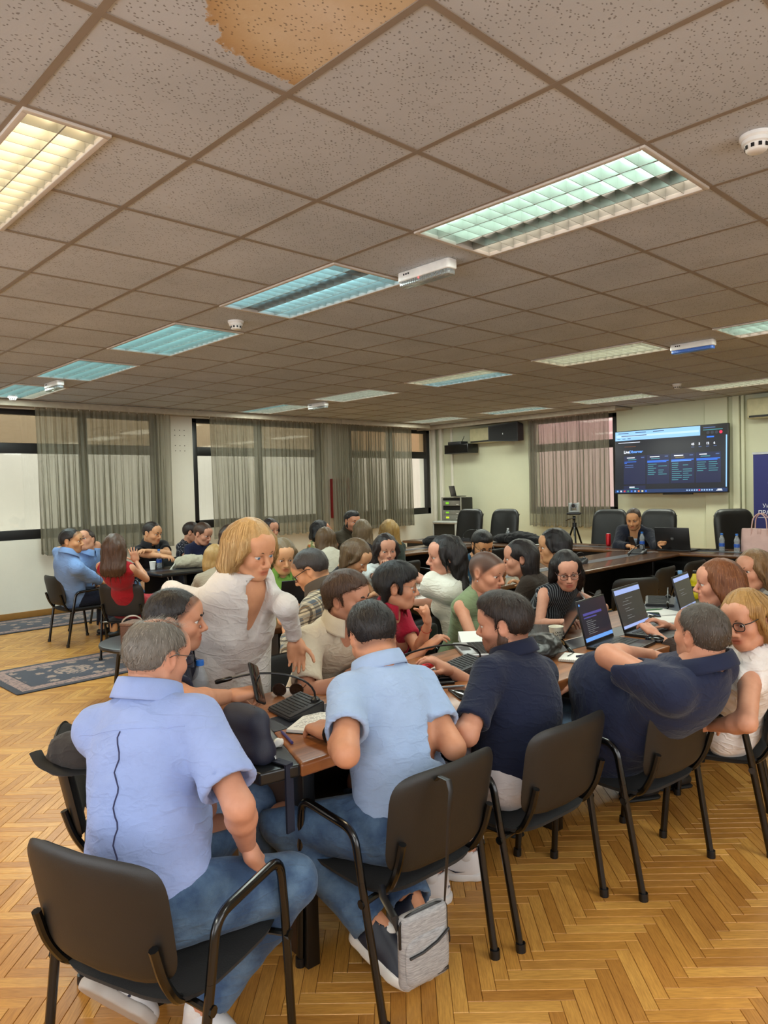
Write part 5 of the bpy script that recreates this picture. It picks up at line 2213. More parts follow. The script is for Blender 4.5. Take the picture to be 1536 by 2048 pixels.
# ---------------------------------------------------------------- hair
def hair(s, **k):
    st = k.get('hair', 'short')
    if st is None:
        return
    c1 = k.get('hairc', (52, 38, 30))
    mat = hair_mat(c1, k.get('hairc2'))
    near = s.near
    hs = s.hs
    h = (.0095, .0075, .0060)[near]
    rng = np.random.default_rng(len(k['label']) * 31 + 7)
    hw = s.hw
    down = vec(0, 0, -1)
    R = np.array([s.hf, s.hl, s.hu])
    hl = k.get('hlen', .30)
    lo = s.hc - .19; hi = s.hc + .19
    if st in ('long', 'bob', 'wavy', 'pony'):
        lo = lo - vec(.07, .07, hl + .05); hi = hi + vec(.07, .07, 0)
    F = Field(lo, hi, h)
    E = lambda c, r, kk=.02, op='u': F.ell(hw(c), np.asarray(r) * hs, kk, op, R)
    n0 = s.hf * -.75 + s.hu * .66

    def face_cut(p0=(.090, 0, .070), n=n0, kk=.006):
        F.cut(hw(p0), -n, kk)
    if st in ('short', 'crop', 'fade', 'thin', 'quiff', 'pixie', 'swept'):
        th = {'short': .008, 'crop': .005, 'fade': .005, 'thin': .005, 'quiff': .007, 'pixie': .014, 'swept': .011}[st]
        E((-.010, 0, .038), (.098 + th, .0765 + th * .8, .082 + th))
        E((-.038, 0, .012), (.071 + th, .070 + th * .8, .076), .03)
        if st in ('quiff',):
            E((.030, 0, .088), (.068, .058, .045), .03)
        if st in ('short', 'swept'):
            E((.015, 0, .075), (.080, .064, .052), .03)
        if st == 'swept':
            E((-.035, .045, .035), (.070, .042, .05), .03); E((-.035, -.045, .035), (.070, .042, .05), .03)
            E((-.075, 0, -.03), (.035, .06, .055), .03)
        if st == 'pixie':
            E((.02, 0, .07), (.088, .072, .06), .03)
            for sg in (-1, 1):
                F.cone(hw((.01, sg * .074, .04)), hw((.022, sg * .078, -.022)), .020, .012, .02)
                F.cone(hw((-.05, sg * .06, 0)), hw((-.055, sg * .055, -.075)), .03, .018, .02)
        lowz = {'pixie': -.085, 'swept': -.085}.get(st, -.070)
        fp = k.get('hairline', {'swept': (.080, 0, .078), 'quiff': (.084, 0, .074), 'pixie': (.094, 0, .062)}.get(st, (.088, 0, .072)))
        m1 = unit(s.hf * .45 - s.hu * .89); m2 = unit(s.hf * .97 + s.hu * .1)
        X, Y, Z = F.grid((slice(None),) * 3)
        pl = lambda p, n: (X - f32(p[0])) * f32(n[0]) + (Y - f32(p[1])) * f32(n[1]) + (Z - f32(p[2])) * f32(n[2])
        fb = (.021, 0, 0) if st != 'pixie' else (.034, 0, 0)
        F.D = np.maximum(F.D, np.minimum(pl(hw((fp[0], 0, fp[2] - .010)), m1), pl(hw(fb), m2)))
        F.cut(hw((0, 0, lowz)), -s.hu + s.hf * .25, .006)
        if st:
            for sg in (-1, 1):
                F.ell(hw((-.006, sg * .086, -.012)), np.array([.026, .026, .036]) * hs, .008, 's', R)
        if st == 'thin':
            E((.045, 0, .118), (.070, .050, .050), .02, 's')
            E((-.030, 0, .135), (.050, .040, .042), .02, 's')
    elif st == 'bun':
        E((-.010, 0, .036), (.106, .083, .090)); E((-.04, 0, .01), (.078, .074, .078), .03)
        face_cut((.086, 0, .068))
        F.cut(hw((0, 0, -.07)), -s.hu, .006)
        for sg in (-1, 1):
            F.ell(hw((-.004, sg * .086, -.012)), np.array([.024, .024, .034]) * hs, .008, 's', R)
    else:
        E((-.012, 0, .038), (.107, .0835, .091))
        E((-.040, 0, .010), (.078, .076, .082), .03)
        part = k.get('part', 0.0)
        bk = k.get('hback', 0.0)              # how far the sides are drawn back behind the ears
        dn = down * 1.0
        for y in (-.046, -.016, .016, .046):
            a = hw((-.070, y, .01))
            b_ = a + down * (hl * .55) - s.hf * .010 + s.hl * y * .35
            c_ = a + down * (hl + .02 * math.cos(y * 40)) - s.hf * .000 + s.hl * y * (.5 if st != 'pony' else -.4)
            if 'hairto' in k:
                c_ = c_ + np.asarray(k['hairto']) * 1.0
                b_ = b_ + np.asarray(k['hairto']) * .5
            F.cone(a, b_, .046, .040, .04)
            F.cone(b_, c_, .040, .020, .04)
        if st != 'pony':
            for sg in (-1, 1):
                ln = hl * k.get('sidel', (1, 1))[0 if sg > 0 else 1]
                a = hw((.036 - bk, sg * .070, .050))
                m = hw((.044 - bk * 1.8, sg * .084, -.03))
                e_ = m + down * max(ln - .06, .03) + s.hl * sg * .012 + s.hf * (.012 - bk)
                F.cone(a, m, .021, .023, .02)
                F.cone(m, e_, .023, .014, .02)
                a2 = hw((-.03, sg * .066, .02)); m2 = hw((-.03, sg * .070, -.05))
                F.cone(a2, m2, .028, .030, .03)
                F.cone(m2, m2 + down * max(ln - .03, .03) + s.hl * sg * .010, .030, .018, .03)
        # the face stays free
        F.ell(hw((.078, 0, -.014)), np.array([.078, .056 + bk * .25, .074]) * hs, .008, 's', R)
        F.cone(hw((.06, 0, -.08)), hw((.06, 0, -.24)), .05, .06, .02, 's')
        if bk > .02:
            for sg in (-1, 1):
                F.ell(hw((-.004, sg * .088, -.012)), np.array([.024, .022, .034]) * hs, .008, 's', R)
        F.cut(hw(k.get('hairline', (.098, 0, .078))), s.hf * .8 - s.hu * .45, 0) if k.get('bang') is None else None
        if st == 'wavy':
            F.wrinkle(.011, .075, 5, None, 5)
    F.wrinkle({'long': .004, 'bob': .004, 'wavy': .004}.get(st, .0022), .03, 7, s.hl, 4)
    V, Q = F.mesh()
    if len(V) == 0:
        return
    vals = np.full(len(V), .45, f32)
    ns = k.get('nst', (0, 250, 1300)[near])
    parts = [(V, Q, vals)]
    if ns:
        sel = V[rng.integers(0, len(V), ns)]
        c0 = s.hc
        crown = hw((-.03, 0, .12))
        longh = st in ('long', 'bob', 'wavy', 'pony')

        def dirf(Pq):
            r = Pq - crown
            loc = (Pq - c0) @ np.array([s.hf, s.hl, s.hu]).T
            if longh:
                out = np.tile(down, (len(Pq), 1)) * 1.0 + (r - (r @ s.hu)[:, None] * s.hu) * 2.0
                if st == 'wavy':
                    out = out + .5 * np.sin(Pq[:, 2:3] * 60 + Pq[:, :1] * 30) * s.hl
                return out
            out = r - (r @ s.hu)[:, None] * s.hu * .9
            out = out / (np.linalg.norm(out, axis=1, keepdims=True) + 1e-6)
            return out - s.hu * .55 + rng.normal(size=out.shape) * .22
        ln = (.14 if longh else {'swept': .05, 'pixie': .045, 'crop': .012, 'fade': .014, 'thin': .020}.get(st, .024))
        wd = (.0024 if longh else .0019) * (1 if near == 2 else 1.5)
        sv, sq, sval = strands(F, sel, dirf, ln, wd, .0015, 5 if longh else 3, rng, True, .001 if longh else .004)
        loc = (sv - c0) @ np.stack([s.hf, s.hl, s.hu], 1) / hs
        front = .092 if longh else .097
        bad = (((loc[:, 0] - .078) / .080) ** 2 + (loc[:, 1] / .060) ** 2 + ((loc[:, 2] + .014) / (.086 if st != 'pixie' else .05)) ** 2 < 1) & (loc[:, 2] < .074)
        nv_ = len(sv) // max(len(sel), 1)
        badq = bad.reshape(-1, nv_).any(1)
        keep = ~np.repeat(badq, nv_ // 2 - 1)
        nseg = nv_ // 2 - 1
        sq = sq.reshape(nseg, len(sel), 4)[:, ~badq].reshape(-1, 4)
        parts.append((sv, sq, sval))
        if st == 'thin':
            # sparse hairs across the bare crown
            Hf = head_field(.006, s.fem)
            nn = 900
            an_ = rng.uniform(0, 2 * np.pi, nn); rr = np.sqrt(rng.random(nn))
            loc = np.stack([.0 + .085 * rr * np.cos(an_), .062 * rr * np.sin(an_), np.full(nn, .11)], 1)
            for _ in range(4):
                loc = loc - Hf.grad(loc) * Hf.sample(loc)[:, None]
            wp = s.hc + (loc * hs) @ np.stack([s.hf, s.hl, s.hu], 1).T
            tdir = unit(s.hf * .9 - s.hl * .3)
            tip = wp + (tdir[None] + rng.normal(size=wp.shape) * .35) * .022 + s.hu * .004
            sdv = np.cross(tip - wp, s.hu); sdv /= np.linalg.norm(sdv, axis=1, keepdims=True) + 1e-9
            VV = np.stack([wp - sdv * .0006, wp + sdv * .0006, tip + sdv * .0002, tip - sdv * .0002], 1).reshape(-1, 3)
            QQ = np.arange(len(VV)).reshape(-1, 4)
            parts.append((VV, QQ, np.repeat(rng.random(nn), 4)))
    o_ = 0
    VV, QQ, SS = [], [], []
    for V, Q, va in parts:
        VV.append(V); QQ.append(Q + o_); SS.append(va); o_ += len(V)
    s.link('hair', np.concatenate(VV), np.concatenate(QQ), mat, cl=False, strand=np.concatenate(SS))
    s.hairF = F
    if k.get('beard'):
        G = Field(s.hc - .17, s.hc + .17, .0055)
        t_ = k['beard']
        e2 = lambda c, r, kk=.015, op='u': G.ell(hw(c), np.asarray(r) * hs, kk, op, R)
        e2((.022, 0, -.072), (.057 + t_, .0535 + t_, .040 + t_))
        e2((.070, 0, -.099), (.021 + t_, .026 + t_, .017 + t_), .025)
        for sg in (-1, 1):
            G.cone(hw((-.012, sg * .0575, -.055)), hw((.055, sg * .030, -.098)), .018 + t_, .014 + t_, .02)
            G.cone(hw((.004, sg * .070, -.012)), hw((.004, sg * .060, -.06)), .010, .016, .02)
        G.cone(hw((.096, -.022, -.051)), hw((.1005, 0, -.0485)), .004 + t_, .005 + t_, .006)
        G.cone(hw((.096, .022, -.051)), hw((.1005, 0, -.0485)), .004 + t_, .005 + t_, .006)
        G.ell(hw((.105, 0, -.0648)), np.array([.03, .0225, .0105]) * hs, .004, 's', R)
        G.cut(hw((.09, 0, -.046)), s.hu * .8 + s.hf * .45, .004)
        V, Q = G.mesh()
        parts = [(V, Q, np.full(len(V), .4))]
        if near == 2:
            sel = V[rng.integers(0, len(V), 1400)]
            sv, sq, sval = strands(G, sel, lambda q: np.tile(down + s.hf * .3, (len(q), 1)) + rng.normal(size=q.shape) * .4, .012, .0016, .001, 2, rng, True, .003)
            parts.append((sv, sq, sval))
        o_ = 0; VV, QQ, SS = [], [], []
        for V, Q, va in parts:
            VV.append(V); QQ.append(Q + o_); SS.append(va); o_ += len(V)
        s.link('beard', np.concatenate(VV), np.concatenate(QQ), hair_mat(k.get('beardc', c1)), cl=False, strand=np.concatenate(SS))
# ================================================================== the people
def chair_under(s, label, loc=None, rz=None):
    if loc is None:
        p = s.hip + s.fw * .075
        loc = (float(p[0]), float(p[1]))
    if rz is None:
        rz = math.atan2(s.fw[1], s.fw[0])
    return dup(CHAIR0, (loc[0], loc[1], 0), rz, label)


DENIM = cloth_mat('blue jeans', (58, 82, 116), 'denim', (112, 142, 172))
DENIM2 = cloth_mat('light jeans', (82, 106, 138), 'denim', (134, 158, 184))
BLACKT = cloth_mat('black trousers', (24, 24, 28))
NAVYT = cloth_mat('navy trousers', (26, 30, 46))

LBLUE = cloth_mat('pale blue shirt', (146, 164, 212), weave=420)
POLOB = cloth_mat('light blue polo', (156, 178, 212))
NAVY = cloth_mat('dark navy polo', (24, 30, 52), weave=190, bump=.35)
NAVY2 = cloth_mat('faded navy polo', (32, 38, 62))
NAVY3 = cloth_mat('blue grey polo', (36, 40, 56))
WHITEL = cloth_mat('white linen', (204, 199, 194), bump=.4)
CREAM = cloth_mat('cream shirt', (202, 190, 168), bump=.4)
RED = cloth_mat('red polo', (150, 22, 46))

# 1 grey-haired man from behind
g = make_person(label='grey-haired man in pale blue shirt and jeans seen from behind, hand on his knee', near=2, sc=1.0,
    head=pt(314, 1312, 2.16), hip=(0.03, -0.01, .50), yaw=30, look=(14, -14, 0), hs=.94, hair='thin', hairc=(112, 106, 98), hairc2=(188, 182, 174),
    skin=(198, 142, 116), top=dict(mat=LBLUE, collar='shirt', sleeve=.80, waist=.024, off=.014, hem=-.18, soff=.020, flare=.016, neck=.014, wamp=.0034),
    armr=(pt(478, 1612, 1.9), pt(494, 1692, 2.05)), handr='flat', hdirr=pt(546, 1752, 2.09) - pt(494, 1692, 2.05), hupr=(.3, -.3, .9),
    arml=('px', (392, 1530, 'f'), (412, 1588, 'f')), handl='relaxed', hdirl=(.25, .15, -1), hupl=(.5, -.8, .2),
    legr=((.41, -.15, .455), (.20, .01, .115), (.25, -.95, 0)), legl=((.40, .24, .47), pt(234, 1938, 2.18), (.60, -.40, -.55)),
    face=dict(stubble=.3, stubc=(.75, .72, .70), scalp=.55, scalpc=(.74, .72, .70)), glasses=((26, 24, 22), .0012, 0), low=dict(mat=DENIM, off=.016, cuff=.070, res=1.1),
    shoe=dict(kind='sneaker', col=(206, 204, 204), sole=(176, 170, 164), tilt={'l': (.60, .35, .60)}), w=.98, belly=.02)
chair_under(g, 'black chair under the grey-haired man, nearest to the viewer', (0.08, -0.045), math.radians(20))

# 2 young man in navy polo at the table's corner
y = make_person(label='young dark-haired man in navy polo at the end of the table, looking aside', near=2,
    head=pt(350, 1240, 2.72), hip=(0.37, .66, .50), yaw=-38, look=(-36, -4, 0), hs=.97, hair='fade', hairc=(30, 24, 22), skin=(196, 140, 110),
    top=dict(mat=NAVY3, collar='polo', sleeve=.66, soff=.014, waist=.015), face=dict(stubble=.35, scalp=.8, scalpc=(.10, .09, .09)), brow=(26, 20, 18),
    armr=('px', (384, 1404, 'n'), (458, 1392, 'f')), handr='hold', hdirr=(.85, -.25, .08), arml=('px', (440, 1340, 'f'), (478, 1378, 'f')), handl='relaxed', hdirl=(.5, -.85, -.05),
    low=dict(mat=DENIM2), gaze=(-.1, -.05))
chair_under(y, 'black chair with a grey jacket over its back, beside the grey-haired man', (0.355, 0.675), -.40)

# 3 standing woman
w = make_person(label='standing blonde woman in white linen shirt and trousers leaning over the table', near=2, fem=True, sc=.97,
    head=pt(503, 1098, 2.95), hip=pt(452, 1272, 3.10), yaw=-88, look=(-84, -20, 4), hs=.98, neckl=.03, hair='long', hlen=.17, hairc=(184, 146, 92), hairc2=(232, 204, 152),
    skin=(204, 148, 112), brow=(122, 88, 58), iris='blue', w=1.10, armw=.95, side=-.1, shrug=(-.022, -.01),
    top=dict(mat=WHITEL, collar='shirt', sleeve=1.86, vneck=.155, waist=.02, off=.014, hem=-.10, soff=.010, under=cloth_mat('white lace', (224, 220, 214), bump=.8, weave=90), gap=34, wamp=.0042, skirt=.02),
    armr=('px', (344, 1186, 'f'), (404, 1216, 'f')), handr='fist', hdirr=(.55, .5, -.25), hupr=(-.3, -.8, .5),
    arml=('px', (572, 1212, 'n'), (592, 1282, 'f')), handl='relaxed', hdirl=(.1, .1, -1),
    low=dict(mat=WHITEL, off=.03, cuff=.09, name='trousers'), gaze=(-.1, -.15))

# 4 man in cream shirt
c = make_person(label='brown-haired man in cream short-sleeved shirt leaning over the table', near=2,
    head=pt(694, 1194, 3.28), hip=(1.36, .97, .50), yaw=-92, look=(-72, -8, 8), hs=.96, hairline=(.080, 0, .080), hair='swept', hairc=(70, 48, 34), hairc2=(122, 90, 66), skin=(196, 140, 112),
    top=dict(mat=CREAM, collar='shirt', sleeve=.78, vneck=.09, soff=.016, flare=.010, waist=.02, off=.014, gap=30, wamp=.0036), brow=(58, 40, 30),
    armr=('px', (612, 1392, 'n'), (716, 1352, 'n')), arml=('px', (760, 1330, 'f'), (735, 1330, 'n')), handr='relaxed', handl='relaxed', low=dict(mat=BLACKT), gaze=(0, -.3),
    face=dict(stubble=.25))
chair_under(c, 'black chair under the man in cream shirt', (1.36, .93), -D90)

# 5 man in light blue polo from behind
p5 = make_person(label='man in light blue polo and jeans from behind, bent over a notebook', near=2, sc=1.0,
    head=pt(744, 1272, 2.62), hip=(.86, -.20, .50), yaw=90, look=(66, -34, 0), hs=1.0, hair='short', hairc=(30, 26, 26), hairc2=(74, 66, 62), skin=(198, 140, 108),
    top=dict(mat=POLOB, collar='polo', sleeve=.66, soff=.016, flare=.010, waist=.025, off=.016, hem=-.16), face=dict(stubble=.3, scalp=.7, scalpc=(.2, .18, .18)),
    arml=('px', (692, 1508, 'n'), (664, 1464, 'f')), handl='relaxed', hdirl=(.05, .95, .05), armr=('px', (908, 1496, 'n'), (860, 1440, 'f')), handr='relaxed',
    legl=((0.62, .17, .46), (.74, -.17, .17), (.15, -.75, -.35)), legr=((1.02, .20, .47), (.86, -.22, .19), (-.1, -.75, -.62)),
    low=dict(mat=DENIM, off=.020, cuff=.072, res=1.1), shoe=dict(kind='sneaker', col=(28, 32, 46), sole=(212, 208, 202), tilt={'l': (.35, -.3, .85), 'r': (.2, -.65, .6)}), w=1.02)
chair_under(p5, 'black chair of the man in light blue polo, grey bag hung on its back', (.845, -.135), D90 - .04)

# 7 bearded man in dark navy
p7 = make_person(label='dark-haired bearded man in dark navy polo and white trousers, seen from behind', near=2, sc=1.0,
    head=pt(1010, 1246, 2.9), hip=(1.44, -.22, .50), yaw=92, look=(112, -8, 0), hs=1.0, hair='quiff', hairc=(38, 28, 24), hairc2=(78, 60, 48), skin=(198, 142, 116), beard=.0018, beardc=(84, 60, 46),
    top=dict(mat=NAVY, collar='polo', sleeve=.80, soff=.016, waist=.03, off=.016, hem=-.14), face=dict(stubble=.7, scalp=.7, scalpc=(.2, .17, .16)),
    arml=('px', (934, 1470, 'n'), (900, 1440, 'f')), armr='table',
    legl=((1.36, .20, .47), (1.20, .02, .115), (-.55, .83, 0)), legr=((1.58, .18, .47), (1.42, .03, .115), (-.62, .78, 0)), 
    low=dict(mat=cloth_mat('white trousers', (206, 202, 206)), off=.022, cuff=.07), shoe=dict(kind='sneaker', col=(224, 222, 222), sole=(222, 220, 218)), w=1.10)
chair_under(p7, 'black chair of the bearded man in dark navy', (1.440, -.205), D90 - .07)

# 8 leaning man in faded navy polo
p8 = make_person(label='stout short-haired man in faded navy polo leaning far back, arms folded', near=2, sc=1.04,
    head=pt(1402, 1268, 2.78), hip=(2.0, -.28, .48), yaw=92, look=(70, 6, 0), hs=.98, hair='crop', hairc=(70, 60, 52), hairc2=(130, 118, 106), skin=(198, 140, 112), neckw=1.22,
    top=dict(mat=NAVY2, collar='polo', sleeve=.72, soff=.020, flare=.012, waist=.03, off=.018, hem=-.10, wamp=.0036), face=dict(stubble=.3, scalp=.7, scalpc=(.5, .46, .44)),
    arml=('px', (1215, 1312, 'f'), (1302, 1312, 'f')), armr=(None, (1.86, .02, .70)), poler=(-.2, .8, -.6), belly=.10, w=1.16, armw=1.15, low=dict(mat=DENIM2, off=.03))
chair_under(p8, 'black chair of the stout man in faded navy polo', (2.02, -.375), D90 - .11)

# 9 blonde woman with glasses
p9 = make_person(label='blonde woman with dark-rimmed glasses in white frilled top, elbow on the chair', near=2, fem=True, sc=.95,
    head=pt(1492, 1238, 3.0), hip=(2.54, -.58, .48), yaw=112, look=(168, -12, 8), hs=.98, hair='long', hlen=.30, hback=.025, hairc=(164, 122, 66), hairc2=(214, 174, 112), skin=(200, 144, 116),
    top=dict(mat=cloth_mat('white frilled cotton', (226, 220, 216), bump=.5, weave=120), sleeve=0, vneck=.03, off=.016), brow=(110, 80, 54), glasses=((28, 22, 22), .0022, 0), w=1.06, armw=1.15,
    arml=('px', (1494, 1446, 'n'), (1420, 1452, 'f')), handl='relaxed', armr='lap', low=dict(mat=BLACKT, len=1.8), gaze=(.2, -.15), legl=((2.42, -.14, .46), (2.62, -.16, .10), (-.8, .5, 0)), legr=((2.70, -.22, .46), (2.86, -.22, .10), (-.8, .5, 0)))
chair_under(p9, 'black chair of the blonde woman with glasses', (2.58, -.52), D90 + .30)

# 10 red-haired woman in profile
p10 = make_person(label='red-haired woman in brown top, in profile behind an open laptop', near=2, fem=True,
    head=pt(1437, 1166, 3.75), hip=(3.02, -.46, .48), yaw=100, look=(122, -4, 0), hs=1.0, hair='bob', hlen=.10, hback=.012, hairc=(116, 66, 34), hairc2=(176, 116, 66), skin=(200, 142, 116),
    top=dict(mat=cloth_mat('brown top', (54, 40, 34)), sleeve=1.6, soff=.014), brow=(90, 60, 40), arml='table', armr='table')
chair_under(p10, 'black chair of the red-haired woman at the long table', (3.06, -.40), D90 + .15)

# 11 woman at the right edge
p11 = make_person(label='light brown-haired woman in grey patterned top at the right edge of the photo', near=2, fem=True,
    head=pt(1508, 1140, 4.35), hip=(3.95, -.42, .48), yaw=120, look=(156, -2, 0), hs=1.0, hair='long', hlen=.22, hairc=(128, 96, 62), hairc2=(186, 152, 106), skin=(198, 142, 114),
    top=dict(mat=cloth_mat('grey print', (104, 100, 96), 'floral', (150, 146, 138), (60, 58, 60)), sleeve=1.5), arml='table', armr='table', brow=(70, 50, 36), gaze=(.2, 0))
chair_under(p11, 'black chair of the woman at the right edge', None, D90 + .3)

# 6 woman in red polo
p6 = make_person(label='woman in red polo with short black hair and glasses, hand raised', near=2, fem=True, sc=.95,
    head=pt(792, 1172, 3.82), hip=(1.82, 1.02, .50), yaw=-72, look=(-44, -6, 0), hs=1.0, hair='pixie', hairc=(18, 16, 18), hairc2=(46, 44, 48), skin=(196, 140, 110), brow=(30, 24, 22),
    top=dict(mat=RED, collar='polo', sleeve=.62, vneck=.08, soff=.014, gap=32), glasses=((120, 100, 70), .0009, 0),
    arml=('px', (838, 1304, 'n'), (856, 1246, 'n')), handl='fist', hdirl=(-.1, -.05, 1), hupl=(.75, -.6, .1), armr='table', low=dict(mat=DENIM))
chair_under(p6, 'black chair under the woman in red polo', (1.84, 1.0), -D90 + .2)

# 13 shaven-headed woman
p13 = make_person(label='shaven-headed person in sage green sleeveless top with earring', near=2, fem=True, sc=.95,
    head=pt(973, 1144, 4.25), hip=(2.62, 1.06, .50), yaw=-92, look=(-84, -14, 0), hs=1.02, hair=None, skin=(196, 140, 112), face=dict(scalp=.95, scalpc=(.10, .115, .14)), brow=(60, 44, 36),
    top=dict(mat=cloth_mat('sage cotton', (118, 134, 100)), sleeve=0, vneck=.035, off=.015), armr=('px', (950, 1290, 'n'), (962, 1322, 'f')), arml='tablein', gaze=(-.1, -.2))
chair_under(p13, 'black chair under the shaven-headed person', (2.64, 1.04), -D90 + .1)

# 12 woman in pinstripes
p12 = make_person(label='dark-haired woman with glasses in black pinstriped top typing on a laptop', near=2, fem=True, sc=.95,
    head=pt(1133, 1140, 4.62), hip=(3.26, 1.04, .50), yaw=-108, look=(-138, -18, 4), hs=1.0, hair='long', hlen=.33, hback=.018, hairc=(26, 20, 20), hairc2=(58, 46, 40), skin=(200, 146, 122), brow=(40, 28, 24),
    top=dict(mat=cloth_mat('pinstripe', (24, 26, 32), 'pinstripe', (130, 136, 140)), sleeve=0, off=.015), glasses=((60, 30, 26), .0018, 0),
    armr=('px', (1078, 1250, 'n'), (1128, 1244, 'n')), arml=('px', (1206, 1216, 'n'), (1196, 1246, 'n')), gaze=(0, -.25))
chair_under(p12, 'black chair under the woman in pinstriped top', (3.28, 1.02), -D90 - .1)

# 14 man in checked shirt
p14 = make_person(label='man in brown checked shirt with glasses seen from behind', near=1, sc=1.0,
    head=pt(622, 1140, 4.35), hip=(2.02, 1.36, .50), yaw=108, look=(126, -30, 0), hs=1.04, hair='crop', hairc=(48, 42, 40), hairc2=(90, 80, 74), skin=(202, 146, 106), w=1.1,
    top=dict(mat=cloth_mat('checks', (196, 184, 156), 'plaid', (84, 92, 100), (62, 52, 46)), collar='shirt', sleeve=1.5, soff=.018, off=.018, waist=.03), glasses=((20, 20, 22), .0022, 0), face=dict(scalp=.7, scalpc=(.15, .14, .14)),
    arml='table', armr='table')
chair_under(p14, 'black chair under the man in checked shirt')

# 15 woman in green
p15 = make_person(label='grey-blonde woman in bright green shirt facing the viewer', near=1, fem=True,
    head=pt(566, 1112, 5.35), yaw=-100, look=(-112, -18, 0), hs=1.05, hair='bob', hlen=.10, hairc=(110, 92, 66), hairc2=(168, 146, 112), skin=(198, 148, 108),
    top=dict(mat=cloth_mat('green shirt', (122, 170, 78)), collar='shirt', sleeve=1.8, soff=.02, off=.018, vneck=.06, gap=30), arml='table', armr='table')
chair_under(p15, 'black chair under the woman in green shirt')

# 16 bending brown-haired woman
p16 = make_person(label='long brown-haired woman in black top bending over her notes', near=1, fem=True,
    head=pt(712, 1113, 5.65), yaw=-85, look=(-72, -38, 0), hs=1.1, hair='long', hlen=.30, hairc=(92, 70, 46), hairc2=(152, 124, 88), skin=(198, 148, 110),
    top=dict(mat=cloth_mat('black top', (28, 26, 30)), sleeve=0), arml='table', armr='tablein')
chair_under(p16, 'black chair under the brown-haired woman bending over notes')

# 17 woman drinking
p17 = make_person(label='dark-haired woman in white blouse drinking from a blue bottle', near=1, fem=True,
    head=pt(772, 1099, 6.1), yaw=-105, look=(-120, -8, 0), hs=1.08, hair='long', hlen=.24, hairc=(36, 26, 24), hairc2=(74, 54, 44), skin=(198, 144, 118),
    top=dict(mat=cloth_mat('white blouse', (214, 218, 214)), sleeve=.8, vneck=.10, off=.02, soff=.02), armr=('px', (752, 1156, 'n'), (770, 1142, 'n')), handr='hold', hdirr=(-.1, -.1, 1), arml=('px', (822, 1150, 'n'), (810, 1136, 'n')), hdirl=(0, 0, 1), handl='fist')
chair_under(p17, 'black chair under the woman drinking from a bottle')

# 18 woman in white dress
p18 = make_person(label='woman in white dress with long wavy black hair, back to the viewer', near=2, fem=True, sc=.95,
    head=pt(892, 1112, 4.78), hip=(2.88, 1.30, .50), yaw=118, look=(146, -4, 0), hs=1.1, hair='wavy', hlen=.42, hairc=(24, 20, 20), hairc2=(66, 54, 46), skin=(196, 142, 118),
    top=dict(mat=cloth_mat('white dress', (216, 216, 204), bump=.4), sleeve=.62, soff=.03, flare=.03, off=.02, waist=.02, hem=-.14, name='dress'), arml=('px', (836, 1156, 'f'), (826, 1150, 'f')), armr='table',
    low=dict(mat=cloth_mat('white dress', (216, 216, 204)), kind='skirt', name='skirt'))
chair_under(p18, 'black chair under the woman in white dress with wavy hair', (2.84, 1.40), D90 + .2)

# 19 man in teal shirt
p19 = make_person(label='bearded man with glasses in teal blue shirt looking down', near=1, sc=1.02,
    head=pt(964, 1090, 6.5), yaw=-100, look=(-118, -26, 0), hs=1.08, hair='quiff', hairc=(22, 18, 18), skin=(194, 140, 96), beard=.003, beardc=(26, 20, 18), face=dict(stubble=.7), brow=(24, 18, 16),
    top=dict(mat=cloth_mat('teal shirt', (38, 78, 104)), sleeve=.75, soff=.016, vneck=.06), glasses=((30, 30, 36), .0018, 0), arml='table', armr='tablein')
chair_under(p19, 'black chair under the bespectacled man in teal shirt')

# 20 woman in brown jacket
p20 = make_person(label='dark-haired woman in dark brown jacket, in profile, hair down her back', near=1, fem=True, sc=.95,
    head=pt(1040, 1116, 5.2), yaw=108, look=(130, -4, 0), hs=1.08, hair='long', hlen=.34, hback=.05, hairc=(26, 18, 18), hairc2=(66, 42, 34), skin=(196, 140, 114),
    top=dict(mat=cloth_mat('dark brown jacket', (50, 40, 32)), sleeve=1.85, soff=.024, off=.022), arml='table', armr='table')
chair_under(p20, 'black chair under the woman in brown jacket')

# 21 woman in white and maroon
p21 = make_person(label='dark-haired woman in white top with maroon strap, hand lifted to her hair', near=1, fem=True, sc=.95,
    head=pt(1108, 1092, 5.7), yaw=115, look=(132, -8, 0), hs=1.1, hair='long', hlen=.28, hairc=(20, 16, 18), hairc2=(56, 44, 42), skin=(198, 146, 104),
    top=dict(mat=cloth_mat('white top', (214, 212, 208)), sleeve=0, off=.016), arml=('px', (1090, 1122, 'f'), (1064, 1106, 'f')), hdirl=(-.2, .1, 1), handl='relaxed', armr='table')
chair_under(p21, 'black chair under the dark-haired woman in white and maroon')

# 22 man in dark suit
p22 = make_person(label='short-haired man in dark navy suit and light shirt looking at his phone', near=1, sc=1.04,
    head=pt(1267, 1038, 9.3), hip=(8.46, 2.78, .52), yaw=184, look=(196, -18, 0), hs=1.12, hair='crop', hairc=(62, 46, 36), skin=(198, 144, 102), face=dict(stubble=.4),
    top=dict(mat=cloth_mat('navy suit', (22, 26, 40)), sleeve=1.9, soff=.022, off=.024, vneck=.26, under=cloth_mat('pale shirt', (168, 186, 206)), name='suit_jacket'), arml=('px', (1312, 1092, 'n'), (1322, 1086, 'n')), armr=('px', (1236, 1092, 'n'), (1258, 1092, 'n')), handr='hold', handl='fist')

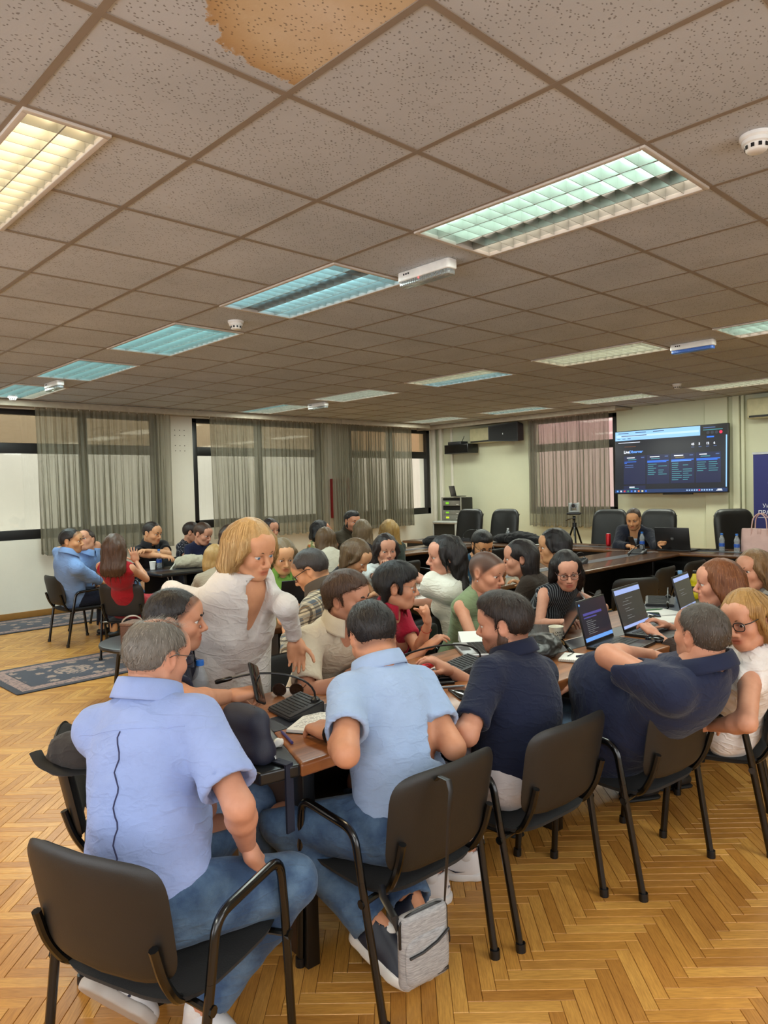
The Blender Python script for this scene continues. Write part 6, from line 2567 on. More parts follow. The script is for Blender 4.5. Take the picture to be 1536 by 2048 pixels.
# left group
p23 = make_person(label='dark-haired man in light blue shirt nearest the left wall, turning his head', near=1, sc=1.04,
    head=pt(142, 1082, 7.7), hip=(2.20, 6.30, .50), yaw=2, look=(-42, -3, 0), hs=1.1, hair='fade', hairc=(28, 22, 20), skin=(200, 148, 106), face=dict(stubble=.45, scalp=.7, scalpc=(.15, .13, .13)),
    top=dict(mat=cloth_mat('light blue shirt', (124, 156, 206)), collar='shirt', sleeve=1.85, soff=.02, off=.018, waist=.025), arml='lap', armr='lap', low=dict(mat=NAVYT))
chair_under(p23, 'black chair under the man in blue shirt near the left wall')
p24 = make_person(label='man in light blue shirt with rolled sleeves looking up over his shoulder', near=1, sc=1.04,
    head=pt(172, 1081, 8.4), hip=(2.72, 7.05, .50), yaw=-50, look=(-142, 14, 8), hs=1.1, hair='crop', hairc=(50, 38, 32), skin=(196, 140, 110),
    top=dict(mat=cloth_mat('light blue shirt', (124, 156, 206)), collar='shirt', sleeve=1.2, soff=.02, off=.018), arml='cross', armr='cross', low=dict(mat=NAVYT), w=1.1)
chair_under(p24, 'black chair under the blue-shirted man looking up')
p25 = make_person(label='woman in red dress with long brown hair, back to the viewer, hand raised', near=1, fem=True, sc=.97,
    head=pt(230, 1096, 6.75), hip=(2.30, 5.02, .50), yaw=38, look=(48, -4, 0), hs=1.08, hair='long', hlen=.36, hback=.05, hairc=(74, 48, 32), hairc2=(132, 94, 62), skin=(198, 142, 110),
    top=dict(mat=cloth_mat('red dress', (160, 26, 36)), sleeve=0, vneck=.0, neck=.03, name='dress'), armr=('px', (292, 1158, 'f'), (272, 1122, 'f')), handr='spread', hdirr=(-.25, .1, 1), hupr=(-.6, -.6, 0), arml='lap',
    low=dict(mat=cloth_mat('red dress', (160, 26, 36)), kind='skirt', name='skirt'))
chair_under(p25, 'black chair under the woman in red dress')
p26 = make_person(label='short-haired man in black polo with folded arms, smiling down', near=1, sc=1.04,
    head=pt(304, 1066, 8.7), hip=(3.30, 6.62, .50), yaw=-92, look=(-66, -12, 0), hs=1.1, hair='fade', hairc=(38, 28, 24), skin=(202, 148, 108), face=dict(stubble=.4),
    top=dict(mat=cloth_mat('black polo', (22, 22, 26)), collar='polo', sleeve=.6, soff=.014), armr=('px', (288, 1108, 'n'), (326, 1112, 'n')), arml=('px', (336, 1108, 'n'), (300, 1102, 'n')), low=dict(mat=DENIM2))
chair_under(p26, 'black chair under the man in black polo')
p27 = make_person(label='smiling woman in navy top, hair tied back, behind the black laptop', near=1, fem=True,
    head=pt(406, 1067, 8.9), yaw=-95, look=(-72, -22, 0), hs=1.1, hair='bun', hairc=(70, 48, 36), skin=(200, 144, 116),
    top=dict(mat=cloth_mat('navy top', (26, 30, 56)), sleeve=.6), arml='table', armr='table')
chair_under(p27, 'black chair under the smiling woman in navy')
p28 = make_person(label='dark-haired woman in dotted dark top with red hair tie, half hidden', near=0, fem=True,
    head=pt(384, 1064, 9.6), yaw=-60, look=(-40, -15, 0), hs=1.08, hair='bun', hairc=(44, 30, 26), skin=(198, 142, 114),
    top=dict(mat=cloth_mat('dotted', (28, 28, 40), 'dots', (170, 168, 172)), sleeve=.5), arml='table', armr='table')
chair_under(p28, 'black chair under the woman with a red hair tie')
p29 = make_person(label='long-haired woman in denim shirt behind the shoulder of the standing woman', near=0, fem=True,
    head=pt(461, 1072, 8.7), yaw=-100, look=(-60, -10, 0), hs=1.08, hair='long', hlen=.2, hairc=(58, 42, 34), skin=(198, 142, 114), armr='chin',
    top=dict(mat=cloth_mat('denim shirt', (78, 104, 140), 'denim', (110, 136, 168)), sleeve=1.7))
chair_under(p29, 'black chair under the long-haired woman in denim')
p30 = make_person(label='blonde-haired woman bent low behind the white shoulder of the standing woman', near=0, fem=True,
    head=pt(430, 1118, 6.6), yaw=60, look=(60, -30, 0), hs=1.05, hair='long', hlen=.2, hairc=(160, 124, 70), skin=(198, 142, 114),
    top=dict(mat=cloth_mat('beige top', (150, 136, 116)), sleeve=.6), arml='table', armr='table')
chair_under(p30, 'black chair under the blonde-haired woman bent low')
p31 = make_person(label='dark-haired woman hidden behind the blonde hair of the standing woman', near=0, fem=True,
    head=pt(541, 1058, 8.9), yaw=-100, look=(-90, -10, 0), hs=1.05, hair='bob', hlen=.12, hairc=(40, 30, 28), skin=(198, 142, 114),
    top=dict(mat=cloth_mat('grey top', (90, 88, 92)), sleeve=.6), arml='table', armr='table')
chair_under(p31, 'black chair under the dark-haired woman hidden behind blonde hair')

# third table
p32 = make_person(label='black-haired woman in colourful print top, hand raised to her face', near=1, fem=True,
    head=pt(641, 1061, 9.3), yaw=-60, look=(-20, -4, 0), hs=1.08, hair='long', hlen=.18, hback=.03, hairc=(18, 14, 16), skin=(196, 140, 110),
    top=dict(mat=cloth_mat('print top', (196, 178, 140), 'floral', (120, 128, 84), (186, 110, 60)), sleeve=.6), arml=('px', (672, 1090, 'n'), (661, 1070, 'n')), handl='spread', hdirl=(-.1, 0, 1), armr='table')
chair_under(p32, 'black chair under the black-haired woman with raised hand')
p33 = make_person(label='woman in white sleeveless waistcoat with long light brown hair, back turned', near=1, fem=True,
    head=pt(650, 1080, 7.8), yaw=78, look=(70, -28, 0), hs=1.08, hair='long', hlen=.26, hback=.02, hairc=(94, 72, 48), hairc2=(150, 122, 84), skin=(198, 142, 114),
    top=dict(mat=cloth_mat('white waistcoat', (206, 202, 184)), sleeve=0, off=.02), arml=('px', (622, 1112, 'f'), (606, 1122, 'f')), armr='table')
chair_under(p33, 'black chair under the woman in white waistcoat')
p34 = make_person(label='dark-haired bearded man in brown jacket by the curtain', near=1, sc=1.04,
    head=pt(704, 1042, 9.6), yaw=-95, look=(-98, -8, 0), hs=1.12, hair='quiff', hairc=(22, 18, 18), skin=(196, 140, 110), beard=.003, face=dict(stubble=.6),
    top=dict(mat=cloth_mat('brown jacket', (48, 42, 30)), collar='shirt', sleeve=1.9, soff=.024, off=.024), arml='tablein', armr='tablein')
chair_under(p34, 'black chair under the bearded man by the curtain')
p35 = make_person(label='woman in black sleeveless top with long ash-blonde hair, back turned', near=1, fem=True,
    head=pt(724, 1063, 8.2), yaw=95, look=(62, -6, 0), hs=1.1, hair='long', hlen=.30, hback=.02, hairc=(104, 86, 62), hairc2=(160, 138, 104), skin=(198, 142, 114),
    top=dict(mat=cloth_mat('black top', (28, 26, 30)), sleeve=0), arml='table', armr='table')
chair_under(p35, 'black chair under the ash-blonde woman in black top')
p36 = make_person(label='woman with very long blonde hair seen from behind, by the corner curtain', near=1, fem=True,
    head=pt(778, 1062, 8.6), yaw=92, look=(70, -4, 0), hs=1.1, hair='long', hlen=.32, hairc=(150, 118, 64), hairc2=(212, 182, 120), skin=(198, 142, 114),
    top=dict(mat=cloth_mat('dark green top', (38, 46, 38)), sleeve=1.5), arml='table', armr='table')
chair_under(p36, 'black chair under the woman with very long blonde hair')
# ================================================================== things on tables, walls, ceiling and floor
ZT = .76


def clear_plastic(name, tint):
    if name in MATS:
        return MATS[name]
    t = NT(name)
    tr = t.add('ShaderNodeBsdfTransparent'); tr.inputs[0].default_value = tint
    gl = t.add('ShaderNodeBsdfGlossy'); gl.inputs['Roughness'].default_value = .08
    lw = t.add('ShaderNodeLayerWeight'); lw.inputs[0].default_value = .35
    df = t.add('ShaderNodeBsdfDiffuse'); df.inputs[0].default_value = (.75, .8, .85, 1)
    m0 = t.add('ShaderNodeMixShader'); m0.inputs[0].default_value = .22
    t.link(tr.outputs[0], m0.inputs[1]); t.link(df.outputs[0], m0.inputs[2])
    mx = t.add('ShaderNodeMixShader')
    t.link(t.math('MULTIPLY', lw.outputs['Facing'], .55), mx.inputs[0])
    t.link(m0.outputs[0], mx.inputs[1]); t.link(gl.outputs[0], mx.inputs[2])
    t.link(mx.outputs[0], t.out.inputs[0])
    MATS[name] = t.m
    return t.m


PET = clear_plastic('clear bottle plastic', (.90, .94, .97, 1))
PETB = clear_plastic('blue bottle plastic', (.45, .70, .95, 1))


def bottle(label, x, y, z=ZT, h=.215, r=.031, cap=BLUECAP, lab=srgb(40, 84, 170), body=None, tilt=None, rz=0, group='plastic water bottles'):
    t = thing('water_bottle', label, 'bottle', (x, y, z), rz, group)
    prof = [(.001, .003), (r * .8, 0), (r, .008), (r, h * .22), (r * .93, h * .25), (r, h * .29), (r, h * .45), (r * .86, h * .50), (r * .97, h * .56), (r, h * .62),
            (r * .94, h * .70), (r * .62, h * .80), (.0135, h * .885), (.0125, h * .90), (.0125, h * .93)]
    MB().lathe(prof, 20, caps=False).build('bottle_body', body or PET, t)
    MB().lathe([(.0005, h * .905), (.0150, h * .905), (.0155, h * .915), (.0150, h * .995), (.0135, h), (.0005, h)], 16, caps=False).build('cap', cap, t)
    if lab is not None:
        m = plain('bottle label %.2f %.2f %.2f' % lab[:3], lab, .4, var=.3, nscale=90)
        MB().lathe([(r * 1.012, h * .28), (r * 1.012, h * .46)], 20, caps=False).build('label', m, t)
    if tilt:
        t.rotation_euler = tilt
    return t


bottle('clear water bottle with blue cap beside the grey-haired man', .545, .575)
bottle('water bottle with blue cap beside the white cup on the black table', 3.10, 5.98, rz=.3)
bottle('water bottle with blue cap at the end of the third table', 4.20, 5.16)
bottle('water bottle with blue cap in front of the man in dark suit', 7.76, 2.42)
bottle('water bottle with blue cap, left of the pair beside the handbag', 7.86, 1.49)
bottle('water bottle with blue cap, right of the pair beside the handbag', 7.80, 1.30)
bottle('small clear bottle without label among the black coats', 8.02, 4.66, h=.20, cap=plain('white cap', srgb(220, 222, 224), .4), lab=None)
bottle('blue-capped bottle behind the laptop of the red-haired woman', 4.13, .33, body=PETB, cap=plain('pale blue cap', srgb(110, 160, 210), .4))
bottle('yellow drink bottle with dark cap beside the red-haired woman', 4.30, .30, h=.20, body=plain('yellow bottle', srgb(214, 190, 20), .35, var=.2, nscale=60), cap=DARK, lab=srgb(60, 60, 40), group=None)
hv = p17.arms['r']
hp_ = p17.hw((.118, 0, -.062)) - np.array([0, 0, .062])
bottle('blue bottle with blue cap in the hand of the drinking woman', float(hp_[0]), float(hp_[1]), float(hp_[2]) - .09, h=.152, r=.026, body=PETB)


def mic(label, x, y, rz, tip, z=ZT, ring=None, base=True):
    """a gooseneck microphone on a wedge-shaped desk unit, facing local +x"""
    t = thing('desk_microphone', label, 'microphone', (x, y, z), rz, 'gooseneck desk microphones')
    b = MB()
    V = [(.075, -.09, 0), (.075, .09, 0), (-.075, .09, 0), (-.075, -.09, 0), (.075, -.09, .016), (.075, .09, .016), (-.075, .09, .052), (-.075, -.09, .052)]
    b.add(V, [(3, 2, 1, 0), (4, 5, 6, 7), (0, 1, 5, 4), (1, 2, 6, 5), (2, 3, 7, 6), (3, 0, 4, 7)])
    o = b.build('base', DGREY, t, smooth=False)
    bm_ = bmesh.new(); bm_.from_mesh(o.data)
    bmesh.ops.bevel(bm_, geom=list(bm_.edges), offset=.005, segments=2, affect='EDGES'); bm_.to_mesh(o.data); bm_.free()
    tp = MB()
    for k in range(9):
        s = -.066 + k * .015
        zz = .016 + (.075 - s) / .15 * .036
        tp.box(s, s + .006, -.075, .06, zz - .002, zz + .0012)
    g = tp.build('speaker_grille', plain('grille plastic', srgb(34, 35, 38), .6), t, smooth=False); g['kind'] = 'stuff'
    lb = MB().box(-.012, .045, -.0915, -.0895, .006, .020); lb.build('barcode_label', PAPER, t, smooth=False)
    bc = MB()
    for k in range(12):
        xx = -.008 + k * .0026
        bc.box(xx, xx + (.0014 if k % 3 else .0008), -.0922, -.0914, .008, .018)
    bc.build('barcode', plain('print black', srgb(20, 20, 20), .8), t, smooth=False)['kind'] = 'stuff'
    MB().lathe([(.018, 0), (.018, .008), (.012, .014), (.008, .018)], 14, (-.055, .055, .046)).build('socket', DARK, t)
    tx, ty, tz = tip
    p0 = Vector((-.055, .055, .06))
    P3 = Vector((tx, ty, tz))
    c1 = p0 + Vector((-.005, 0, .085)); c2 = P3 * .55 + p0 * .45 + Vector((0, 0, .075))
    path = []
    for k in range(13):
        s = k / 12
        path.append(p0 * (1 - s) ** 3 + c1 * 3 * s * (1 - s) ** 2 + c2 * 3 * s * s * (1 - s) + P3 * s ** 3)
    MB().tube(path, .0042, 8).build('gooseneck', DARK, t)
    d = (path[-1] - path[-2]).normalized()
    e = MB().tube([P3 - d * .002, P3 + d * .006, P3 + d * .055, P3 + d * .062], [.0055, .0085, .0090, .006], 12)
    e.build('microphone_head', BLK, t)
    if ring:
        MB().tube([P3 - d * .008, P3 - d * .0], .0075, 10).build('light_ring', emit('red ring light', (1, .12, .12, 1), 2.0), t)
    return t


mic('gooseneck microphone unit with barcode sticker nearest to the viewer', .81, .34, math.radians(172), (.22, -.08, .155))
mic('gooseneck microphone unit under the black wallet, second along the table', 1.72, .27, math.radians(160), (.33, -.03, .085))
mic('gooseneck microphone unit beside the laptop of the red-haired woman', 3.92, .38, math.radians(205), (.18, .05, .05))
mic('gooseneck microphone unit on the middle table beside the woman in white and maroon', 5.92, 2.22, math.radians(190), (.22, 0, .05))
mic('gooseneck microphone unit on the middle table nearest the head table', 7.16, 2.18, math.radians(185), (.20, 0, .03))
mic('gooseneck microphone with red light ring before the man in suit', 7.92, 2.80, math.radians(20), (.24, -.22, .26), ring=True)
mic('gooseneck microphone unit on the head table by the left black chair', 7.86, 5.30, 0.0, (.2, 0, .16))


def laptop(label, x, y, rz, op=108, w=.345, d=.235, z=ZT, shell=None, screen=None, logo=None, name='laptop'):
    """the user sits on the local -y side"""
    shell = shell or DARK
    t = thing(name, label, 'laptop', (x, y, z), rz, 'open laptops')
    MB().rbox(-w / 2, w / 2, -d / 2, d / 2, 0, .016, .012, .004, 3).build('base', shell, t)
    k = MB()
    for r_ in range(5):
        for c_ in range(13):
            x0 = -w * .43 + c_ * w * .86 / 13
            y0 = d * .36 - r_ * d * .105
            k.box(x0 + .0012, x0 + w * .86 / 13 - .0012, y0 - d * .105 + .0014, y0 - .0014, .0158, .0176)
    kb = k.build('keyboard', plain('laptop keys', srgb(22, 22, 24), .5), t, smooth=False); kb['kind'] = 'stuff'
    MB().box(-w * .16, w * .16, -d * .45, -d * .22, .0158, .0166).build('touchpad', DGREY, t, smooth=False)
    a = math.radians(180 - op)
    M = T(0, d / 2 - .004, .014) @ Matrix.Rotation(-a + math.pi / 2 - math.pi / 2, 4, 'X')
    M = T(0, d / 2 - .004, .014) @ Matrix.Rotation(-(math.radians(op) - math.pi / 2), 4, 'X')
    lid = MB().rbox(-w / 2, w / 2, -.0035, .0035, 0, d * .98, .003, .003, 2).xf(M)
    lid.build('lid', shell, t)
    sc = MB().box(-w / 2 + .008, w / 2 - .008, -.0045, -.0034, .014, d * .98 - .008).xf(M)
    s_ = sc.build('screen', screen[0] if screen else plain('dark screen', srgb(14, 14, 17), .12), t, smooth=False)
    if screen:
        for (u0, u1, v0, v1, mt) in screen[1]:
            W_, H_ = w - .016, d * .98 - .022
            MB().box(-W_ / 2 + u0 * W_, -W_ / 2 + u1 * W_, -.0052, -.0044, .014 + v0 * H_, .014 + v1 * H_).xf(M).build('screen_content', mt, s_, smooth=False)
    if logo:
        b = MB().tube([(math.cos(q) * .016, .0042, d * .5 + math.sin(q) * .016) for q in np.linspace(0, 2 * math.pi, 25)[:-1]], .0012, 6, closed=True).xf(M)
        b.build('logo_ring', SILV, t)
        text_mesh(logo, .0135, SILV, t, M @ T(0, .0042, d * .5 - .005, math.pi, math.pi / 2), 'logo', .0003, 'CENTER', .0006)
    return t


def sm(name, rgb, e=1.0):
    return emit('screen ' + name, srgb(*rgb), e)


S_DARK = sm('charcoal', (46, 46, 44), .8)
S_BAR = sm('lavender bar', (146, 164, 214), .9)
S_LINE = sm('grey line', (120, 122, 122), .8)
S_NAVY = sm('night blue', (18, 16, 34), .8)
S_BLUE = sm('sky bar', (92, 146, 214), .9)
S_VIO = sm('violet line', (70, 66, 140), .8)
rows = [(.34, .62, .72), (.22, .44, .66), (.18, .52, .58), (.22, .40, .48), (.24, .56, .42), (.24, .42, .30), (.24, .50, .24)]
chat = [(0, 1, .86, .98, S_BAR), (0, 1, .02, .09, S_BAR)] + [(a, b, v, v + .010, S_LINE) for a, b, v in rows]
code = [(0, 1, .02, .11, S_BLUE), (.10, .78, .64, .70, S_VIO), (.10, .56, .57, .60, S_VIO)] + [(.16, .16 + w_, .50 - k * .045, .51 - k * .045, S_LINE) for k, w_ in enumerate((.2, .34, .22, .3, .26, .38, .2, .3))] + [(.02, .06, .90, .95, S_BLUE)]

laptop('dark laptop of the woman in pinstripes, its lid towards the viewer', 2.64, .47, math.radians(-143), 122)
laptop('laptop with dark violet screen between bag and open notebook', 2.59, -.045, math.radians(4), 104, screen=(S_NAVY, code), w=.32)
laptop('laptop with charcoal chat screen and its keyboard in view, beside the mouse', 3.03, -.035, math.radians(5), 106, screen=(S_DARK, chat), w=.36, d=.25)
laptop('laptop with charcoal screen facing the red-haired woman', 3.78, .0, math.radians(8), 104, screen=(S_DARK, chat[:2] + chat[4:7]), w=.34)
laptop('thin silver laptop standing open edge-on beside the bearded man', 2.06, .46, math.radians(-128), 116, shell=SILV, w=.30, d=.21)
laptop('black laptop with its lid to the viewer on the left black table', 3.62, 5.86, math.radians(-160), 108)
laptop('black laptop with round maker mark on its lid on the head table', 7.80, 1.98, math.radians(90), 100, w=.42, d=.28, logo='DELL')
laptop('dark laptop before the woman in green shirt', 2.30, 2.32, math.radians(160), 112, w=.30)


def tag_obj(b, name, mat, label, cat, loc, rz=0, group=None, smooth=True, rot=None):
    o = b.build(name, mat, None, smooth=smooth)
    o.location = loc
    o.rotation_euler = rot or (0, 0, rz)
    return tag(o, label, cat, group)


def cup(label, x, y, z=ZT, h=.082, r=.038, body=None):
    t = thing('paper_cup', label, 'cup', (x, y, z))
    m = body or plain('paper cup', srgb(226, 224, 206), .7, var=.03)
    MB().lathe([(.0005, .004), (r * .72, .004), (r * .73, 0), (r, h - .003), (r * 1.04, h - .004), (r * 1.05, h), (r * 1.0, h + .0015), (r * .93, h - .004), (r * .68, .010), (.0005, .010)], 26, caps=False).build('cup_body', m, t)
    return t


cp = cup('white paper cup with small dark print among the laptops', 2.49, .275)
ink = plain('cup print', srgb(40, 36, 34), .8)
for ch, a, zz, sz in (('IL', -.62, .046, .018), ('CAFF', -.02, .050, .015), ('LATTE', -.02, .036, .012)):
    ang = math.atan2(CAMP.y - .275, CAMP.x - 2.49) + a
    for k, c_ in enumerate(ch):
        q = ang + k * .26
        rr = .0385 * (.72 + .28 * zz / .082) + .0006
        text_mesh(c_, sz, ink, cp, T(rr * math.cos(q), rr * math.sin(q), zz, q + math.pi / 2, math.pi / 2), 'lettering', .0003, 'CENTER', .0004)
for k, col in enumerate(((130, 60, 50), (70, 110, 150))):
    q = math.atan2(CAMP.y - .275, CAMP.x - 2.49) - .55 + k * .5
    rr = .0385 * .80
    b = MB().lathe([(.0002, 0), (.0085, 0), (.0085, .0012), (.0002, .0012)], 14, caps=False).xf(T(rr * math.cos(q), rr * math.sin(q), .022) @ Matrix.Rotation(q, 4, 'Z') @ Matrix.Rotation(math.pi / 2, 4, 'Y'))
    b.build('print_dot', plain('cup dot %d' % k, srgb(*col), .7), cp)
cup('small white plastic cup on the black table in the left group', 2.96, 5.86, h=.09, r=.036, body=WHT)


def phone(label, x, y, z=ZT, rz=0, rot=None, loc=None):
    t = thing('mobile_phone', label, 'phone', loc or (x, y, z), rz, 'mobile phones')
    MB().rbox(-.037, .037, -.076, .076, 0, .0085, .010, .003, 3).build('phone_body', DARK, t)
    MB().rbox(-.034, .034, -.072, .072, .0086, .0091, .008, .0002, 3).build('phone_screen', plain('phone glass', srgb(12, 13, 16), .08), t)
    if rot:
        t.rotation_euler = rot
    return t


phone('black phone lying on the table edge beside the man in light blue polo', 1.405, .02, rz=math.radians(-30))
phone('black phone lying on papers beside the charcoal laptops', 3.46, .20, rz=math.radians(-60), z=ZT + .010)
hy_ = y.arms['r']
q_ = hy_[2] + hy_[3] * .10 + np.array([0, 0, .02])
phone('black phone held up by the young man in navy polo', 0, 0, loc=tuple(float(v) for v in q_), rot=(1.15, .45, .5))
phone('black phone on the head table beside the pair of bottles', 8.02, 1.62, rz=1.2)
hs_ = p22.arms['r']
q_ = hs_[2] + hs_[3] * .09 + np.array([-.02, 0, .05])
phone('phone in the hand of the man in dark suit', 0, 0, loc=tuple(float(v) for v in q_), rot=(1.1, 0, 1.4))

# sunglasses
t = thing('sunglasses', 'folded dark sunglasses behind the nearest microphone', 'sunglasses', (.925, .545, ZT), math.radians(-50))
for s in (-1, 1):
    l = MB().add([(s * .036 + .027 * math.cos(a), 0, .026 + .024 * math.sin(a)) for a in np.linspace(0, 2 * math.pi, 21)[:-1]], [tuple(range(20))])
    l.build('tinted_lens', plain('brown lens', srgb(40, 30, 24), .1), t)
    MB().tube([(s * .036 + .028 * math.cos(a), 0, .026 + .025 * math.sin(a)) for a in np.linspace(0, 2 * math.pi, 21)[:-1]], .002, 6, closed=True).build('rim', plain('tortoise frame', srgb(54, 34, 24), .3, var=.4, nscale=120), t)
    MB().tube([(s * .064, .002, .034), (s * .062, .06, .03), (s * .05, .11, .006)], .0022, 6).build('temple', plain('tortoise frame', srgb(54, 34, 24), .3), t)
MB().tube([(-.010, 0, .034), (0, -.002, .037), (.010, 0, .034)], .002, 6).build('bridge', DARK, t)

# navy wash bag with a wrist strap
t = thing('zip_pouch', 'dark navy zipped pouch with hanging wrist strap on black table end', 'bag', (.425, .09, ZT), math.radians(97))
nv = plain('navy nylon', srgb(26, 30, 48), .62, var=.1, bump=.15, bscale=400)
F = Field((-.14, -.09, -.01), (.14, .09, .20), .005)
F.cone((-.075, 0, .03), (.075, 0, .03), .045, .045, .02, 'u'); F.cone((-.055, 0, .125), (.055, 0, .125), .036, .036, .02); F.ell((0, 0, .08), (.105, .044, .085), .03)
F.cut((0, 0, .001), (0, 0, -1)); F.wrinkle(.002, .06, 4)
V, Q = F.mesh(); me = np_mesh('pouch_body', V, Q); me.materials.append(nv); obj('pouch_body', me, t)
MB().tube([(-.098, .0, .06), (-.082, 0, .135), (-.05, 0, .164), (.05, 0, .164), (.082, 0, .135), (.100, 0, .06)], .0045, 8, flat=.6).build('zip', DARK, t)
MB().tube([(-.101, -.012, .055), (-.108, -.014, .04), (-.106, -.014, .022)], .0025, 6).build('zip_pull', SILV, t)
MB().tube([(-.104, -.014, .03), (-.112, -.02, .024), (-.118, -.02, .012)], .006, 8, flat=.4).build('snap_hook', SILV, t)
st = MB()
st.box(-.134, -.106, -.0225, -.0195, .003, .010)
for (a, b_, z0, z1) in ((-.176, -.173, -.20, .008), (-.1705, -.1675, -.20, .008)):
    st.box(a, b_, -.036, -.006, z0, z1)
st.box(-.176, -.112, -.036, -.006, .006, .0095); st.box(-.176, -.1675, -.036, -.006, -.204, -.198)
st.build('wrist_strap', plain('strap webbing', srgb(26, 30, 48), .7), t, smooth=False)['kind'] = 'stuff'

tag_obj(MB().tube([(-.068, 0, .0055), (.045, 0, .0055), (.066, 0, .0055)], [.0052, .0052, .0025], 10), 'pen_barrel', plain('violet pen', srgb(66, 60, 120), .35), 'violet ball pen lying on the wooden table edge', 'pen', (.615, .135, ZT), math.radians(70)).name = 'pen'
F = Field((-.03, -.03, -.01), (.03, .03, .05), .003); F.ell((0, 0, .014), (.018, .014, .016), .01); F.wrinkle(.005, .02, 3); F.cut((0, 0, .001), (0, 0, -1))
V, Q = F.mesh(); me = np_mesh('paper_tissue', V, Q); me.materials.append(PAPER); o = obj('paper_tissue', me); o.location = (.545, .085, ZT); tag(o, 'crumpled white tissue beside the navy pouch', 'tissue')


def notebook(label, x, y, rz, w=.15, d=.21, z=ZT, lines=True, cover=None, spiral=False, group='notebooks and papers'):
    t = thing('notebook', label, 'notebook', (x, y, z), rz, group)
    if cover is not None:
        MB().rbox(-w / 2 - .003, w / 2 + .003, -d / 2 - .003, d / 2 + .003, 0, .003, .004, .001, 2).build('cover', cover, t)
    MB().box(-w / 2, w / 2, -d / 2, d / 2, .003, .013).build('pages', PAPER, t, smooth=False)
    if lines:
        b = MB()
        rg = random.Random(int(x * 1000))
        for k in range(11):
            yy = d * .40 - k * d * .075
            xx = -w * .40
            while xx < w * (.1 + .3 * rg.random()):
                l = rg.uniform(.006, .02)
                b.box(xx, xx + l, yy, yy + .0016, .0130, .0134); xx += l + .005
        b.build('handwriting', plain('ink', srgb(70, 70, 92), .8), t, smooth=False)['kind'] = 'stuff'
    if spiral:
        b = MB()
        for k in range(22):
            yy = -d / 2 + d * (k + .5) / 22
            b.tube([(-w / 2 - .002, yy, .002), (-w / 2 - .006, yy, .008), (-w / 2 - .001, yy, .016), (-w / 2 + .004, yy, .012)], .0009, 5)
        b.build('spiral_wire', SILV, t)['kind'] = 'stuff'
    return t


notebook('open notebook with handwriting under the hand of the man in light blue polo', .775, .165, math.radians(-60), cover=DARK)
notebook('white spiral notebook beside the elbow of the stout man', 2.22, -.05, math.radians(20), lines=False, spiral=True)
notebook('white sheets under the black phone beside the charcoal laptops', 3.55, .24, math.radians(-20), w=.30, d=.21, lines=False)
notebook('dark red notebook in front of the white sheets', 3.30, .00 + .02, math.radians(-42), w=.15, d=.21, z=ZT - .0, lines=False, cover=plain('dark red cover', srgb(70, 24, 32), .6)).location = (3.40, .06, ZT)
tag_obj(MB().tube([(-.07, 0, .005), (.05, 0, .005), (.068, 0, .005)], [.005, .005, .002], 8), 'pen', plain('green pen', srgb(70, 110, 76), .4), 'green pen lying on the white sheets', 'pen', (3.62, .28, ZT + .0135), math.radians(-30), 'pens')
tag_obj(MB().tube([(-.07, 0, .005), (.05, 0, .005), (.068, 0, .005)], [.005, .005, .002], 8), 'pen', plain('navy pen', srgb(30, 34, 60), .4), 'dark pen lying on the spiral notebook', 'pen', (2.26, -.05, ZT + .0135), math.radians(-20), 'pens')
b = MB()
b.add([(-.09, -.06, 0), (.09, -.06, 0), (.09, .06, .0), (-.09, .06, .0), (-.09, -.06, .004), (.09, -.06, .004), (.09, .05, .05), (-.09, .05, .05)], [(3, 2, 1, 0), (4, 5, 6, 7), (0, 1, 5, 4), (1, 2, 6, 5), (2, 3, 7, 6), (3, 0, 4, 7)])
tag_obj(b, 'folded_paper', PAPER, 'folded white sheet standing at the far edge beside the bearded face', 'paper', (2.22, .60, ZT), math.radians(-40), smooth=False)
# mouse
F = Field((-.05, -.07, -.01), (.05, .07, .06), .003); F.ell((0, 0, .008), (.031, .056, .030), .01); F.cut((0, 0, .001), (0, 0, -1))
V, Q = F.mesh(); me = np_mesh('shell', V, Q); me.materials.append(BLK)
t = thing('computer_mouse', 'black computer mouse in front of the charcoal laptop', 'mouse', (2.80, -.13, ZT), math.radians(10)); obj('shell', me, t)
MB().cyl((-.004, .03, .030), (.004, .03, .030), .009, 10).build('scroll_wheel', DGREY, t)
# wallet, lighter, clip, red packet
t = thing('wallet', 'thick black leather wallet leaning on the second microphone unit', 'wallet', (1.575, .245, ZT), math.radians(-35))
for k, (dz, w_) in enumerate(((0, .058), (.011, .056), (.022, .057))):
    MB().rbox(-w_, w_, -.048, .048, dz, dz + .0095, .010, .004, 3).xf(T(0, 0, 0, .03 * k)).build('leather_flap', LEA, t)
for k in range(3):
    MB().box(-.045, .045, -.0505, -.046, .0095 + .0105 * k, .0106 + .0105 * k).build('card_edge', plain('card edge', srgb(170, 150, 140), .6), t, smooth=False)
tag_obj(MB().rbox(-.04, .04, -.011, .011, 0, .013, .006, .004, 3), 'lighter', DARK, 'small black lighter beside the wallet', 'lighter', (1.475, .17, ZT), math.radians(-40))
tag_obj(MB().tube([(-.06, 0, .005), (.05, 0, .005), (.062, 0, .005)], [.0048, .0048, .002], 8), 'pen', plain('grey pen', srgb(150, 160, 172), .35, .4), 'grey metal pen beside the small black lighter', 'pen', (1.445, .115, ZT), math.radians(-35), 'pens')
F = Field((-.07, -.05, -.01), (.07, .05, .06), .004); F.cone((-.04, 0, .014), (.04, 0, .018), .018, .014, .01); F.wrinkle(.004, .03, 9); F.cut((0, 0, .001), (0, 0, -1))
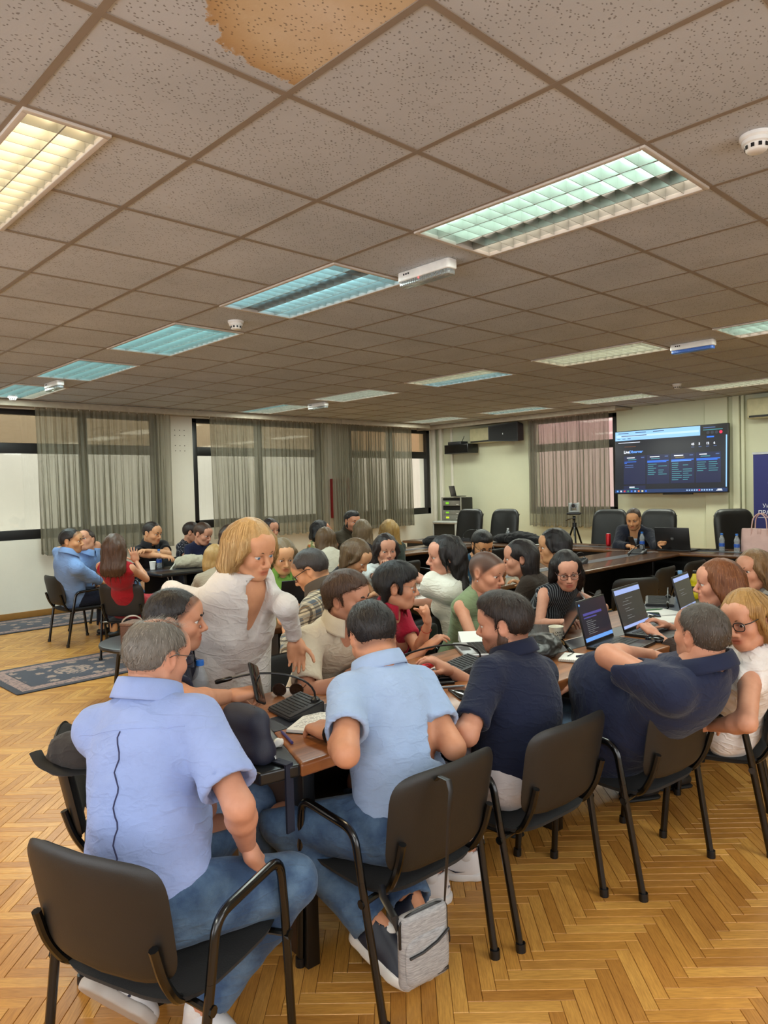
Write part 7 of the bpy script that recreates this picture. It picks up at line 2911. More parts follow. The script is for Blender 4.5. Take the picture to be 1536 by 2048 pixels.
V, Q = F.mesh(); me = np_mesh('snack_packet', V, Q); me.materials.append(plain('red foil', srgb(180, 24, 36), .3, var=.9, nscale=40)); o = obj('snack_packet', me); o.location = (1.60, .395, ZT); tag(o, 'red and white snack packet beside the second microphone', 'packet')


def lump(name, label, cat, loc, prims, mat, h=.012, wr=(.008, .07), seed=1, rz=0, parts=None):
    """a soft thing: bag, coat or heap of cloth"""
    P0 = np.array([p[0] for p in prims] + [p[1] for p in prims if len(p) > 3])
    rm = max(max(p[2] if isinstance(p[2], (tuple, list)) else (p[2],)) for p in prims)
    F = Field(P0.min(0) - rm - .05, P0.max(0) + rm + .05, h)
    for p in prims:
        if len(p) == 3:
            F.ell(p[0], p[2], .03)
        else:
            F.cone(p[0], p[1], p[2], p[3], .03)
    F.wrinkle(wr[0], wr[1], seed); F.wrinkle(wr[0] * .6, wr[1] * .5, seed + 5)
    F.cut((0, 0, .002), (0, 0, -1)) if min(P0[:, 2]) >= 0 else None
    V, Q = F.mesh()
    t = thing(name, label, cat, loc, rz)
    me = np_mesh('cloth_body', V, Q); me.materials.append(mat); obj('cloth_body', me, t)
    attrs(me, 'cl', 'FLOAT_VECTOR', V)
    return t


BLKC = cloth_mat('black cloth', (18, 18, 20), bump=.4)
t = lump('shoulder_bag', 'crumpled black leather bag with strap beside the paper cup', 'bag', (2.20, .16, ZT), [((0, 0, .05), None, (.13, .09, .055)), ((.12, .02, .03), None, (.07, .06, .035)), ((-.1, .03, .03), None, (.06, .07, .035))], plain('black bag leather', srgb(14, 14, 15), .35, bump=.2, bscale=60), .009, (.006, .05), 3, math.radians(40))
MB().tube([(.05, -.08, .06), (.12, -.10, .05), (.08, -.13, .012), (-.02, -.14, .008), (-.10, -.10, .012)], .010, 8, flat=.3).build('strap', BLK, t)
MB().tube([(.04, -.088, .058), (.05, -.10, .05), (.05, -.105, .035)], .006, 8).build('buckle', plain('brass', srgb(150, 126, 84), .3, .8), t)
t = lump('coat_pile', 'heap of black coats on the head table beside the small bottle', 'coat', (7.86, 4.42, ZT), [((0, -.1, .07), None, (.20, .26, .10)), ((.02, .18, .06), None, (.18, .20, .07)), ((0, -.30, .05), None, (.16, .16, .07))], BLKC, .014, (.014, .09), 8)
t = lump('black_backpack', 'black backpack lying on the third table at its far end', 'bag', (6.9, 5.12, ZT), [((0, 0, .07), None, (.22, .15, .08)), ((.15, .03, .06), None, (.10, .12, .07))], BLKC, .014, (.010, .08), 11)
t = lump('woven_pouch', 'brown woven bag beside the bottle on the third table', 'bag', (4.36, 5.06, ZT), [((0, 0, .05), None, (.11, .08, .055))], plain('brown weave', srgb(92, 68, 44), .8, var=.35, nscale=160), .01, (.004, .05), 2)
t = lump('drawstring_bag', 'beige canvas drawstring bag on the black table in the left group', 'bag', (3.32, 5.66, ZT), [((0, 0, .07), None, (.17, .10, .08)), ((.12, 0, .06), None, (.07, .08, .07)), ((-.12, .02, .05), None, (.06, .08, .06))], cloth_mat('beige canvas', (176, 168, 146), bump=.5), .011, (.010, .06), 5, -.5)
MB().tube([(-.17, -.05, .05), (-.20, -.09, .02), (-.21, -.14, -.03), (-.20, -.16, -.12), (-.23, -.16, -.15), (-.25, -.15, -.08), (-.22, -.12, .0), (-.17, -.06, .06)], .006, 6, closed=True).build('drawstring', plain('cotton cord', srgb(206, 204, 192), .9), t)
t = lump('tote_bag', 'white cotton tote bag lying on the floor under the turned chair', 'bag', (5.75, 1.62, 0), [((0, 0, .12), None, (.20, .16, .14)), ((.15, .05, .10), None, (.14, .12, .11))], cloth_mat('white cotton', (212, 216, 204), bump=.4), .016, (.016, .10), 7)
MB().tube([(-.1, -.1, .22), (-.15, -.14, .30), (-.05, -.16, .33), (.03, -.12, .24)], .009, 6, flat=.4).build('handle', WHT, t)
t = lump('white_satchel', 'white bag hanging at the green box beside the checked man', 'bag', (3.05, 2.05, ZT), [((0, 0, .07), None, (.07, .05, .08))], cloth_mat('cream canvas', (206, 200, 176), bump=.4), .01, (.006, .05), 4)
MB().tube([(-.04, 0, .13), (-.02, 0, .20), (.03, 0, .20), (.05, 0, .13)], .007, 6).build('handle', WHT, t)
tag_obj(MB().rbox(-.05, .05, -.025, .025, 0, .10, .010, .006, 3), 'juice_carton', plain('green carton', srgb(96, 190, 60), .4), 'bright green carton behind the brown-haired man in cream', 'carton', (3.16, 2.26, ZT), .5)
lump('striped_cardigan', 'zebra striped cardigan hung over the empty chair by the standing woman', 'cardigan', (1.36, 1.83, 0), [((0, -.02, .70), (0, -.03, .50), .07, .06), ((-.09, -.02, .70), (-.09, -.03, .50), .06, .05), ((.09, -.02, .70), (.09, -.03, .50), .06, .05)],
     cloth_mat('zebra', (190, 180, 164), 'zebra', (44, 38, 34)), .012, (.008, .07), 12).location = (1.36, 1.86, .04)
# jacket over the back of the young man's chair
jp = pt(143, 1506, 2.34)
lump('grey_jacket', 'dark grey and black jacket slung over the chair back beside the pale blue shirt', 'jacket', tuple(float(v) for v in jp), [((.02, -.01, .02), None, (.085, .055, .055)), ((-.02, .01, -.03), None, (.075, .05, .045)), ((.06, -.03, .0), None, (.06, .05, .06))],
     cloth_mat('charcoal jacket', (58, 54, 52), bump=.4), .009, (.008, .06), 6, -.70)
tag_obj(MB().tube(arc_pts([(-.10, -.03, .02), (-.07, -.06, -.01), (.0, -.075, -.035), (.10, -.06, -.035)], .05, 5), .020, 8, flat=.25), 'backpack_strap', plain('black webbing', srgb(14, 14, 15), .7), 'black strap across the grey jacket on the chair back', 'strap', tuple(float(v) for v in jp), -.70)

# grey shoulder bag hanging from the chair of the man in light blue polo
t = thing('shoulder_bag', 'grey melange zipped shoulder bag hanging from a chair back', 'bag', (.625, -.475, .150), math.radians(-8))
GM = NT('grey melange'); co = GM.coord()
GM.link(GM.ramp(GM.noise(co, 1.0, 4.0, .7, (30, 30, 260)), [(.3, srgb(118, 118, 120)), (.7, srgb(172, 171, 172))]), GM.p.inputs['Base Color']); GM.p.inputs['Roughness'].default_value = .9
GM.bump(GM.noise(co, 500, 2.0), .2, .002)
MB().rbox(-.095, .095, -.026, .026, 0, .235, .030, .018, 4).build('bag_body', GM.m, t)
o = MB().rbox(-.095, .095, -.014, .014, 0, .205, .02, .010, 4)
pk = slab(.088, .080, 4.5, .020, -1, .004, 0, 5, 32).xf(T(0, -.024, .090) @ Matrix.Rotation(math.pi / 2, 4, 'Z'))
pk.build('front_pocket', GM.m, t, angle=70)
MB().tube(arc_pts([(-.0955, -.006, .14), (-.0955, -.006, .222), (-.06, -.006, .2365), (.06, -.006, .2365), (.0955, -.006, .222), (.0955, -.006, .14)], .03), .0050, 8).build('zip', DARK, t)
MB().tube([(-.080, -.037, .118), (-.03, -.0405, .122), (.03, -.0405, .136), (.080, -.037, .158)], .0045, 8).build('pocket_zip', DARK, t)
MB().tube([(.078, -.039, .155), (.078, -.042, .13), (.078, -.041, .115)], .0028, 6).build('zip_pull', DARK, t)
MB().box(.030, .078, -.0345, -.032, .022, .034).build('maker_patch', DARK, t, smooth=False)
text_mesh('BELLUGIO', .0085, plain('patch print', srgb(120, 120, 122), .6), t, T(.032, -.0347, .025, 0, math.pi / 2), 'lettering', .0002)
# its strap goes up over the chair back
MB().tube([(-.094, .0, .20), (-.104, .01, .24), (-.095, .08, .27), (-.06, .14, .27)], .0125, 8, flat=.18).build('strap', DARK, t)
MB().tube([(.094, 0, .21), (.104, .0, .30), (.125, .0, .50), (.135, -.002, .580), (.137, .012, .612), (.137, .055, .612), (.135, .085, .58)], [.004, .006, .010, .0125, .0125, .0125, .0125], 8, flat=.2).build('strap', DARK, t)

t_bag = t
t_bag.scale = (.88, .88, .88)
t_bag.location = (.625, -.475, .205)

# small round table with a woven box bag
t = thing('round_side_table', 'small black round low table beside the young man', 'table', (1.78, 3.55, 0))
MB().lathe([(.001, .425), (.36, .425), (.375, .432), (.38, .445), (.375, .458), (.36, .462), (.001, .462)], 48, caps=False).build('tabletop', plain('black tabletop', srgb(30, 29, 29), .4), t)
for k in range(4):
    a = .6 + k * math.pi / 2
    MB().cyl((.26 * math.cos(a), .26 * math.sin(a), .425), (.33 * math.cos(a), .33 * math.sin(a), 0), .018, 10, .014).build('leg', BLK, t)
t = thing('woven_box_bag', 'brown woven box handbag with leather straps on the round table', 'bag', (at(266, 1287, .462).x, at(266, 1287, .462).y, .462), .55)
wm = plain('woven brown', srgb(94, 62, 46), .75, var=.45, nscale=120, bump=.8, bscale=110)
MB().rbox(-.085, .085, -.055, .055, 0, .15, .012, .006, 3).build('box_body', wm, t)
MB().rbox(-.088, .088, -.058, .058, .150, .172, .012, .006, 3).build('lid', plain('woven lid', srgb(120, 88, 70), .75, var=.4, nscale=120, bump=.8, bscale=110), t)
sl = plain('taupe leather', srgb(150, 128, 112), .5)
MB().tube(arc_pts([(.04, -.060, .03), (.045, -.062, .18), (.02, -.02, .215), (-.02, .02, .215), (-.045, .062, .18), (-.04, .060, .10)], .03), .009, 8, flat=.3).build('top_strap', sl, t)
MB().tube([(-.07, -.058, .17), (-.06, -.085, .12), (-.09, -.12, -.02), (-.16, -.20, -.22), (-.17, -.22, -.33), (-.12, -.22, -.38)], .008, 8, flat=.3).build('shoulder_strap', sl, t)

# ------------------------------------------------------------------ head table
t = thing('drink_can', 'red drink can beside the man in dark suit', 'can', (7.98, 3.00, ZT))
MB().lathe([(.0005, .004), (.024, .002), (.033, .012), (.033, .150), (.027, .163), (.026, .166), (.024, .163), (.0005, .162)], 22, caps=False).build('can_body', plain('red can', srgb(176, 16, 28), .3, .4), t)
MB().lathe([(.026, .163), (.0275, .165), (.026, .168), (.024, .164)], 20, caps=False).build('rim', SILV, t)
t = thing('handbag', 'pale pink leather handbag with two tall handles on the head table', 'bag', (7.86, 1.06, ZT), math.radians(-100))
pk_ = plain('pale pink leather', srgb(190, 156, 150), .45, var=.06, bump=.1, bscale=120)
F = Field((-.24, -.13, -.01), (.24, .13, .34), .008)
for q in range(15):
    z_, w_, d_ = .02 + .018 * q, .145 + .003 * q, .078 - .0034 * q
    F.cone((-w_, 0, z_), (w_, 0, z_), d_, d_, .012)
F.cut((0, 0, .002), (0, 0, -1)); F.cut((0, 0, .275), (0, 0, 1)); F.wrinkle(.003, .12, 3)
V, Q = F.mesh(); me = np_mesh('bag_body', V, Q); me.materials.append(pk_); obj('bag_body', me, t)
for s in (-1, 1):
    MB().tube(arc_pts([(-.10, s * .048, .06), (-.09, s * .040, .26), (-.075, s * .03, .40), (0, s * .02, .46), (.075, s * .03, .40), (.09, s * .040, .26), (.10, s * .048, .06)], .06, 4), .007, 8).build('handle', pk_, t)
MB().rbox(-.022, .022, -.046, -.038, .20, .275, .006, .003, 2).build('clasp_tab', pk_, t)
for k, (pts, lab) in enumerate(((((7.95, 1.72), (8.05, 1.60), (8.0, 1.45), (7.86, 1.70), (7.92, 1.86), (8.02, 1.66)), 'tangle of black cable beside the black laptop'), (((7.92, 3.25), (7.98, 3.16), (7.9, 3.10), (8.0, 3.06)), 'short dark cable beside the red can'))):
    b = MB().tube(arc_pts([(x, y_, .006) for x, y_ in pts], .05, 4), .0045, 6)
    tag_obj(b, 'cable', DARK, lab, 'cable', (0, 0, ZT), 0, 'loose cables')
tag_obj(MB().box(-.10, .10, -.14, .14, 0, .002), 'paper_sheet', PAPER, 'white paper sheet beside the heap of black coats', 'paper', (7.84, 3.92, ZT), .2, smooth=False)
tag_obj(MB().box(-.14, .14, -.10, .10, 0, .004), 'paper_sheet', plain('lavender sheet', srgb(170, 190, 220), .8), 'pale papers before the woman in white dress', 'paper', (3.0, 2.02, ZT), .4, smooth=False)

# camera on a tripod
t = thing('conference_camera', 'grey conference camera on a black tripod before the pinkish curtain', 'camera', (9.15, 4.22, 0), math.radians(200))
for k in range(3):
    a = .3 + 2 * math.pi * k / 3
    MB().tube([(.03 * math.cos(a), .03 * math.sin(a), .92), (.20 * math.cos(a), .20 * math.sin(a), .45), (.33 * math.cos(a), .33 * math.sin(a), .02)], [.016, .014, .011], 8).build('tripod_leg', BLK, t)
MB().cyl((0, 0, .78), (0, 0, 1.05), .015, 10).build('centre_column', BLK, t)
MB().cyl((0, 0, .92), (0, 0, .99), .035, 12).build('collar', DARK, t)
MB().cyl((0, -.02, 1.06), (0, .02, 1.06), .035, 12).build('pan_head', DARK, t)
MB().tube([(0, -.02, 1.06), (-.10, -.10, 1.04), (-.16, -.16, 1.02)], [.008, .009, .012], 8).build('pan_handle', DARK, t)
MB().rbox(-.07, .07, -.11, .11, 1.115, 1.15, .03, .01, 3).build('mount_plate', DARK, t)
gm = plain('camera grey', srgb(168, 172, 172), .4)
for s in (-1, 1):
    MB().rbox(-.06, .06, s * .058 - .018, s * .058 + .018, 1.15, 1.30, .015, .01, 3).build('yoke_arm', gm, t)
MB().rbox(-.06, .06, -.07, .07, 1.15, 1.18, .015, .01, 3).build('camera_base', gm, t)
MB().cyl((-.05, 0, 1.255), (.065, 0, 1.255), .040, 20).build('lens_barrel', plain('lens grey', srgb(120, 124, 126), .35), t)
MB().cyl((.065, 0, 1.255), (.068, 0, 1.255), .028, 18).build('lens_glass', plain('lens glass', srgb(14, 16, 22), .06), t)

# equipment rack on a cabinet
t = thing('equipment_cabinet', 'pale grey cabinet with glass front under the equipment rack', 'cabinet', (10.15, 7.55, 0))
cg = plain('cabinet grey', srgb(176, 178, 172), .45)
MB().rbox(-.30, .30, -.30, .30, .88, .93, .02, .015, 3).build('top', cg, t)
for s in (-1, 1):
    MB().box(-.29, .29, s * .285 - .015, s * .285 + .015, 0, .88, .004).build('side_panel', cg, t)
MB().box(.26, .29, -.27, .27, 0, .88).build('back_panel', cg, t, smooth=False)
MB().box(-.285, -.275, -.268, .268, .04, .875).build('glass_door', plain('smoked glass', srgb(30, 32, 28), .08), t, smooth=False)
t = thing('equipment_rack', 'portable rack of grey devices with green lit displays by the corner', 'rack', (10.15, 7.50, .93))
MB().box(-.10, .26, -.24, .24, 0, .46, .02).build('case', plain('rack case', srgb(22, 22, 23), .5), t)
al = plain('rack aluminium', srgb(170, 168, 160), .35, .6)
for (y0, y1, z0, z1) in ((-.25, -.232, 0, .47), (.232, .25, 0, .47), (-.25, .25, .455, .47), (-.25, .25, 0, .015)):
    MB().box(-.125, -.10, y0, y1, z0, z1, .003).build('rack_edge', al, t)
for z0, z1, col in ((.02, .115, (190, 210, 40)), (.12, .21, (120, 190, 40)), (.30, .40, (120, 190, 40))):
    f = MB().box(-.118, -.10, -.215, .215, z0, z1, .003).build('device_front', plain('device grey', srgb(140, 138, 130), .4, .3), t)
    MB().box(-.1195, -.1178, .06, .14, z0 + .03, z1 - .028).build('display', emit('green display %d' % col[0], srgb(*col), .9), f, smooth=False)
    MB().box(-.1195, -.1178, -.19, -.13, z0 + .02, z0 + .03).build('indicator', WHT, f, smooth=False)
laptop('black laptop standing open on top of the equipment rack', 10.12, 7.38, math.radians(62), 102, w=.30, d=.21, z=1.405)

# ------------------------------------------------------------------ on the walls
t = thing('wall_screen', 'large wall-mounted screen showing a dark dashboard with four columns', 'television', (10.56, 3.34, 1.925), -math.pi / 2)
t.rotation_euler = (math.radians(-2.5), 0, -math.pi / 2)
SW, SH = 1.86, 1.05
MB().rbox(-SW / 2, SW / 2, -.03, .03, -SH / 2, SH / 2, .01, .006, 3).build('housing', DARK, t)
MB().box(-.25, .25, .03, .12, -.2, .2).build('wall_bracket', DARK, t, smooth=False)
MB().box(-.10, .38, -.01, .02, -SH / 2 - .02, -SH / 2 + .002).build('sensor_bar', DARK, t, smooth=False)
scr = MB().box(-SW / 2 + .012, SW / 2 - .012, -.0315, -.0300, -SH / 2 + .016, SH / 2 - .012).build('screen', sm('deep navy', (5, 8, 26), .9), t, smooth=False)


def onscreen(u0, u1, v0, v1, mt, lvl=0, name='screen_content'):
    W_, H_ = SW - .024, SH - .028
    x0, z1 = -W_ / 2, H_ / 2 + .002
    y0 = -.0320 - .0006 * lvl
    return MB().box(x0 + u0 * W_, x0 + u1 * W_, y0 - .0005, y0, z1 - v1 * H_, z1 - v0 * H_).build(name, mt, scr, smooth=False)


def scrtext(s_, u, v, size, mt, lvl=3, shear=0, bold=0.0):
    W_, H_ = SW - .024, SH - .028
    return text_mesh(s_, size, mt, scr, T(-W_ / 2 + u * W_, -.0320 - .0006 * lvl, H_ / 2 + .002 - v * H_, 0, math.pi / 2), 'lettering', .0002, 'LEFT', bold, shear)


B_TAB = sm('browser pale blue', (140, 190, 240), .95)
B_BAR = sm('browser address bar', (176, 208, 246), .95)
B_INK = sm('browser ink', (60, 84, 120), .8)
CARD = sm('card navy', (13, 22, 62), .9)
HI = sm('highlight blue', (38, 110, 230), 1.0)
HI2 = sm('highlight pale', (90, 150, 240), 1.0)
TXT = sm('text white', (226, 232, 246), 1.0)
DIM = sm('text teal', (60, 130, 140), .9)
DIM2 = sm('text blue', (70, 96, 150), .9)
onscreen(0, .775, .0, .145, B_TAB, 0)
onscreen(.01, .765, .060, .092, B_BAR, 1)
for k in range(3):
    onscreen(.03 + k * .165, .03 + k * .165 + .10, .022, .034, B_INK, 2)
onscreen(.06, .30, .068, .080, B_INK, 2)
for k in range(3):
    onscreen(.02 + k * .05, .05 + k * .05, .112, .122, B_INK, 2)
onscreen(.775, 1.0, 0, .145, sm('call panel', (4, 4, 10), .9), 1)
onscreen(.80, .90, .028, .040, DIM2, 2); onscreen(.80, .96, .062, .074, DIM, 2)
for k, col in enumerate(((40, 46, 60), (40, 46, 60), (40, 46, 60), (230, 40, 80))):
    W_, H_ = SW - .024, SH - .028
    b = MB().lathe([(.0005, 0), (.024, 0), (.024, .0006), (.0005, .0006)], 18, caps=False).xf(T(-W_ / 2 + (.84 + k * .035) * W_, -.0328, H_ / 2 + .002 - .112 * H_) @ Matrix.Rotation(math.pi / 2, 4, 'X'))
    b.build('call_button', sm('call button %d' % k, col, 1.0), scr)
onscreen(.985, .995, .16, .93, B_TAB, 1)
scrtext('Live', .085, .355, .062, TXT, bold=.002); scrtext('Observer', .132, .355, .062, HI2, shear=.25, bold=.002)
for k, n_ in enumerate(('45', '5', '12', '6')):
    scrtext(n_, .70 + k * .062, .285, .048, TXT, bold=.0015)
    onscreen(.70 + k * .062, .725 + k * .062, .31, .318, DIM2, 1)
onscreen(.03, .24, .178, .186, TXT, 1); onscreen(.09, .20, .245, .252, sm('ochre text', (120, 70, 40), .9), 1); onscreen(.83, .89, .165, .185, HI, 1)
rg = random.Random(5)
for k, nrow in enumerate((2, 6, 9, 5)):
    u0 = .085 + k * .218
    onscreen(u0, u0 + .208, .40, .86, CARD, 1, 'dashboard_card')
    onscreen(u0 + .03, u0 + .03 + rg.uniform(.05, .09), .425, .438, TXT, 2); onscreen(u0 + .165, u0 + .195, .425, .440, DIM2, 2)
    onscreen(u0 + .04, u0 + .12, .455, .468, sm('ochre chip', (110, 96, 50), .9) if k == 2 else DIM, 2)
    if k: onscreen(u0 + .006, u0 + .2, .492, .505, HI, 2); onscreen(u0 + .006, u0 + .18, .510, .522, HI2 if k == 2 else HI, 2)
    else: onscreen(u0 + .006, u0 + .12, .492, .502, HI, 2); onscreen(u0 + .006, u0 + .03, .512, .520, HI, 2)
    for r_ in range(nrow):
        v = .545 + r_ * .032
        onscreen(u0 + .012, u0 + .012 + rg.uniform(.05, .09), v, v + .011, DIM if k else DIM2, 2)
        if k and rg.random() < .75:
            onscreen(u0 + .108, u0 + .108 + rg.uniform(.04, .08), v, v + .011, DIM, 2)
onscreen(.085, .293, .885, .945, CARD, 1, 'dashboard_card'); onscreen(.14, .19, .90, .915, TXT, 2); onscreen(.14, .23, .922, .934, DIM, 2)
onscreen(0, 1, .945, 1.0, sm('task bar', (14, 42, 84), 1.0), 2)
for k, col in enumerate(((90, 150, 230), (200, 210, 230), (190, 60, 70), (60, 130, 90), (60, 110, 220), (120, 170, 240), (220, 120, 60), (220, 210, 160), (40, 100, 220))):
    onscreen(.018 + k * .034, .034 + k * .034, .960, .986, sm('task icon %d' % k, col, .9), 3)
for k in range(11):
    onscreen(.66 + k * .021, .672 + k * .021, .962, .984, sm('tray icon %d' % (k == 5), (226, 60, 90) if k == 5 else (150, 180, 220), .9), 3)
onscreen(.92, .955, .958, .970, TXT, 3); onscreen(.91, .96, .975, .985, TXT, 3)

# loudspeaker
t = thing('loudspeaker', 'black wedge-shaped loudspeaker mounted high beside the curtain', 'speaker', (10.42, 6.36, 2.60), math.radians(186))
V = [(.20, -.33, -.16), (.20, .30, -.19), (-.16, .22, -.16), (-.16, -.24, -.14), (.20, -.33, .13), (.20, .30, .17), (-.16, .22, .15), (-.16, -.24, .12)]
o = MB().add(V, [(3, 2, 1, 0), (4, 5, 6, 7), (0, 1, 5, 4), (1, 2, 6, 5), (2, 3, 7, 6), (3, 0, 4, 7)]).build('cabinet', plain('speaker black', srgb(16, 17, 19), .6), t, smooth=False)
MB().add([(.203, -.31, -.14), (.203, .285, -.17), (.203, .285, .15), (.203, -.31, .11)], [(0, 1, 2, 3)]).build('front_grille', plain('speaker grille', srgb(8, 8, 9), .8), t, smooth=False)
MB().box(.2035, .2055, -.02, -.008, -.05, -.02).build('badge', SILV, t, smooth=False)
MB().box(-.30, -.15, -.03, .03, -.03, .03).build('wall_bracket', DARK, t, smooth=False)
# shelf monitor box
t = thing('wall_monitor', 'small black monitor box on the wall in the corner, router on top', 'monitor', (10.50, 7.64, 2.36), math.radians(180))
MB().rbox(-.20, .12, -.31, .31, -.09, .09, .01, .006, 2).build('housing', DARK, t)
MB().box(.12, .124, -.29, .29, -.075, .075).build('screen', plain('dull black screen', srgb(8, 8, 9), .3), t, smooth=False)
MB().rbox(-.12, .10, -.23, .12, .09, .15, .01, .008, 2).build('router', DGREY, t)
MB().tube([(.02, .08, .14), (.02, .14, .25)], .006, 6).build('aerial', DARK, t)


def air_con(label, y, z, w=.85):
    t = thing('air_conditioner', label, 'air conditioner', (10.62, y, z), math.pi, 'wall air conditioners')
    MB().rbox(-.11, .11, -w / 2, w / 2, -.15, .15, .04, .03, 4).build('housing', plain('air conditioner cream', srgb(182, 176, 140), .5), t)
    MB().box(.095, .112, -w / 2 + .04, w / 2 - .04, -.135, -.105).build('outlet', plain('outlet dark', srgb(30, 28, 24), .6), t, smooth=False)
    MB().box(.085, .118, -w / 2 + .04, w / 2 - .04, -.104, -.098).build('vane', plain('air conditioner cream', srgb(182, 176, 140), .5), t, smooth=False)


air_con('cream air conditioner on the wall left of the loudspeaker', 6.98, 2.60)
air_con('cream air conditioner at the top right edge above the banner', 1.72, 2.63)

# banner
t = thing('roll_up_banner', 'navy blue banner with white round emblem at the right edge', 'banner', (10.30, 1.56, 0), -math.pi / 2)
bn = plain('banner navy', srgb(26, 30, 96), .45, var=.05)
MB().box(-.42, .42, -.003, .003, .06, 1.95).build('banner_sheet', bn, t, smooth=False)
MB().box(-.43, .43, -.012, .012, 1.945, 1.975).build('top_rail', SILV, t, smooth=False)
MB().rbox(-.44, .44, -.10, .10, 0, .07, .02, .02, 3).build('base', SILV, t)
wp = plain('banner white print', srgb(216, 218, 230), .6)
text_mesh('Универзитет', .078, wp, t, T(-.30, -.0035, 1.18, 0, math.pi / 2), 'lettering', .0004)
text_mesh('ПРАВНИ ФАКУЛТЕТ', .078, wp, t, T(-.36, -.0035, 1.085, 0, math.pi / 2), 'lettering', .0004, bold=.001)
MB().box(-.36, .36, -.0042, -.003, 1.035, 1.040).build('rule_line', wp, t, smooth=False)
cx_, cz_, R0 = -.02, 1.52, .205
for k, c_ in enumerate('•ПРАВНИ•ФАКУЛТЕТ'):
    a = math.radians(152 + k * 21)
    text_mesh(c_, .055, wp, t, Matrix.Translation((cx_ + R0 * math.cos(a), -.0035, cz_ + R0 * math.sin(a))) @ Matrix.Rotation(math.pi / 2, 4, 'X') @ Matrix.Rotation(a + math.pi / 2, 4, 'Z'), 'lettering', .0004, 'CENTER', .001)
for dz, w_ in ((.08, .10), (.03, .07), (-.02, .10), (-.07, .07), (-.11, .12)):
    MB().box(cx_ - w_, cx_ + w_, -.0042, -.003, cz_ + dz - .008, cz_ + dz + .008).build('emblem_bar', wp, t, smooth=False)
for s in (-1, 1):
    MB().tube([(cx_ + s * (.03 + .05 * math.sin(q)) * (1 + .3 * q / 6), -.0036, cz_ + .24 + .05 * math.cos(q) - .004 * q) for q in np.linspace(0, 6, 22)], .004, 5).build('emblem_scroll', wp, t)

# fire hose cabinet behind the curtain
t = thing('fire_cabinet', 'red fire cabinet with white notice behind the bunched curtain', 'cabinet', (7.98, 8.44, 1.45), -math.pi / 2)
MB().box(-.05, .05, -.20, .20, -.36, .36, .006).build('door', plain('signal red', srgb(150, 22, 26), .4), t)
MB().box(.05, .054, -.11, .09, .12, .28).build('notice', PAPER, t, smooth=False)
MB().box(.05, .054, -.10, .08, -.26, -.10).build('window', plain('cabinet pane', srgb(170, 150, 140), .2), t, smooth=False)


# ------------------------------------------------------------------ on the ceiling
def smoke(label, x, y):
    t = thing('smoke_detector', label, 'smoke detector', (x, y, CEIL), 0, 'ceiling smoke detectors')
    MB().lathe([(.0005, 0), (.058, 0), (.058, -.012), (.052, -.018), (.0005, -.018)], 26, caps=False).build('mount', WHT, t)
    MB().lathe([(.050, -.018), (.050, -.032), (.042, -.036), (.036, -.056), (.030, -.060), (.0005, -.060)], 26, caps=False).build('sensor_head', WHT, t)
    for k in range(10):
        a = 2 * math.pi * k / 10
        MB().box(-.006, .006, -.001, .001, -.052, -.038).xf(T(.0405 * math.cos(a), .0405 * math.sin(a), 0, a + math.pi / 2)).build('vent_slot', DARK, t, smooth=False)


smoke('white smoke detector at the top right edge of the ceiling', 2.06, -.90)
smoke('small white smoke detector between two blue lit ceiling lights', 2.14, 2.72)
smoke('far smoke detector above the left end of the screen', 8.55, 2.30)
smoke('far smoke detector in the left corner above the first curtain', 2.10, 7.62)


def emergency(label, x, y, rz, lens, led=True):
    t = thing('emergency_light', label, 'emergency light', (x, y, CEIL), rz, 'emergency ceiling lights')
    MB().rbox(-.04, .04, -.20, .20, -.055, 0, .02, .008, 3).build('housing', WHT, t)
    MB().rbox(-.036, .036, -.19, .19, -.085, -.055, .018, .008, 3).build('lens', lens, t)
    for k in range(20):
        MB().box(-.0375, -.0345, -.17 + k * .017, -.166 + k * .017, -.082, -.058).build('lens_rib', lens, t, smooth=False)
    if led:
        MB().cyl((-.0385, .03, -.062), (-.0365, .03, -.062), .004, 8).build('indicator_lamp', emit('red led', (1, .05, .05, 1), 4.0), t)
    b = MB()
    for k in range(3):
        b.box(-.0408, -.0398, .10 + k * .018, .112 + k * .018, -.026, -.016)
    b.build('maker_mark', plain('print black', srgb(20, 20, 20), .8), t, smooth=False)['kind'] = 'stuff'


emergency('white emergency light with ribbed lens and red lamp, nearest', 2.27, .94, 0.0, clear_plastic('ribbed clear lens', (.72, .78, .74, 1)))
emergency('emergency light with a blue lens beside the yellow ceiling light', 5.86, .95, 0.0, plain('blue lens', srgb(70, 110, 190), .2), False)
emergency('far emergency light under the leftmost ceiling light', 2.12, 6.30, 0.0, clear_plastic('ribbed clear lens', (.72, .78, .74, 1)), False)
emergency('far emergency light between the two middle row lights by the windows', 5.80, 6.32, 0.0, clear_plastic('ribbed clear lens', (.72, .78, .74, 1)), False)

# ------------------------------------------------------------------ details of the clothes nearest to the viewer
# back seam of the pale blue shirt: a dark piped line that follows the cloth
Fg = g.topF
pts = []
for k in range(25):
    s_ = k / 24
    p = g.nb - g.up * (.085 + .42 * s_) - g.F * .11 + g.L * (.006 * math.sin(k * 1.3))
    for _ in range(5):
        q = np.array([p]); p = p - (Fg.grad(q)[0] * Fg.sample(q)[0])
    pts.append(tuple(p - g.org + unit(Fg.grad(np.array([p]))[0]) * .0006))
MB().tube(pts, .0022, 6).build('back_seam', plain('navy piping', srgb(44, 48, 84), .8), g.root)
pts = []
for k in range(25):
    s_ = k / 24 * 2 - 1
    p = g.nb - g.up * .082 - g.F * .10 + g.L * (.17 * s_)
    for _ in range(5):
        q = np.array([p]); p = p - (Fg.grad(q)[0] * Fg.sample(q)[0])
    pts.append(tuple(p - g.org))
MB().tube(pts, .0016, 6).build('yoke_seam', LBLUE, g.root)


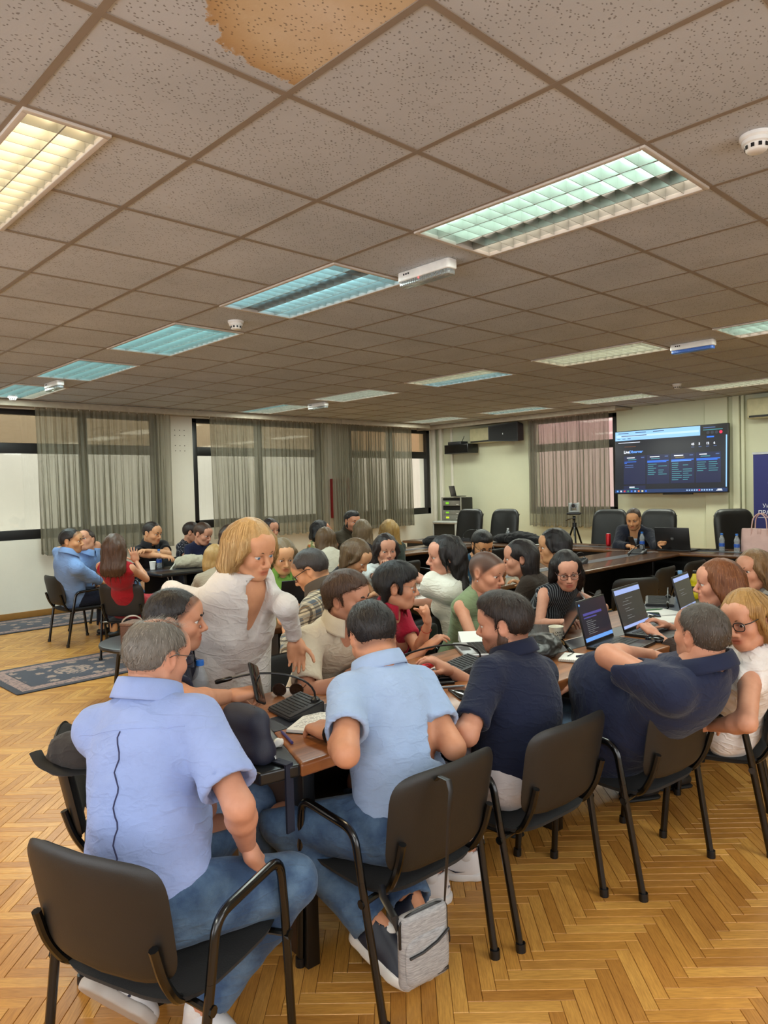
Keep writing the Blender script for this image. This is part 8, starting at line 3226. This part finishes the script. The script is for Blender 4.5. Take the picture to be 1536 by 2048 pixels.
def shoe_mark(s, sd, pts, r, mat, name, flat=.25):
    z0, M, ln = s.k['_shoe'][sd]
    w_ = [tuple(z0 + (np.array(p) * ln) @ M.T - s.org) for p in pts]
    MB().tube(w_, r, 6, flat=flat).build(name, mat, s.root)


NAVM = plain('navy shoe mark', srgb(24, 28, 52), .5)
for sd in 'lr':
    shoe_mark(p7, sd, [(.075, .044, .052), (.045, .046, .043), (.01, .045, .046), (-.03, .041, .056)], [.003, .011, .008, .002], NAVM, 'side_mark')
    z0, M, ln = p7.k['_shoe'][sd]
    m4_ = Matrix([[M[i][0], M[i][1], M[i][2], 0] for i in range(3)] + [[0, 0, 0, 1]])
    o = text_mesh('AIR', .016, NAVM, p7.root, Matrix.Translation(Vector(z0 - p7.org) + Vector((np.array([-.066, .020, .062]) * ln) @ M.T)) @ m4_ @ Matrix.Rotation(math.radians(215), 4, 'Z') @ Matrix.Rotation(math.pi / 2, 4, 'X'), 'lettering', .0004, 'CENTER')
    for sy in (-1, 1):
        shoe_mark(g, sd, [(.02, sy * .046, .030), (.0, sy * .043, .075)], .009, NAVM, 'side_stripe')
        shoe_mark(g, sd, [(.06, sy * .044, .030), (.045, sy * .041, .062)], .009, NAVM, 'side_stripe')
# wrist watch, bracelet, earring, lanyard
def band(s, sd, mat, name, r=.029, back=.03, t_=.004):
    S, e, w_, hd, hn, hp = s.arms[sd]
    d = unit(w_ - e); c = w_ - d * back
    a = unit(np.cross(d, (0, 0, 1))); b_ = np.cross(d, a)
    MB().tube([tuple(c + a * r * math.cos(q) + b_ * r * math.sin(q) - s.org) for q in np.linspace(0, 2 * math.pi, 19)[:-1]], t_, 6, closed=True).build(name, mat, s.root)


band(p5, 'l', DARK, 'watch_strap', .030, .02, .007)
band(p6, 'l', plain('red cord', srgb(170, 40, 30), .7), 'bracelet', .026, .05, .0014)
band(p24, 'l', SILV, 'watch_strap', .030, .02, .008)
band(p21, 'l', plain('gold', srgb(190, 150, 80), .3, .9), 'bracelet', .026, .03, .003)
MB().lathe([(.0003, -.004), (.004, 0), (.0003, .004)], 8, tuple(p13.hw((.0, -.080, -.046)) - p13.org), False).build('earring', SILV, p13.root)
